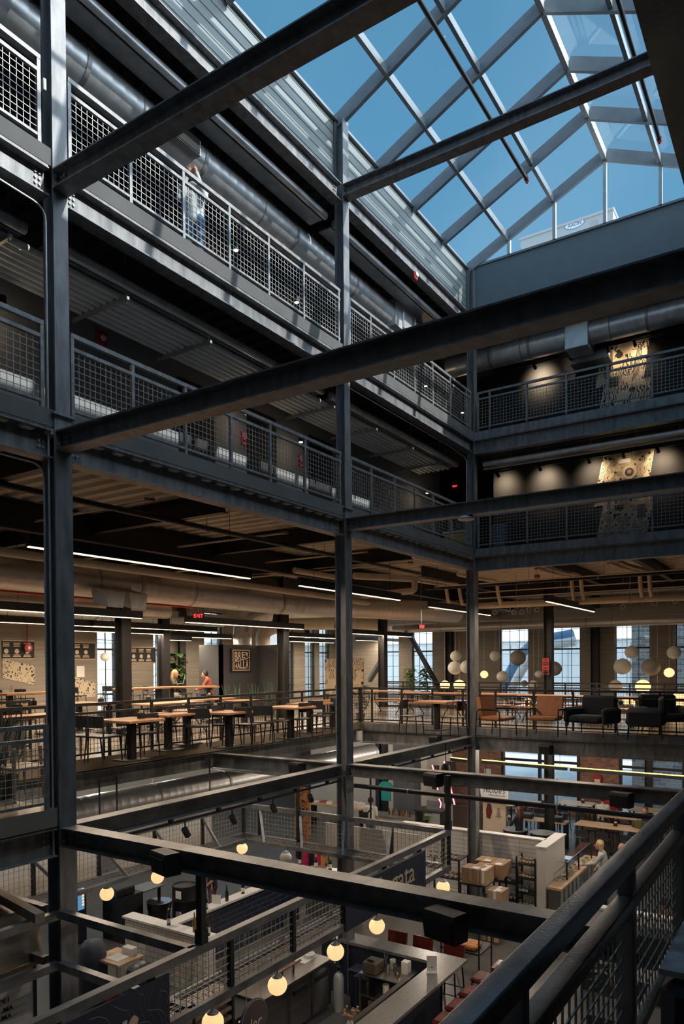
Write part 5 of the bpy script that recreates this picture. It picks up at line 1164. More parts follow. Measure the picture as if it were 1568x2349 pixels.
MB().wires((-2.9, -3.2, -1.1), (0, 1, 0), (0, 0, 1), 3.0, .62, .075, .003).build('mesh_panel', 'wire', cf2, flat=True); MB().box(-3.05, -3.2, -1.15, -3.02, -.2, -.62).build('backing_panel', 'white_plaster', cf2)
b = MB()
for k in range(20): b.bar((-2.9, -3.1+.15*k, -1.14), (-2.5, -3.1+.15*k, -1.14), .006, .006)
for k in range(5): b.bar((-2.9+.1*k, -3.2, -1.135), (-2.9+.1*k, -.2, -1.135), .007, .007)
b.build('wire_shelf', 'wire', cf2, flat=True)
for y in (-2.6, -1.7, -.8): MB().bar((-2.9, y, -.5), (-2.5, y+.3, -1.14), .045, .045).build('brace', 'rail_steel', cf2)
# navy signs on the canopy
xs = XF+.05
sg = thing('canopy_sign', 'navy sign reading er with pale contour lines, bottom left', 'sign', (xs, -1.4, ZB)); y1 = PX(385, 2260, xs).y
MB().box(xs, -2.6, -1.74, xs+.02, y1, -.99).build('panel', 'navy', sg)
fit_text('lettering', 'er', 'board_cream', sg, (xs+.021, PX(205, 2345, xs).y, -1.62), (0, 1, 0), (0, 0, 1), PX(312, 2320, xs).y-PX(205, 2345, xs).y, .42, .012, shear=.25)
b = MB()
for k in range(9):
    pts = []; y0 = -2.3+.22*k
    for j in range(9): pts.append((xs+.0215, min(y1-.01, y0+.05*j+.04*math.sin(j*1.3+k)), -1.02-.045*j*(1+.15*math.sin(k*2.1))-.05*math.sin(j*.8+k*1.7)**2))
    b.tube(b.bend(pts, .04, 3), .0018, 4)
for k in range(5):
    b.tube(b.bend([(xs+.0215, y1-.02-.1*k+.03*math.sin(j*1.1+k), -1.03-.06*j) for j in range(8-k)], .05, 3), .0018, 4)
b.build('contour_lines', 'wire', sg)
sg = thing('canopy_sign', 'navy sign reading Mångata on the canopy, behind the nearest crossing beam', 'sign', (xs, 3.7, ZB)); ya, yb = PX(790, 2089, xs).y, PX(973, 1990, xs).y
MB().box(xs, ya, -1.54, xs+.02, yb, -1.01).build('panel', 'navy', sg); MB().box(xs, ya, -1.012, xs+.024, yb, -1.0).build('edge_trim', 'rail_steel', sg)
yt0, yt1 = PX(866, 2011, xs).y, PX(946, 1990, xs).y; w1 = (yt1-yt0)/.74
fit_text('lettering', 'Mångata', 'board_cream', sg, (xs+.021, yt1-w1, -1.45), (0, 1, 0), (0, 0, 1), w1, .38, .012)
# globe pendants
def bulb(label, px, py, x, r=.112, m='bulb', lamp=True):
    p = PX(px, py, x); t = thing('globe_pendant', label, 'lamp', p, 'globe pendants'); MB().sphere(p, r, 20, 14).build('glass_globe', m, t); MB().lathe([(r*.55, r*.82), (r*.5, r*.98), (r*.2, r*1.12), (.01, r*1.3)], p, 14).build('cap', 'galv_dull', t)
    MB().cyl(p+V((0, 0, r*1.2)), (p.x, p.y, ZB-.03), .006, 6).build('cord', 'black', t)
    if lamp: point_lamp('lamp', p, 7, (1, .68, .36), r*1.02, t)
for lb, px, py, x in (('glowing globe pendant nearest, at the bottom edge left of the round sign', 488, 2345, 1.8), ('glowing globe pendant over the stainless fridge', 636, 2260, 1.8), ('glowing globe pendant left of the gas cylinder', 769, 2183, 1.8), ('glowing globe pendant under the crossing beam above the bar corner', 864, 2124, 1.8), ('glowing globe pendant at the far right corner of the canopy', 1016, 2035, 1.8),
                      ('glowing globe pendant at the rear left, beside the nearest column', 245, 2050, -2.64), ('glowing globe pendant at the rear, before the black barrels', 361, 2012, -2.64), ('glowing globe pendant at the rear corner of the canopy', 555, 1946, -2.66)): bulb(lb, px, py, x)
bulb('unlit clear globe pendant right of the rear corner pendant', 655, 1967, -1.5, m='globe_white', lamp=False)
# bar counter
gz = G+.98
t = thing('bar_counter', 'L shaped grey bar counter of the wine bar', 'counter', (1.9, 3.6, G))
MB().prism([(2.11, 6.2), (-.6, 6.2), (-.6, 5.80), (1.68, 5.80), (1.68, -1), (2.11, -1)], (0, 0, gz-.05), (1, 0, 0), (0, 1, 0), (0, 0, .05)).build('counter_top', 'counter_grey', t)
MB().box(1.70, -1, G, 1.78, 5.9, gz-.05).box(-.6, 5.84, G, 1.78, 5.92, gz-.05).build('front_panel', 'navy', t); MB().box(1.36, -1, G+.62, 1.70, 5.2, G+.66).build('work_shelf', 'wood_pale', t); MB().box(1.64, 5.9, G, 1.72, 5.98, gz-.05).build('end_post', 'white', t)
linear_light('warm light strip under the inner edge of the bar counter', (1.6, 3.2, gz-.16), (1.6, 5.0, gz-.16), 6, drop=gz-.06, group='hall strip lights')
p = PZ(990, 2230, gz); t = thing('menu_stand', 'white menu card standing on the bar corner', 'menu', (p.x, p.y, gz)); MB().cbox((p.x, p.y, gz+.13), .16, .012, .26, .55).build('card', 'paper', t); MB().cbox((p.x+.01, p.y-.03, gz+.008), .17, .08, .016, .55).build('foot', 'paper', t); q = V((p.x+.006, p.y-.008, gz+.08)); MB().cbox(q, .018, .006, .018, .55).build('mark', 'leather_wine', t)
def bar_stool():
    t = thing('bar_stool', '', 'stool', (0, 0, 0), 'wine red bar stools'); 
    MB().rbox(-.2, -.2, .62, .2, .2, .71, .04).build('seat', 'leather_wine', t)
    b = MB(); b.cbox((0, -.2, .84), .38, .06, .24, 0, ('X', .12)); b.build('backrest', 'leather_wine', t)
    for sx in (-1, 1):
        for sy in (-1, 1): MB().tube([(sx*.16, sy*.16, .62), (sx*.2, sy*.2, 0)], .014, 6).build('leg', 'black_steel', t)
    f = MB()
    for a, c in (((-.19, .19), (.19, .19)), ((-.19, -.19), (.19, -.19)), ((-.19, -.19), (-.19, .19)), ((.19, -.19), (.19, .19))): f.cyl((*a, .22), (*c, .22), .009, 6)
    f.build('footrest', 'black_steel', t); return t
for px, py, lb in ((1110, 2246, 'first wine red bar stool from the bar corner'), (1084, 2280, 'second wine red bar stool from the bar corner'), (1055, 2312, 'third wine red bar stool from the bar corner'), (1025, 2344, 'fourth wine red bar stool from the bar corner')):
    p = PZ(px, py, G+.7); place('stool', bar_stool, (p.x-.03, p.y+.1, G), PI/2, lb)
for x, lb in ((.48, 'left wine red stool behind the bar, backrest showing'), (1.0, 'middle wine red stool behind the bar, backrest showing'), (1.62, 'right wine red stool behind the bar, by the orange bags')): place('stool', bar_stool, (x, 6.55, G), PI, lb)
# behind the bar
t = thing('steel_cart', 'stainless shelf cart crowded with cups behind the bar', 'cart', (1.05, 5.6, G)); cz = (.62, 5.15, 1.45, 5.74)
for z in (.80, .45, .16): MB().box(cz[0], cz[1], G+z-.02, cz[2], cz[3], G+z).build('shelf', 'stainless', t)
for x in (cz[0]+.02, cz[2]-.02):
    for y in (cz[1]+.02, cz[3]-.02): MB().box(x-.015, y-.015, G, x+.015, y+.015, G+.8).build('leg', 'stainless', t)
zt = G+.80
t = thing('towel_stack', 'stack of folded dark grey towels on the steel cart', 'towels', (.78, 5.35, zt))
for k in range(4): MB().rbox(.66, 5.2, zt+.045*k, .92, 5.5, zt+.045*k+.043, .015).build('towel', 'cloth_olive', t)
tag(MB().rbox(.72, 5.25, zt+.185, .84, 5.33, zt+.215, .012).build('handset', 'black'), 'black handset lying on the folded towels', 'handset')
def tumbler(m, r, h):
    def fn():
        t = thing('tumbler', '', 'cup', (0, 0, 0), 'bar cups and tools'); MB().lathe([(r*.8, 0), (r, h), (r*.9, h), (r*.72, .01)], n=12).build('body', m, t); return t
    return fn
for i, (x, y, m, r, h, lb) in enumerate(((.98, 5.45, 'glass_case', .04, .14, 'clear glass jar of straws by the towels'), (1.06, 5.36, 'stainless', .04, .16, 'steel shaker at the front of the cart'), (1.12, 5.5, 'stainless', .035, .13, 'steel tumbler behind the shaker'), (1.2, 5.4, 'glass_case', .045, .12, 'clear mixing glass beside the shaker'), (1.27, 5.32, 'stainless', .03, .10, 'small steel jigger at the cart edge'), (1.02, 5.6, 'white', .05, .15, 'white tub at the back of the cart'))):
    place('tum%d' % i, tumbler(m, r, h), (x, y, zt), 0, lb, 'cup')
t = thing('bar_tools', 'bar spoons and straws standing in the clear jar', 'tools', (.98, 5.45, zt+.02))
for k in range(7): a = k*.9; MB().cyl((.98, 5.45, zt+.02), (.98+.05*math.cos(a), 5.45+.05*math.sin(a), zt+.28), .005, 5).build('straw', ('black', 'cloth_teal', 'chrome', 'card')[k % 4], t)
for x, y, w, h, lb, m in ((1.3, 5.55, .12, .2, 'white card standing on the cart', 'paper'), (.78, 5.4, .3, .12, 'brown carton on the lowest cart shelf', 'card'), (1.1, 5.3, .22, .13, 'white carton on the lowest cart shelf', 'white')):
    z = zt if 'standing' in lb else G+.16; tag(MB().box(x-w/2, y-.06, z, x+w/2, y+.06, z+h).build('carton', m), lb, 'box')
tag(MB().cyl((1.0, 5.4, G+.45), (1.0, 5.4, G+.6), .055, 14).build('canister', 'white'), 'white canister on the middle cart shelf', 'canister')
tag(MB().rbox(1.48, 5.3, G+.66, 1.66, 5.55, G+.74, .02).build('tool_tray', 'red_paint'), 'red tray wedged behind the bar counter', 'tray')
p = PZ(777, 2318, G); t = thing('gas_cylinder', 'brushed aluminium gas cylinder behind the bar', 'cylinder', (p.x, p.y, G)); MB().lathe([(.085, 0), (.09, .02), (.09, .55), (.07, .62), (.03, .65), (.03, .68)], (p.x, p.y, G), 20).build('body', 'alu', t); MB().cyl((p.x, p.y, G+.66), (p.x, p.y, G+.76), .025, 10).cyl((p.x-.08, p.y, G+.74), (p.x+.06, p.y, G+.74), .014, 8).build('valve', 'black_steel', t); MB().cyl((p.x-.1, p.y-.01, G+.78), (p.x-.1, p.y+.02, G+.78), .035, 14).build('gauge', 'chrome', t)
for dx, dy, lb in ((.2, .35, 'dark blue wheeled bin behind the gas cylinder'), (.42, .18, 'black bin with a liner right of the gas cylinder')):
    t = thing('waste_bin', lb, 'bin', (p.x+dx, p.y+dy, G), 'bins behind the bar'); MB().rbox(p.x+dx-.13, p.y+dy-.13, G, p.x+dx+.13, p.y+dy+.13, G+.62, .03).build('body', 'navy' if 'blue' in lb else 'black', t); MB().rbox(p.x+dx-.15, p.y+dy-.15, G+.60, p.x+dx+.15, p.y+dy+.15, G+.66, .02).build('liner', 'navy', t)
# back counter with fridges, along the rear of the bar
t = thing('back_counter', 'stainless counter with fridge doors behind the bar', 'counter', (-.35, 4.4, G)); MB().box(-.75, 3.4, G+.80, .0, 5.3, G+.86).build('counter_top', 'stainless', t); MB().box(-.72, 3.42, G+.06, -.06, 5.28, G+.80).build('cabinet', 'stainless', t)
for y in (4.12, 4.72): 
    d = MB().box(-.06, y+.02, G+.08, -.02, y+.56, G+.78).build('door', 'stainless', t); MB().box(-.02, y+.10, G+.62, .005, y+.44, G+.70).build('door_handle', 'black', d)
t2 = thing('bottle_cooler', 'black glass fronted cooler with bottles left of the stainless doors', 'cooler', (-.35, 3.7, G)); MB().box(-.70, 2.75, G, -.02, 3.38, G+.82).build('cabinet', 'black', t2); MB().box(-.02, 2.8, G+.08, .01, 3.34, G+.74).build('door', 'bottle_black', t2); MB().cyl((.03, 2.85, G+.78), (.03, 3.3, G+.78), .012, 8).build('door_handle', 'chrome', t2)
e = MB()
for k in range(6): e.box(.011, 2.86+.16*(k % 3), G+.2+.25*(k//3), .014, 2.96+.16*(k % 3), G+.36+.25*(k//3))
e.build('label_row', 'label_white', t2)
t = thing('beer_tap', 'steel beer tap rail on the stainless counter', 'tap', (-.3, 4.2, G+.86)); z = G+.86
for y in (4.05, 4.35): MB().cyl((-.12, y, z), (-.12, y, z+.2), .025, 10).build('column', 'chrome', t)
MB().cyl((-.12, 3.9, z+.2), (-.12, 4.55, z+.2), .022, 10).build('rail', 'copper', t)
tag(MB().box(-.5, 4.85, G+.86, -.25, 5.2, G+.868).build('paper_sheet', 'paper'), 'printed sheets lying on the stainless counter', 'paper')
tag(MB().lathe([(.09, .86), (.11, .93), (.05, .98), (.055, 1.0)], (-.35, 5.1, G), 12).build('bowl', 'white'), 'white bowl beside the printed sheets', 'bowl')
t = thing('slat_rack', 'dark slatted rack at the bottom edge behind the round sign', 'rack', (.1, 2.1, G))
for k in range(9): MB().box(-.2, 1.2, G+.3+.13*k, .1, 2.7, G+.35+.13*k).build('slat', 'wood_grey', t)
for y in (1.22, 1.9, 2.66): MB().box(-.2, y-.02, G, .12, y+.02, G+1.45).build('upright', 'black_steel', t)
p = PX(582, 2338, .95); t = thing('round_sign', 'round navy hanging sign with the letters ler, cut by the bottom edge', 'sign', p); MB().cyl(p-V((.012, 0, 0)), p+V((.012, 0, 0)), .26, 32).build('disc', 'navy', t)
r_ = MB(); r_.tube([p+V((.013, .245*math.cos(a), .245*math.sin(a))) for a in [2*PI*i/32 for i in range(33)]], .004, 5); r_.build('rim', 'galv_dull', t); fit_text('lettering', 'ler', 'board_cream', t, p+V((.013, -.10, -.12)), (0, 1, 0), (0, 0, 1), .24, .15, .006, shear=.2)
for dy in (-.14, .14): MB().cyl(p+V((0, dy, .21)), (p.x, p.y+dy, ZB), .005, 5).build('rope', 'wood_pale', t)
p = PZ(800, 2345, gz+.1); t = thing('flower_vase', 'small vase of dried pale flowers at the bottom edge of the bar', 'vase', (1.72, p.y-.1, gz)); c = V((1.74, p.y-.05, gz)); MB().lathe([(.04, 0), (.06, .08), (.03, .16)], c, 12).build('vase', 'white', t)
for k in range(22): a = random.uniform(0, 6.28); q = c+V((math.cos(a)*random.uniform(.02, .16), math.sin(a)*random.uniform(.02, .16), random.uniform(.24, .36))); MB().tube([c+V((0, 0, .14)), q], .003, 4).sphere(q, .018, 6, 5).build('flower', 'card_pale', t)
# low tiled wall with bottles
t = thing('half_wall', 'low L shaped wall, white tiles outside and navy tiles inside, with a white cap', 'wall', (-3.2, 5.5, G)); cz = -3.06
MB().box(-4.25, 4.43, G, -2.1, 4.65, cz-.04).build('white_tiled_arm', 'tile_white', t); MB().box(-3.30, 4.65, G, -3.10, 8.5, cz-.04).build('navy_tiled_arm', 'tile_navy', t)
MB().box(-4.29, 4.39, cz-.04, -2.06, 4.67, cz).build('cap', 'white', t); MB().box(-3.34, 4.67, cz-.04, -3.06, 8.5, cz).build('cap', 'white', t)
def bottle(m, lab=True, h=.30, r=.037, band=None):
    def fn():
        t = thing('wine_bottle', '', 'bottle', (0, 0, 0), 'wine bottles on the half wall'); g_ = MB().lathe([(r*.9, 0), (r, .01), (r, h*.55), (r*.8, h*.64), (r*.4, h*.74), (r*.36, h*.97), (r*.42, h)], n=16).build('glass', m, t)
        if lab: MB().lathe([(r*1.02, h*.16), (r*1.02, h*.44)], n=16).build('label', 'label_white', g_)
        if band: MB().lathe([(r*.44, h*.80), (r*.46, h*1.002), (.002, h*1.004)], n=12).build('foil', band, t)
        return t
    return fn
for key, px, py, lb, args in (('b1', 387, 2122, 'dark green bottle at the left end of the half wall', ('bottle_black', True)), ('b2', 446, 2138, 'slim amber bottle at the corner of the half wall', ('bottle_amber', False, .35, .034)), ('b3', 477, 2146, 'green bottle with red foil and white label at the end of the half wall', ('bottle_green', True, .36, .042, 'leather_wine')), ('b4', 473, 2086, 'green bottle with a cream label on the navy arm', ('bottle_green', True)), ('b5', 520, 2067, 'black bottle on the navy arm', ('bottle_black', False, .32)), ('b6', 557, 2050, 'bottle with a cream label tucked under the crossing beam', ('bottle_black', True))):
    p = PZ(px, py, cz); place(key, bottle(*args), (p.x, p.y, cz), .4, lb, 'bottle')
p = PZ(500, 2074, cz); tag(MB().cbox((p.x-.05, p.y, cz+.09), .2, .01, .18, .3).build('menu_card', 'paper'), 'white folded card between the bottles on the navy arm', 'card')
for px, py, lb in ((724, 1992, 'dark bottle with a white label on the rear ledge, left one'), (757, 1996, 'dark bottle with a gold top on the rear ledge, right one'), (687, 1985, 'black bottle by the pink cloths')):
    p = PZ(px, py, cz); place('b7', bottle('bottle_black', True, .33, .04, 'yellow'), (p.x, p.y, cz), 0, lb, 'bottle')
p = PZ(740, 1998, cz); o = thing('rear_ledge', 'grey ledge behind the wine bar holding two bottles', 'ledge', (p.x, p.y+.2, G)); MB().box(p.x-.5, p.y-.12, cz-.05, p.x+.9, p.y+.35, cz).build('ledge_top', 'counter_grey', o); MB().box(p.x-.45, p.y-.08, G, p.x+.85, p.y+.3, cz-.05).build('body', 'wall_grey', o)
p = PZ(700, 1965, -2.8); t = thing('cloth_display', 'pink and black patterned cloths hung left of the middle column', 'cloths', (p.x, p.y+.4, -3.3))
for k, m in enumerate(('cloth_pink', 'black', 'cloth_pink', 'doodle_d')): MB().rbox(p.x-.35+.18*k, p.y+.35, -3.25, p.x-.2+.18*k, p.y+.42, -2.62-.03*k, .015).build('cloth', m, t)
MB().box(p.x-.45, p.y+.36, -2.62, p.x+.45, p.y+.41, -2.58).box(p.x-.45, p.y+.36, G, p.x-.41, p.y+.41, -2.58).box(p.x+.41, p.y+.36, G, p.x+.45, p.y+.41, -2.58).build('stand', 'black_steel', t)
# left of the half wall: bins, barrels, table, machine
t = thing('bus_station', 'black bussing station with a grey tub on top, beside the black barrels', 'station', (-5.75, 5.6, G)); MB().box(-6.0, 5.3, G, -5.35, 5.85, G+.98).build('cabinet', 'black', t); MB().rbox(-5.95, 5.2, G+.98, -5.4, 5.7, G+1.16, .03).build('tub', 'chair_black', t); MB().box(-5.9, 5.85, G+.92, -5.4, 6.5, G+.95).build('shelf', 'counter_grey', t); MB().box(-5.5, 6.4, G, -5.45, 6.45, G+.92).build('leg', 'black_steel', t)
for x, y, lb in ((-5.12, 6.1, 'black bin with a clear liner, left of the barrel with white labels'),):
    t = thing('waste_bin', lb, 'bin', (x, y, G), 'black bins'); MB().lathe([(.2, 0), (.26, .72), (.24, .72), (.2, .3)], (x, y, G), 20).build('body', 'black', t); MB().lathe([(.265, .6), (.275, .74), (.24, .74)], (x, y, G), 20).build('liner', 'bottle_black', t)
p = PZ(357, 2125, G); t = thing('barrel', 'stacked black barrel with white labels behind the half wall', 'barrel', (-5.05, 6.65, G)); c = V((-5.0, 6.75, G)); MB().lathe([(.26, 0), (.28, .02), (.28, .3), (.29, .32), (.28, .34), (.28, .62), (.29, .64), (.28, .66), (.28, .95), (.26, .96), (.24, .93)], c, 24).build('drum', 'black', t)
for z in (.72, .26): MB().box(c.x+.02, c.y-.30, G+z, c.x+.18, c.y-.285, G+z+.17).build('label', 'paper', t)
p = PZ(190, 2110, G); t = thing('vending_machine', 'dark machine with a glowing blue screen right beside the nearest column', 'machine', (-6.3, 5.2, G)); c = PX(178, 2060, -6.15); MB().rbox(-6.7, c.y-.35, G, -6.15, c.y+.24, G+1.55, .03).build('cabinet', 'navy', t); MB().box(-6.15, c.y-.28, G+.72, -6.14, c.y+.16, G+1.5).build('screen', 'screen_glow', t)
e = MB()
for k in range(10): e.box(-6.14, c.y+.10, G+.8+.065*k, -6.13, c.y+.15, G+.84+.065*k)
e.build('button_row', 'bulb', t)
c = PZ(212, 2165, G+1.0); t = thing('patio_heater', 'tall navy covered object standing beside the nearest column', 'cover', (c.x, c.y, G)); MB().lathe([(.26, 0), (.25, .7), (.22, .95), (.15, 1.05), (.05, 1.08)], (c.x, c.y, G), 20).build('cover', 'navy_paint', t)
c = PZ(322, 2215, G+.8); t = thing('plastic_drum', 'dark rounded drum in front of the white tiles', 'drum', (c.x, c.y, G)); MB().lathe([(.24, 0), (.25, .6), (.22, .78), (.12, .84), (.06, .85)], (c.x, c.y, G), 20).build('body', 'chair_black', t)
c = PZ(268, 2192, G+.8); t = thing('work_table', 'small work table with papers beside the white tiles', 'table', (c.x, c.y, G)); MB().box(c.x-.35, c.y-.25, G+.74, c.x+.35, c.y+.3, G+.78).build('table_top', 'wood_pale', t)
for sx in (-.32, .32):
    for sy in (-.22, .27): MB().box(c.x+sx-.02, c.y+sy-.02, G, c.x+sx+.02, c.y+sy+.02, G+.74).build('leg', 'alu', t)
tag(MB().box(c.x-.12, c.y-.15, G+.78, c.x+.18, c.y+.12, G+.785).build('paper_sheet', 'paper'), 'white paper on the small work table', 'paper'); tag(MB().box(c.x-.05, c.y+.15, G+.78, c.x+.2, c.y+.28, G+.90).build('carton', 'white'), 'white and red carton at the back of the small work table', 'box'); tag(MB().box(c.x+.12, c.y-.4, G+.2, c.x+.36, c.y-.28, G+.55).build('carton', 'red_paint'), 'red carton under the small work table', 'box')
# menu board and hood at the left edge
xm = -.45
y1, z1 = PX(76, 2211, xm).y, PX(76, 2211, xm).z; t = thing('menu_board', 'white letter board listing oysters, bottom left corner', 'menu board', (xm, -.9, z1-1.0)); MB().box(xm-.03, -2.2, z1-1.0, xm, y1, z1).build('board', 'white', t)
MB().box(xm-.04, y1, z1-1.0, xm+.01, y1+.035, z1).build('edge', 'black', t)
e = MB()
for k in range(12): e.box(xm, -2.2, z1-.08*(k+1)-.004, xm+.004, y1-.08, z1-.08*(k+1))
e.build('letter_rail', 'alu', t)
for s, px, py, px2 in (('- PEI', -18, 2311, 20), ('K -MA', -12, 2330, 30), ('S -MA', -14, 2348, 26)):
    a, c = PX(px, py+2, xm), PX(px2, py-6, xm); fit_text('lettering', s, 'black', t, (xm+.005, a.y, a.z-.0), (0, 1, 0), (0, 0, 1), c.y-a.y, .052, .003, bold=.012)
t = thing('range_hood', 'grey metal hood above the letter board at the left edge', 'hood', (-.6, -1.2, -1.6)); y2 = PX(92, 2200, -.5).y; MB().prism([(0, 0), (-.9, 0), (-.9, .62), (-.08, .62), (0, .05)], (-.45, -3.0, -1.585), (1, 0, 0), (0, 0, 1), (0, y2+3.0, 0)).build('hood', 'stainless', t); MB().box(-.47, -3, -1.60, -.43, y2, -1.55).build('lip', 'wood_grey', t)
tag(MB().box(-.6, .1-.42, G, -.56, .1-.38, -1.55).build('pole', 'black_steel'), 'thin black pole beside the letter board', 'pole')
# loudspeakers clamped on the crossing beams
def spk():
    t = thing('loudspeaker', '', 'speaker', (0, 0, 0), 'black loudspeakers on the beams')
    MB().prism([(-.07, 0), (.08, 0), (.10, .16), (.07, .21), (-.08, .21), (-.10, .17)], (-.14, 0, -.10), (0, 1, 0), (0, 0, 1), (.28, 0, 0)).build('cabinet', 'black_steel', t)
    MB().prism([(-.074, .01), (-.10, .165), (-.106, .165), (-.08, .01)], (-.125, 0, -.10), (0, 1, 0), (0, 0, 1), (.25, 0, 0)).build('grille', 'black', t); MB().box(-.04, .08, -.02, .04, .16, .05).build('bracket', 'black_steel', t); return t
for px, py, y, lb in ((380, 1979, -.14, 'black loudspeaker on the nearest crossing beam, left one'), (1021, 2123, -.14, 'black loudspeaker on the nearest crossing beam, right one'), (993, 1789, 5.66, 'black loudspeaker on the middle crossing beam, left one'), (1425, 1835, 5.66, 'black loudspeaker on the middle crossing beam, right one'), (1252, 1720, 11.44, 'black loudspeaker on the far edge beam'), (681, 1763, 5.6, 'black loudspeaker on the beam left of the middle column'), (998, 1698, 11.4, 'black loudspeaker left of the far corner column')):
    p = PY(px, py, y); o = place('spk', spk, p, -.25, lb)
# track with small spots under the tie beams, junction boxes
for a, c, w in ((.35, 5.6, 'nearest and middle columns'), (6.2, 11.4, 'middle and far columns')):
    t = thing('light_track', 'black track with clips under the tie beam between the %s' % w, 'track', (.0, (a+c)/2, -.27)); MB().box(-.03, a, -.275, .01, c, -.25).build('rail', 'black_steel', t)
    for k in range(6): y = a+.4+(c-a-.8)*k/5; MB().rbox(-.04, y-.03, -.26, .02, y+.03, -.205, .008).build('clip', 'black_steel', t)
def tspot():
    t = thing('track_spotlight', '', 'light', (0, 0, 0), 'hall track spotlights'); MB().cyl((0, 0, .12), (0, 0, .0), .01, 6).build('stem', 'black_steel', t); MB().cyl((0, .05, -.08), (.02, -.03, .02), .045, 12).build('head', 'black_steel', t); return t
for px, py, lb in ((424, 1895, 'first'), (532, 1862, 'second'), (625, 1838, 'third'), (710, 1818, 'fourth')):
    p = PX(px, py, -.01); place('tspot', tspot, (-.01, p.y, -.395), 0, 'black track spotlight under the tie beam, %s from the nearest column' % lb, 'light')
p = PX(1003, 1765, -.3); t = thing('bell_pendant', 'dark bell shaped pendant lamp before the pink neon tubes', 'lamp', (-.1, p.y, -.75)); MB().lathe([(.03, .22), (.09, .18), (.12, 0), (.11, -.02)], (-.1, p.y, -.72), 16).build('shade', 'black_steel', t); MB().cyl((-.1, p.y, -.5), (-.1, p.y, -.02), .01, 6).build('stem', 'black_steel', t)
# ---------------------------------------------------------------- deli wall, shelves, counter
t = thing('tiled_wall', 'white stacked tile wall with a pale pier at its end, behind the shelves of jars', 'wall', (0, 11.9, G)); wz = -2.4
MB().box(-2.2, 11.86, G, 1.62, 12.0, wz-.03).build('tiled_face', 'tile_white_stack', t); MB().box(-2.2, 11.82, wz-.03, 1.62, 12.04, wz).build('cap', 'white', t)
MB().box(1.63, 11.2, G, 1.84, 12.7, wz-.03).build('pier', 'white_plaster', t); MB().box(1.60, 11.17, wz-.03, 1.87, 12.73, wz).build('pier_cap', 'white', t)
def rackshelf(label, x0, x1, y0, y1, zs, top):
    t = thing('shelf_rack', label, 'shelf', ((x0+x1)/2, (y0+y1)/2, G), 'black shelf racks')
    for x in (x0, x1):
        for y in (y0, y1): MB().box(x-.018, y-.018, G, x+.018, y+.018, top).build('upright', 'black_steel', t)
    for z in zs: MB().box(x0, y0, z-.025, x1, y1, z).build('shelf', 'black_steel', t)
    return t
rs = (-2.86, -3.19, -3.54, -3.85)
rackshelf('black shelf rack of jars against the white pier', 1.16, 1.60, 11.2, 11.55, rs, -2.70); rackshelf('black shelf rack of jars against the white tiles, lower left', .55, 1.12, 11.35, 11.7, (-3.0, -3.4, -3.8), -2.98)
_j = {}
def jar(m, h, r, lid='card'):
    def fn():
        t = thing('jar', '', 'jar', (0, 0, 0), 'jars on the shelf racks'); g_ = MB().lathe([(r*.9, 0), (r, .01), (r, h*.8), (r*.8, h*.9)], n=10).build('glass', m, t); MB().lathe([(r*.85, h*.88), (r*.85, h), (.001, h)], n=10).build('lid', lid, t); MB().lathe([(r*1.02, h*.2), (r*1.02, h*.6)], n=10).build('label', 'label_white', g_); return t
    return fn
jk = [('jar_amber', .13, .035), ('jar_red', .12, .035), ('jar_green', .13, .036), ('jar_red', .10, .04), ('jar_blue', .16, .04)]
def jarrow(where, x0, x1, y, z, n, kinds):
    for k in range(n):
        q = kinds[k % len(kinds)]; x = x0+(x1-x0)*(k+.5)/n
        place('jar%d' % q, jar(*jk[q]), (x, y+random.uniform(-.02, .02), z), 0, 'jar %s, %s' % (where, ('first from the left', 'second from the left', 'third from the left', 'fourth from the left', 'fifth from the left', 'sixth from the left', 'seventh from the left', 'eighth from the left', 'ninth from the left', 'tenth from the left')[k]), 'jar')
jarrow('on the top shelf of the rack by the pier', 1.18, 1.58, 11.3, rs[0], 5, (0, 0, 1, 1, 2)); jarrow('on the second shelf of the rack by the pier', 1.18, 1.58, 11.3, rs[1], 5, (1, 0, 1, 3, 1)); jarrow('on the third shelf of the rack by the pier', 1.18, 1.4, 11.3, rs[2], 3, (2, 4, 2)); jarrow('on the bottom shelf of the rack by the pier', 1.18, 1.58, 11.3, rs[3], 5, (2, 2, 0, 2, 2))
jarrow('on the upper shelf of the lower left rack', .6, .95, 11.45, -3.0, 3, (1, 1, 0)); jarrow('on the middle shelf of the lower left rack', .6, .95, 11.45, -3.4, 4, (0, 0, 2, 2)); jarrow('on the lowest shelf of the lower left rack', .6, 1.08, 11.45, -3.8, 5, (0, 2, 0, 2, 0))
rackshelf('black rack carrying the cardboard boxes', .42, .98, 9.7, 11.0, (-3.05, -3.62), -3.04); rackshelf('black rack of bottles left of the cardboard boxes', -.55, .3, 9.9, 10.4, (-2.62, -3.05, -3.5), -2.6)
for k in range(9): place('jar4', jar(*jk[4]), (.48+.055*k, 9.82+.05*(k % 2), -3.62), 0, 'blue topped bottle under the cardboard boxes, %s of nine' % ('first', 'second', 'third', 'fourth', 'fifth', 'sixth', 'seventh', 'eighth', 'last')[k], 'bottle')
jarrow('on the lower shelf of the rack left of the boxes', -.5, .25, 10.0, -3.5, 8, (1, 0, 3, 2)); jarrow('on the middle shelf of the rack left of the boxes', -.5, .25, 10.0, -3.05, 7, (1, 1, 0)); jarrow('on the top shelf of the rack left of the boxes', -.5, .25, 10.0, -2.62, 6, (1, 2, 1))
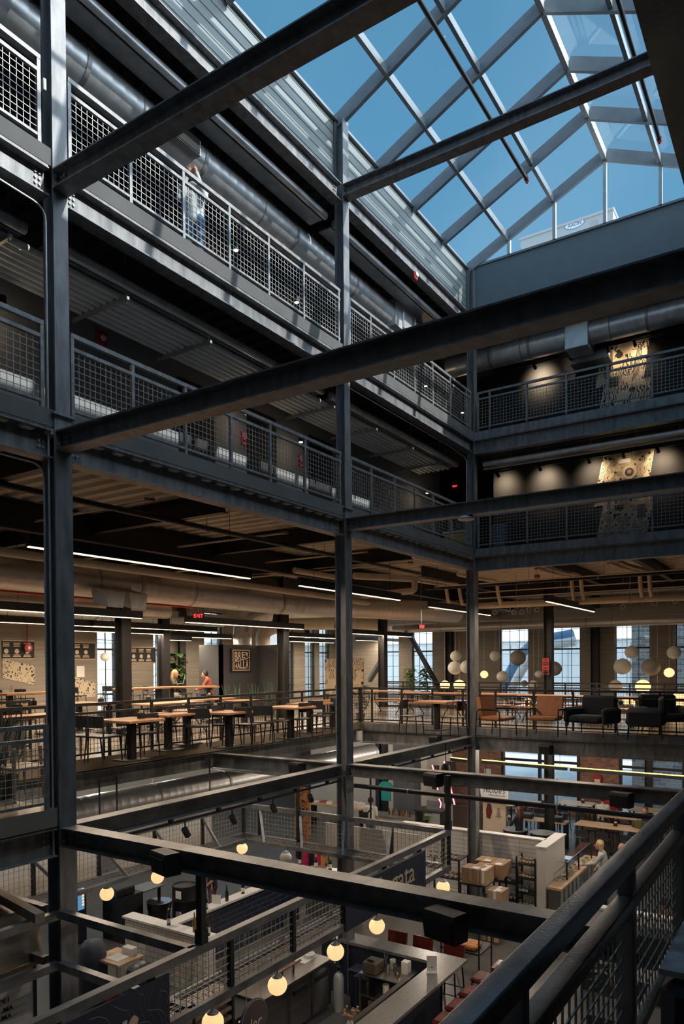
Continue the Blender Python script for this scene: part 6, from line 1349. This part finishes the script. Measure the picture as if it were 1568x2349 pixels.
def carton(label, x0, y0, z0, x1, y1, z1, m='card', tape='card_pale'):
    t = thing('cardboard_box', label, 'box', ((x0+x1)/2, (y0+y1)/2, z0), 'cardboard boxes'); b_ = MB().box(x0, y0, z0, x1, y1, z1).build('carton', m, t); MB().box((x0+x1)/2-.03, y0-.002, z0+.05, (x0+x1)/2+.03, y1+.002, z1+.003).build('tape', tape, b_); MB().box(x1-.2, y0+.04, z1+.001, x1-.06, y0+.2, z1+.004).build('label', 'paper', b_)
zb = -3.04
carton('front cardboard box on the rack, nearest', .44, 9.72, zb, .86, 10.1, zb+.34); carton('white sided carton right of the front cardboard box', .87, 9.74, zb, 1.0, 10.2, zb+.33, 'card_pale', 'paper'); carton('cardboard box with yellow tape at the back left', .40, 10.55, zb, .80, 10.98, zb+.30, 'card', 'yellow'); carton('cardboard box at the back right', .82, 10.4, zb, 1.12, 11.0, zb+.30); carton('cardboard box in the middle of the stack', .55, 10.12, zb, .95, 10.5, zb+.29); carton('pale carton on the floor rack right of the stack', 1.02, 9.75, -3.42, 1.36, 10.15, -3.12, 'card_pale', 'paper')
tag(MB().box(1.0, 9.75, -3.62, 1.38, 10.2, -3.43).box(1.02, 9.77, G, 1.06, 9.81, -3.6).box(1.32, 10.12, G, 1.36, 10.16, -3.6).build('stand', 'black_steel'), 'low black stand under the pale carton', 'stand')
for k in range(3): tag(MB().cbox((1.05+.14*k, 9.5, G+.28), .1, .03, .5, .3, ('X', -.25-.1*k)).build('cardboard_sheet', 'card'), 'folded cardboard leaning under the boxes, %s' % ('left one', 'middle one', 'right one')[k], 'cardboard', 'folded cardboards')
# deli counter and glass case
t = thing('deli_counter', 'deli counter with a pale wood ledge, right of the white pier', 'counter', (1.95, 12.8, G)); MB().box(1.9, 11.2, G, 2.14, 14.3, G+.80).build('front', 'stainless', t); MB().box(1.88, 11.15, G+.80, 2.22, 14.35, G+.85).build('ledge', 'wood_pale', t)
for k in range(9): MB().box(2.14, 11.3+.34*k, G+.05, 2.155, 11.5+.34*k, G+.78).build('corrugation', 'alu', t)
t = thing('display_case', 'glass display case full of food on the deli counter', 'case', (1.8, 13, G+.85)); z0, z1 = G+.85, G+1.25
g = MB().quad((2.12, 11.9, z0), (2.12, 14.1, z0), (2.12, 14.1, z1), (2.12, 11.9, z1)).quad((1.9, 11.9, z1), (2.12, 11.9, z1), (2.12, 14.1, z1), (1.9, 14.1, z1)).quad((1.9, 14.1, z0), (2.12, 14.1, z0), (2.12, 14.1, z1), (1.9, 14.1, z1)); g.build('pane', 'glass_case', t)
for y in (11.9, 12.9, 14.1): MB().box(2.105, y-.015, z0, 2.135, y+.015, z1).build('post', 'black_steel', t)
MB().box(1.89, 11.9, z1-.01, 2.13, 11.92, z1+.01).box(2.10, 11.9, z1-.01, 2.12, 14.1, z1+.01).build('rim', 'chrome', t)
for k in range(14):
    y = 11.8+.16*k; x = 1.96+.09*(k % 2); m = ('bottle_amber', 'jar_red', 'white', 'jar_amber', 'leaf_light', 'card_pale', 'jar_green')[k % 7]
    o = thing('food_bowl', 'bowl of food in the deli case, %s from the front' % ('first', 'second', 'third', 'fourth', 'fifth', 'sixth', 'seventh', 'eighth', 'ninth', 'tenth', 'eleventh', 'twelfth', 'thirteenth', 'fourteenth')[k], 'bowl', (x, y, z0), 'bowls in the deli case'); MB().lathe([(.05, 0), (.07, .05), (.06, .05)], (x, y, z0), 12).build('bowl', 'white', o); MB().sphere((x, y, z0+.05), .055, 10, 6, .45).build('food', m, o)
# orange bags on a wheeled rack, small trolley wheels
t = thing('wheeled_rack', 'thin black wheeled rack holding orange bags behind the bar corner', 'rack', (1.55, 7.6, G)); 
for x in (1.1, 1.85):
    for y in (7.3, 7.9): MB().cyl((x, y, G+.1), (x, y, G+1.0), .015, 6).build('upright', 'black_steel', t); MB().cyl((x-.015, y, G+.05), (x+.015, y, G+.05), .05, 10).build('caster', 'black', t)
MB().box(1.08, 7.28, G+.60, 1.87, 7.92, G+.63).build('shelf', 'black_steel', t)
for x, w in ((1.22, 'left'), (1.60, 'right')): tag(MB().rbox(x-.13, 7.35, G+.63, x+.16, 7.7, G+.73, .03).build('snack_bag', 'orange_bag'), 'shiny orange bag on the wheeled rack, %s one' % w, 'bag', 'orange bags')
tag(MB().rbox(1.95, 7.7, G, 2.35, 8.1, G+.12, .02).build('wooden_tray', 'card_pale'), 'pale wooden tray on the floor under the crossing beam', 'tray')
# ---------------------------------------------------------------- high tables of the hall
def hall_table(L_, W_, m):
    def fn():
        t = thing('high_table', '', 'table', (0, 0, 0), 'hall high tables'); MB().rbox(-L_/2, -W_/2, .91, L_/2, W_/2, .95, .008).build('table_top', m, t)
        for sx in (-1, 1):
            for sy in (-1, 1): MB().box(sx*(L_/2-.08)-.025, sy*(W_/2-.07)-.025, 0, sx*(L_/2-.08)+.025, sy*(W_/2-.07)+.025, .91).build('leg', 'black_steel', t)
        return t
    return fn
HTB = [(1.7, 17.75, 1.9, 'long wooden high table right of the deli, nearest'), (2.0, 19.4, 1.9, 'long wooden high table behind the nearest one'), (2.6, 20.9, 1.9, 'pale long high table below the street windows, right'), (-1.3, 20.2, 1.2, 'white topped high table left of the dark hall column'), (-.1, 20.9, 1.2, 'white topped high table by the street windows, behind the dark hall column'), (-2.4, 19.6, 1.1, 'small high table behind the cake picture')]
HTS = ['long table nearest the deli', 'second long table from the deli', 'pale table below the right windows', 'white table left of the dark column', 'white table behind the dark column', 'small table behind the cake picture']
for i, (x, y, L_, lb) in enumerate(HTB): place('ht%g' % L_, hall_table(L_, .7, 'wood_pale' if L_ > 1.5 else 'white'), (x, y, G), -.03, lb); cup('dark caddy on the %s' % HTS[i], (x+.2, y, G+.95))
def hall_stool():
    t = thing('hall_stool', '', 'stool', (0, 0, 0), 'black hall stools'); MB().rbox(-.17, -.17, .62, .17, .17, .65, .01).build('seat', 'chair_black', t); MB().cbox((0, -.17, .80), .33, .02, .16).build('backrest', 'chair_black', t)
    for sx in (-1, 1):
        for sy in (-1, 1): MB().tube([(sx*.14, sy*.14, .62), (sx*.19, sy*.19, 0)], .012, 5).build('leg', 'black_steel', t)
    return t
num = ('first', 'second', 'third', 'fourth')
for i, (x, y, L_, lb) in enumerate(HTB):
    n = 3 if L_ > 1.5 else 2
    for k in range(n):
        for s, w in ((-1, 'near'), (1, 'far')): place('hst', hall_stool, (x-L_/2+L_*(k+.5)/n, y+s*.55, G), 0 if s < 0 else PI, '%s black stool on the %s side of the %s' % (num[k], w, HTS[i]), 'stool')
# sideboard with bus tubs in front of the windows and the round black bins
t = thing('bus_station', 'black bussing counter with two tubs before the white topped tables', 'station', (-.6, 18.2, G)); MB().box(-1.35, 17.9, G+.78, .35, 18.4, G+.82).build('counter_top', 'wood_pale', t)
for x in (-1.3, -.5, .3): MB().box(x-.03, 17.95, G, x+.03, 18.35, G+.78).build('leg', 'black_steel', t)
for x, w in ((-1.0, 'left'), (.0, 'right')): tag(MB().rbox(x-.22, 17.95, G+.82, x+.22, 18.3, G+.98, .03).build('bus_tub', 'chair_black'), 'black bus tub on the bussing counter, %s one' % w, 'tub', 'bus tubs')
for x, w in ((-.75, 'left'), (.1, 'right')):
    o = thing('waste_bin', 'round black bin just behind the tiled wall, %s one' % w, 'bin', (x, 16.4, G), 'round hall bins'); MB().lathe([(.28, 0), (.36, .75), (.37, .80), (.33, .80), (.3, .5)], (x, 16.4, G), 24).build('body', 'black', o); MB().lathe([(.365, .78), (.375, .82), (.35, .82)], (x, 16.4, G), 24).build('rim', 'galv_dull', o)
# shop signs, neon, cake picture
yn = 17.2
p, q = PY(1100, 1838, yn), PY(1168, 1800, yn); t = thing('shop_sign', 'white Nichole\'s pastry shop sign behind the far corner column', 'sign', (p.x, yn, p.z)); MB().prism([(p.x+.06, p.z), (q.x-.06, p.z), (q.x, q.z+.25), (p.x-.06, q.z+.25)], (0, yn, 0), (1, 0, 0), (0, 0, 1), (0, .03, 0)).build('panel', 'paper', t)
a, c = PY(1109, 1817, yn), PY(1158, 1823, yn); fit_text('lettering', "Nichole's", 'navy_paint', t, (a.x, yn-.004, a.z-.0), (1, 0, 0), (0, 0, 1), c.x-a.x, .24, .004, shear=.25); a, c = PY(1121, 1824, yn), PY(1158, 1826, yn); fit_text('small_lettering', 'FINE PASTRY & CAFE', 'navy_paint', t, (a.x, yn-.004, a.z-.02), (1, 0, 0), (0, 0, 1), c.x-a.x, .055, .003)
MB().cyl((p.x+.2, yn+.015, q.z+.2), (p.x+.2, yn+.015, -.02), .012, 6).cyl((q.x-.2, yn+.015, q.z+.2), (q.x-.2, yn+.015, -.02), .012, 6).build('hanger', 'black_steel', t)
p, q = PY(1107, 1903, yn+.1), PY(1159, 1838, yn+.1); t = thing('cake_picture', 'cream board with pictures of a brown cake on a stand', 'board', (p.x, yn+.1, G)); MB().box(p.x, yn+.1, G, q.x, yn+.16, q.z).build('board', 'board_cream', t)
c = PY(1143, 1866, yn+.1); MB().prism([(-.07, 0), (.07, 0), (.04, .28), (-.04, .28)], (c.x, yn+.095, c.z-.1), (1, 0, 0), (0, 0, 1), (0, .005, 0)).build('cake', 'wood_grey', t); MB().box(c.x-.11, yn+.095, c.z-.12, c.x+.11, yn+.1, c.z-.1).box(c.x-.01, yn+.095, c.z-.22, c.x+.01, yn+.1, c.z-.1).build('stand', 'counter_grey', t)
c = PY(1122, 1862, yn+.1); MB().prism([(-.1, -.2), (.02, -.24), (.1, .0), (.06, .25), (-.06, .28), (-.12, .05)], (c.x, yn+.095, c.z), (1, 0, 0), (0, 0, 1), (0, .005, 0)).build('brown_shape', 'leather_wine', t)
def neon(label, pts, yy=16.5):
    P_ = [PY(x, y, yy) for x, y in pts]; t = thing('neon_tube', label, 'neon', P_[-1], 'pink neon tubes'); MB().tube(P_, .022, 8).build('tube', 'neon_pink', t); MB().box(min(p.x for p in P_)-.03, yy+.03, min(p.z for p in P_), max(p.x for p in P_)+.03, yy+.05, max(p.z for p in P_)).build('mount', 'black', t)
neon('long pink neon tube slanting down left of the far corner column', [(1018, 1746), (1042, 1846)]); neon('left pink neon tube slanting down beside the bell lamp', [(991, 1755), (1004, 1812)]); neon('short pink neon tube low on the left, bent at its end', [(1006, 1832), (1011, 1843), (1009, 1854)])
# uplit yellow tubes before the street windows
for a, c, lb in (((1033, 1737), (1075, 1742), 'yellow uplight tube left of the far corner column'), ((1105, 1743), (1300, 1759), 'yellow uplight tube right of the far corner column'), ((1307, 1760), (1568, 1780), 'yellow uplight tube at the right edge')):
    A, C = PY(*a, 16), PY(*c, 16); t = thing('tube_light', lb, 'light', A, 'yellow uplight tubes'); MB().bar(A-V((0, 0, .06)), C-V((0, 0, .06)), .09, .09).build('housing', 'black_steel', t); MB().bar(A, C, .03, .02).build('tube', 'strip_yellow', t)
    for f in (.08, .92): p = A.lerp(C, f); MB().cyl(p, (p.x, p.y, -.03), .005, 5).build('hanger', 'black', t)
p = PY(1370, 1790, 23.2); t = thing('fire_extinguisher_box', 'red fire cabinet on the brick pier between the street windows', 'cabinet', (p.x, 23.2, p.z)); MB().box(p.x-.14, 23.15, p.z-.25, p.x+.14, 23.29, p.z+.2).build('cabinet', 'red_paint', t); MB().box(p.x-.1, 23.14, p.z-.15, p.x+.1, 23.15, p.z+.05).build('door_pane', 'label_white', t)
p = PY(1118, 1772, 23.28); tag(MB().box(p.x-.14, 23.27, p.z-.17, p.x+.14, 23.299, p.z+.15).build('notice', 'paper'), 'white notice right of the far corner column, above the shop sign', 'notice')
# rear stalls left of the middle column
t = thing('patterned_banner', 'black banner with orange drawn flowers left of the middle column', 'banner', PY(690, 1850, 14.5)); p, q = PY(676, 1852, 14.5), PY(710, 1808, 14.5); MB().box(p.x, 14.5, G, q.x, 14.56, q.z).build('panel', 'doodle_d', t)
t = thing('sales_table', 'table with papers and books at the rear stall', 'table', (-7.5, 16.7, G)); MB().box(-8.8, 16.4, G+.80, -6.3, 17.2, G+.85).build('table_top', 'wood_pale', t)
for x in (-8.7, -6.4): MB().box(x-.04, 16.5, G, x+.04, 17.1, G+.8).build('leg', 'black_steel', t)
for k in range(7): tag(MB().cbox((-8.5+.33*k, 16.75+.1*(k % 2), G+.865+.01*k), .22, .28, .03+.02*k, .2*k).build('book', ('paper', 'cloth_red', 'white', 'card_pale', 'leaf_light', 'paper', 'label_white')[k]), 'book or paper pile on the rear stall table, %s from the left' % ('first', 'second', 'third', 'fourth', 'fifth', 'sixth', 'seventh')[k], 'book', 'piles on the rear stall table')
S(MB().box(-10, 18.6, G, -3.9, 18.75, -.3), 'wall_stall', 'white_plaster')
for x, w in ((-8.6, 'left'), (-6.9, 'middle')): tag(MB().box(x-.05, 18.5, G, x+.05, 18.6, -.5).build('pilaster', 'navy_paint'), 'blue painted strip on the stall wall, %s one' % w, 'strip', 'strips on the stall wall')
p = PY(884, 1812, 16.9); t = thing('shirt_display', 'teal t-shirt hanging in the rear stall right of the middle column', 'shirt', p); MB().prism([(-.2, -.42), (.2, -.42), (.2, .1), (.3, -.02), (.36, .1), (.2, .3), (.08, .32), (-.08, .32), (-.2, .3), (-.36, .1), (-.3, -.02), (-.2, .1)], p, (.9, 0, 0), (0, 0, .9), (0, .05, 0)).build('shirt', 'cloth_teal', t); MB().cyl(p+V((0, .02, .28)), (p.x, p.y+.02, -.03), .008, 5).build('hanger', 'black', t)
p = PY(920, 1830, 17); tag(MB().box(p.x-.32, 17, G, p.x+.5, 17.5, -.5).build('partition', 'wall_grey'), 'dark grey partition right of the teal shirt', 'partition')
t = thing('stall_counter', 'stall counter with a row of bottles right of the middle column', 'counter', (-5.4, 16.2, G)); MB().box(-5.9, 15.9, G, -4.0, 16.5, G+.8).build('body', 'white_plaster', t); MB().box(-5.95, 15.85, G+.8, -3.95, 16.55, G+.84).build('counter_top', 'counter_grey', t)
for k in range(7): place('sauce%d' % (k % 3), bottle(('bottle_green', 'jar_red', 'jar_amber')[k % 3], False, .22, .03), (-5.05+.13*k, 16.2, G+.84), 0, 'sauce bottle on the stall counter, %s from the left' % ('first', 'second', 'third', 'fourth', 'fifth', 'sixth', 'seventh')[k], 'bottle', 'sauce bottles')
t = thing('monitor_stand', 'dark workbench with a monitor below the bell lamp', 'bench', (-2.9, 14.2, G)); c = PY(985, 1840, 14.2); MB().box(c.x-.4, 13.9, c.z-.25, c.x+.5, 14.5, c.z-.2).build('bench_top', 'black_steel', t); MB().box(c.x-.1, 14.2, c.z-.2, c.x+.3, 14.24, c.z+.05).build('monitor', 'stainless', t)
for x in (-.35, .45): MB().box(c.x+x-.03, 14.0, G, c.x+x+.03, 14.4, c.z-.25).build('leg', 'black_steel', t)
p = PZ(970, 1872, G+.6); potted('leafy_plant', 'yellow green leafy plant by the low stall wall', (p.x, p.y, G), bushy(50, .55, .3, .16, 'leaf_light'), .2, .45); p = PZ(940, 1868, G+.5); potted('leafy_plant', 'dark leafy plant left of the yellow green one', (p.x, p.y, G), bushy(40, .45, .25, .12), .2, .4)
t = thing('stall_ledge', 'pale low ledge wall left of the far corner column', 'wall', (-2.2, 13.5, G)); MB().box(-3.6, 13.1, G, -.3, 13.25, G+.95).build('panel', 'white_plaster', t); MB().box(-3.65, 13.06, G+.95, -.25, 13.3, G+.98).build('cap', 'wood_pale', t)
# partition, palm and picture seen through the viewer's railing
t = thing('stall_partition', 'white stall partition with a dark base band seen through the near railing', 'partition', (4.6, 8.2, G)); MB().box(3.4, 8.3, G+.35, 6.2, 8.4, G+1.5).build('upper_panel', 'white_plaster', t); MB().box(3.4, 8.28, G, 6.2, 8.42, G+.35).build('base_band', 'wall_dark', t); MB().box(3.36, 8.26, G+1.5, 6.24, 8.44, G+1.54).build('cap', 'white', t)
p = PZ(1400, 2325, G); potted('potted_palm', 'potted palm on the hall floor seen through the near railing', (p.x, p.y, G), bushy(60, .5, .42, .04, 'leaf'), .13, .5)
tag(MB().box(4.2, 5.6, G, 6.1, 6.3, G+.85).build('dark_counter', 'wall_dark'), 'low dark counter seen through the near railing', 'counter')
# navy box with a marbled top right beside the viewer's railing
c = V((6.85, -1.9, F2)); t = thing('planter_box', 'dark navy box with a pale marbled top at the right edge', 'box', c); MB().rbox(6.52, -2.36, F2, 7.1, -1.55, F2+.50, .05).build('body', 'navy', t); MB().cbox((6.80, -1.95, F2+.515), .56, .78, .02).build('top', 'marble', t)

# added fill downlights under the second floor, lifting the dim hall
def fill_down():
    t = thing('fill_downlight', '', 'light', (0, 0, 0), 'added fill downlights'); MB().cyl((0, 0, -.16), (0, 0, 0), .06, 12).build('can', 'black_steel', t); MB().cyl((0, 0, -.165), (0, 0, -.158), .05, 12).build('lens', 'spot_glow', t)
    point_lamp('lamp', (0, 0, -.25), 60, (1, .85, .69), .06, t); return t
for x, y, w in ((-7.5, 2.0, 'behind the nearest column, left'), (-5.2, 4.5, 'over the black barrels'), (-7.5, 8.5, 'over the rear of the wine bar'), (-2.0, 13.0, 'left of the far corner column'), (1.2, 12.6, 'over the deli pier'), (4.5, 12.6, 'over the deli counter'), (-6.5, 15.0, 'over the rear stall tables'), (-1.0, 16.2, 'over the round bins'), (2.6, 15.8, 'over the nearest high table'), (7.5, 6.0, 'under the near floor, by the partition'), (7.5, 1.0, 'under the near floor, right of the bar')):
    place('hdown', fill_down, (x, y, -.06), 0, 'added black fill downlight of the food hall %s' % w, 'light')
# ---------------------------------------------------------------- people
def skin(mb, name, m, parent, vox=.012, smooth=4):        # melts the rough volumes into one continuous surface
    me = bpy.data.meshes.new('tmp'); me.from_pydata(mb.v, [], mb.f); fixn(me); o = bpy.data.objects.new('tmp', me); COL.objects.link(o)
    r = o.modifiers.new('r', 'REMESH'); r.mode = 'VOXEL'; r.voxel_size = vox; r.use_smooth_shade = True
    if smooth: k = o.modifiers.new('s', 'SMOOTH'); k.iterations = smooth; k.factor = .5
    dg = bpy.context.evaluated_depsgraph_get(); dg.update(); m2 = bpy.data.meshes.new_from_object(o.evaluated_get(dg)); bpy.data.objects.remove(o); bpy.data.meshes.remove(me)
    org = origin(parent)
    for v in m2.vertices: v.co = v.co-org
    m2.materials.clear(); m2.materials.append(MATS[m]); m2.name = name
    ob = bpy.data.objects.new(name, m2); COL.objects.link(ob); ob.parent = parent; return ob
def limb(b, pts, rad):
    b.tube(pts, 1, 10, rad)
    for p, r in zip(pts, rad): b.sphere(p, r, 10, 8)
def person(label, loc, rz, H=1.58, pose='stand', arms=None, shirt='cloth_grey', pants='denim', hair='hair_dark', style='short', sleeves='long', shoes='black', lean=0., head=0., extra=None):
    """local frame: x right, y ahead, z up; arms = ((elbow), (wrist)) for left (-x) and right (+x) in body heights, relative to the shoulder"""
    t = thing('person', label, 'person', loc); R = Matrix.Rotation(rz, 3, 'Z'); O = V(loc)
    def W(x, y, z): return O+R @ (V((x, y, z))*H)
    drop = {'stand': 0, 'sit': .51-.28, 'high': .51-.42}[pose]
    def up(x, y, z):                                       # upper body leans about the hips
        zz = z-.51; c, s = math.cos(lean), math.sin(lean); return V((x, y*c+zz*s, .51+zz*c-y*s-drop))
    def U(x, y, z): p = up(x, y, z); return W(*p)
    sh = .108; body = MB(); top = MB(); leg = MB(); shoe = MB()
    # torso
    limb(body, [U(0, 0, .50), U(0, .005, .60), U(0, .0, .70), U(0, -.005, .79)], [.07*H, .062*H, .072*H, .06*H])
    for sx in (-1, 1): limb(body, [U(sx*.03, 0, .79), U(sx*.092, -.003, .80)], [.048*H, .034*H])
    limb(body, [U(0, -.005, .82), U(0, .008+.02*head, .875)], [.032*H, .030*H])
    # head
    hz = .935; hc = U(0, .02+.03*head, hz)
    body.sphere(hc, .062*H, 16, 12, 1.18, .9, 1.05); body.sphere(U(0, .045+.03*head, hz-.042), .036*H, 12, 8)
    fw = R @ V((0, 1, -.5*head)); body.cyl(hc+fw*.055*H+V((0, 0, .006*H)), hc+fw*.077*H-V((0, 0, .012*H)), .008*H, 8, .012*H)
    for sx in (-1, 1): body.sphere(hc+R @ V((sx*.057*H, 0, -.004*H)), .014*H, 8, 6, 1.5, .6, 1)
    # arms and hands
    arms = arms or (((-.03, 0, -.17), (-.02, .06, -.31)), ((.03, 0, -.17), (.02, .06, -.31)))
    for sx, (el, wr) in zip((-1, 1), arms):
        S0 = up(sx*sh, -.003, .795); E = S0+V(el); Wr = S0+V(wr); S1, E1, W1 = W(*S0), W(*E), W(*Wr)
        limb(body, [S1, E1, W1], [.030*H, .025*H, .017*H]); d = (W1-E1).normalized()
        side = d.cross(R @ V((0, 0, 1)) if abs(d.z) < .9 else R @ V((0, 1, 0))).normalized(); pc = W1+d*.028*H
        limb(body, [W1, pc], [.016*H, .021*H]); nrm = side.cross(d)
        for k, L_ in enumerate((.040, .047, .044, .034)):
            a = pc+side*(.0115*H*(k-1.5))+d*.016*H; q = a+d*L_*.55*H-nrm*.006*H; body.tube([a, q, q+d*L_*.4*H-nrm*.018*H], .006*H, 6, [.0068*H, .0064*H, .0055*H])
        body.tube([W1+side*-.014*H, pc+side*-.03*H, pc+side*-.034*H+d*.025*H], .007*H, 6)
        if sleeves == 'long': limb(top, [S1, E1, W1-d*.012*H], [.040*H, .034*H, .024*H])
        else: limb(top, [S1, S1.lerp(E1, .8)], [.042*H, .037*H])
    # legs
    for sx in (-1, 1):
        hp = up(sx*.048, 0, .50)
        if pose == 'stand': kn, an = V((sx*.055, .012, .28)), V((sx*.055, -.01, .045))
        else: kn, an = V((sx*.06, hp.y+.235, hp.z-.005)), V((sx*.06, hp.y+.225, max(.045, hp.z-.245)))
        P_ = [W(*hp), W(*kn), W(*an)]; limb(body, P_, [.052*H, .036*H, .024*H]); limb(leg, [P_[0], P_[1], P_[2]-V((0, 0, -.0*H))], [.062*H, .044*H, .036*H])
        tz = an.z-.028; limb(body, [W(*an), W(an.x, an.y+.07, tz+.01)], [.022*H, .018*H]); limb(shoe, [W(an.x, an.y-.02, tz+.012), W(an.x, an.y+.05, tz+.012), W(an.x, an.y+.10, tz+.006)], [.028*H, .027*H, .022*H])
    skin(body, 'body', 'skin', t, .0115)
    # clothes
    limb(top, [U(0, 0, .50), U(0, .005, .60), U(0, 0, .70), U(0, -.005, .79)], [.079*H, .073*H, .082*H, .068*H])
    for sx in (-1, 1): limb(top, [U(sx*.03, 0, .79), U(sx*.092, -.003, .80)], [.055*H, .043*H])
    for sx in (-1, 1): limb(top, [U(sx*.05, 0, .51), U(sx*.058, 0, .66), U(sx*.06, 0, .76)], [.050*H, .042*H, .05*H])
    skin(top, 'shirt', shirt, t, .016)
    limb(leg, [U(-.04, 0, .50), U(.04, 0, .50)], [.068*H, .068*H]); skin(leg, 'trousers', pants, t, .017); skin(shoe, 'shoes', shoes, t, .014)
    for sx in (-1, 1): MB().sphere(hc+R @ V((sx*.023*H, .056*H, .008*H)), .008*H, 8, 6).build('eye', 'black', t)
    # hair
    if style != 'bald':
        h = MB(); h.sphere(hc+R @ V((0, -.014*H, .018*H)), .064*H, 16, 12, 1.08, .96, 1.02)
        if style == 'long':
            for sx in (-.045, -.02, .0, .02, .045): limb(h, [hc+R @ V((sx*H*.9, -.045*H, .02*H)), hc+R @ V((sx*H*1.2, -.065*H, -.09*H)), hc+R @ V((sx*H*1.2, -.06*H, -.19*H))], [.036*H, .030*H, .014*H])
        if style == 'bob':
            for sx in (-.05, -.025, 0, .025, .05): limb(h, [hc+R @ V((sx*H, -.03*H, .02*H)), hc+R @ V((sx*1.25*H, -.035*H, -.075*H))], [.036*H, .026*H])
        skin(h, 'hair', hair, t, .012)
    if extra: extra(t, W, U)
    return t
def hold(dx, dz): return ((dx*.5, .08, -.14), (dx*.2, .2, dz))
p = PX(440, 470, -.55); y0 = PX(443, 500, -.55).y
person('man in grey sweater and jeans behind the top mesh railing, hands at his face', (-.55, y0, F4), -2.45, 1.53, 'stand', (((-.01, .07, -.13), (.07, .10, .09)), ((.01, .07, -.14), (-.07, .10, .08))), 'cloth_grey', 'denim', 'hair_grey', 'bald')
def phone(t, W, U): pass
p = gp(392, 1590, F2+.69)
person('blonde woman in an olive shirt sitting at the high table with a laptop', (p.x, p.y, F2), -1.0, 1.55, 'high', (((-.01, .08, -.14), (.03, .22, -.15)), ((.01, .08, -.14), (-.03, .22, -.15))), 'cloth_olive', 'cloth_white', 'hair_blonde', 'long', 'short', lean=.15, head=.3)
p = gp(452, 1592, F2+.69)
person('dark haired man in a red shirt sitting at the far end of the laptop table', (p.x-.3, p.y+.9, F2), 2.0, 1.52, 'high', (((-.01, .08, -.14), (.03, .2, -.17)), ((.01, .08, -.14), (-.03, .2, -.17))), 'cloth_red', 'denim', 'hair_dark', 'short', lean=.2, head=.8)
def bag(t, W, U):
    c = W(-.17, .02, .38); MB().cbox(c, .30, .07, .42, -.6, ('Y', .25)).build('leather_apron', 'leather_wine', t); MB().tube([c+V((0, 0, .2)), U(-.1, .03, .8), U(.06, -.05, .8)], .012, 6).build('strap', 'card_pale', t)
p = PZ(488, 2112, G); person('person in black t-shirt behind the half wall, brown leather apron at the hip', (p.x, p.y, G), 2.4, 1.56, 'stand', (((-.04, .02, -.16), (-.02, .12, -.26)), ((.05, -.02, -.14), (.10, .10, -.16))), 'cloth_black', 'cloth_navy', 'hair_brown', 'short', 'short', extra=bag)
def sling(t, W, U): MB().tube([U(-.11, .02, .62), U(-.04, -.085, .70), U(.06, -.09, .80)], .022, 8).build('bag_strap', 'cloth_black', t); MB().cbox(U(-.10, -.09, .62), .18, .10, .28, .3).build('black_bag', 'cloth_black', t)
person('dark haired person in cream shirt with black sling bag, by the sauce bottles', (-5.15, 15.15, G), .2, 1.56, 'stand', None, 'cloth_white', 'denim', 'hair_dark', 'short', 'short', extra=sling)
p = PZ(1190, 1872, G+1.25); person('woman with long brown hair and dark top eating near the cake picture', (p.x, p.y, G), 1.3, 1.52, 'stand', (((-.03, .08, -.12), (.04, .17, -.02)), ((.03, .08, -.14), (-.02, .2, -.12))), 'cloth_black', 'cloth_navy', 'hair_brown', 'long')
p = PZ(1388, 2045, G+.35); person('woman with a blonde bob and grey cardigan reaching to the deli ledge', (2.62, 13.25, G), 1.75, 1.54, 'stand', (((-.02, .10, -.13), (-.01, .25, -.17)), ((.02, .02, -.17), (.02, .10, -.28))), 'cloth_grey', 'denim', 'hair_blonde', 'bob', lean=.08, head=.3)
p = PZ(1427, 1945, G+1.47); person('bald man partly hidden by the near railing, beyond the woman at the deli', (p.x, p.y, G), .6, 1.56, 'stand', None, 'cloth_navy', 'denim', 'hair_dark', 'bald')
def seat(lb, px, py, z, rz, **k):
    p = PZ(px, py, G+z); person(lb, (p.x, p.y, G), rz, 1.56, 'high', (((-.02, .08, -.14), (.03, .2, -.16)), ((.02, .08, -.14), (-.03, .2, -.16))), lean=.15, head=.3, **k)
seat('balding man in dark green shirt sitting with back turned, cut by the near railing', 1467, 1880, 1.22, .1, shirt='cloth_green', pants='cloth_navy', style='bald', sleeves='short')
seat('man in a white shirt sitting with his back turned behind the crossing pipe', 1381, 1850, 1.1, .2, shirt='cloth_white', pants='denim', hair='hair_brown', style='short', sleeves='short')
seat('person in a scarlet top sitting behind the man in the white shirt', 1400, 1838, 1.15, -.2, shirt='cloth_scarlet', pants='denim', hair='hair_brown', style='short')
seat('person in navy top sitting at a long table, half hidden by the railing', 1484, 1870, 1.15, 2.8, shirt='cloth_navy', pants='denim', hair='hair_brown', style='short')
person('person in a rust coloured top seen through the mesh of the near railing', tuple(PZ(1526, 2075, G+1.4).xy)+(G,), .9, 1.5, 'stand', None, 'leather_tan', 'cloth_black', 'hair_dark', 'short', 'long')
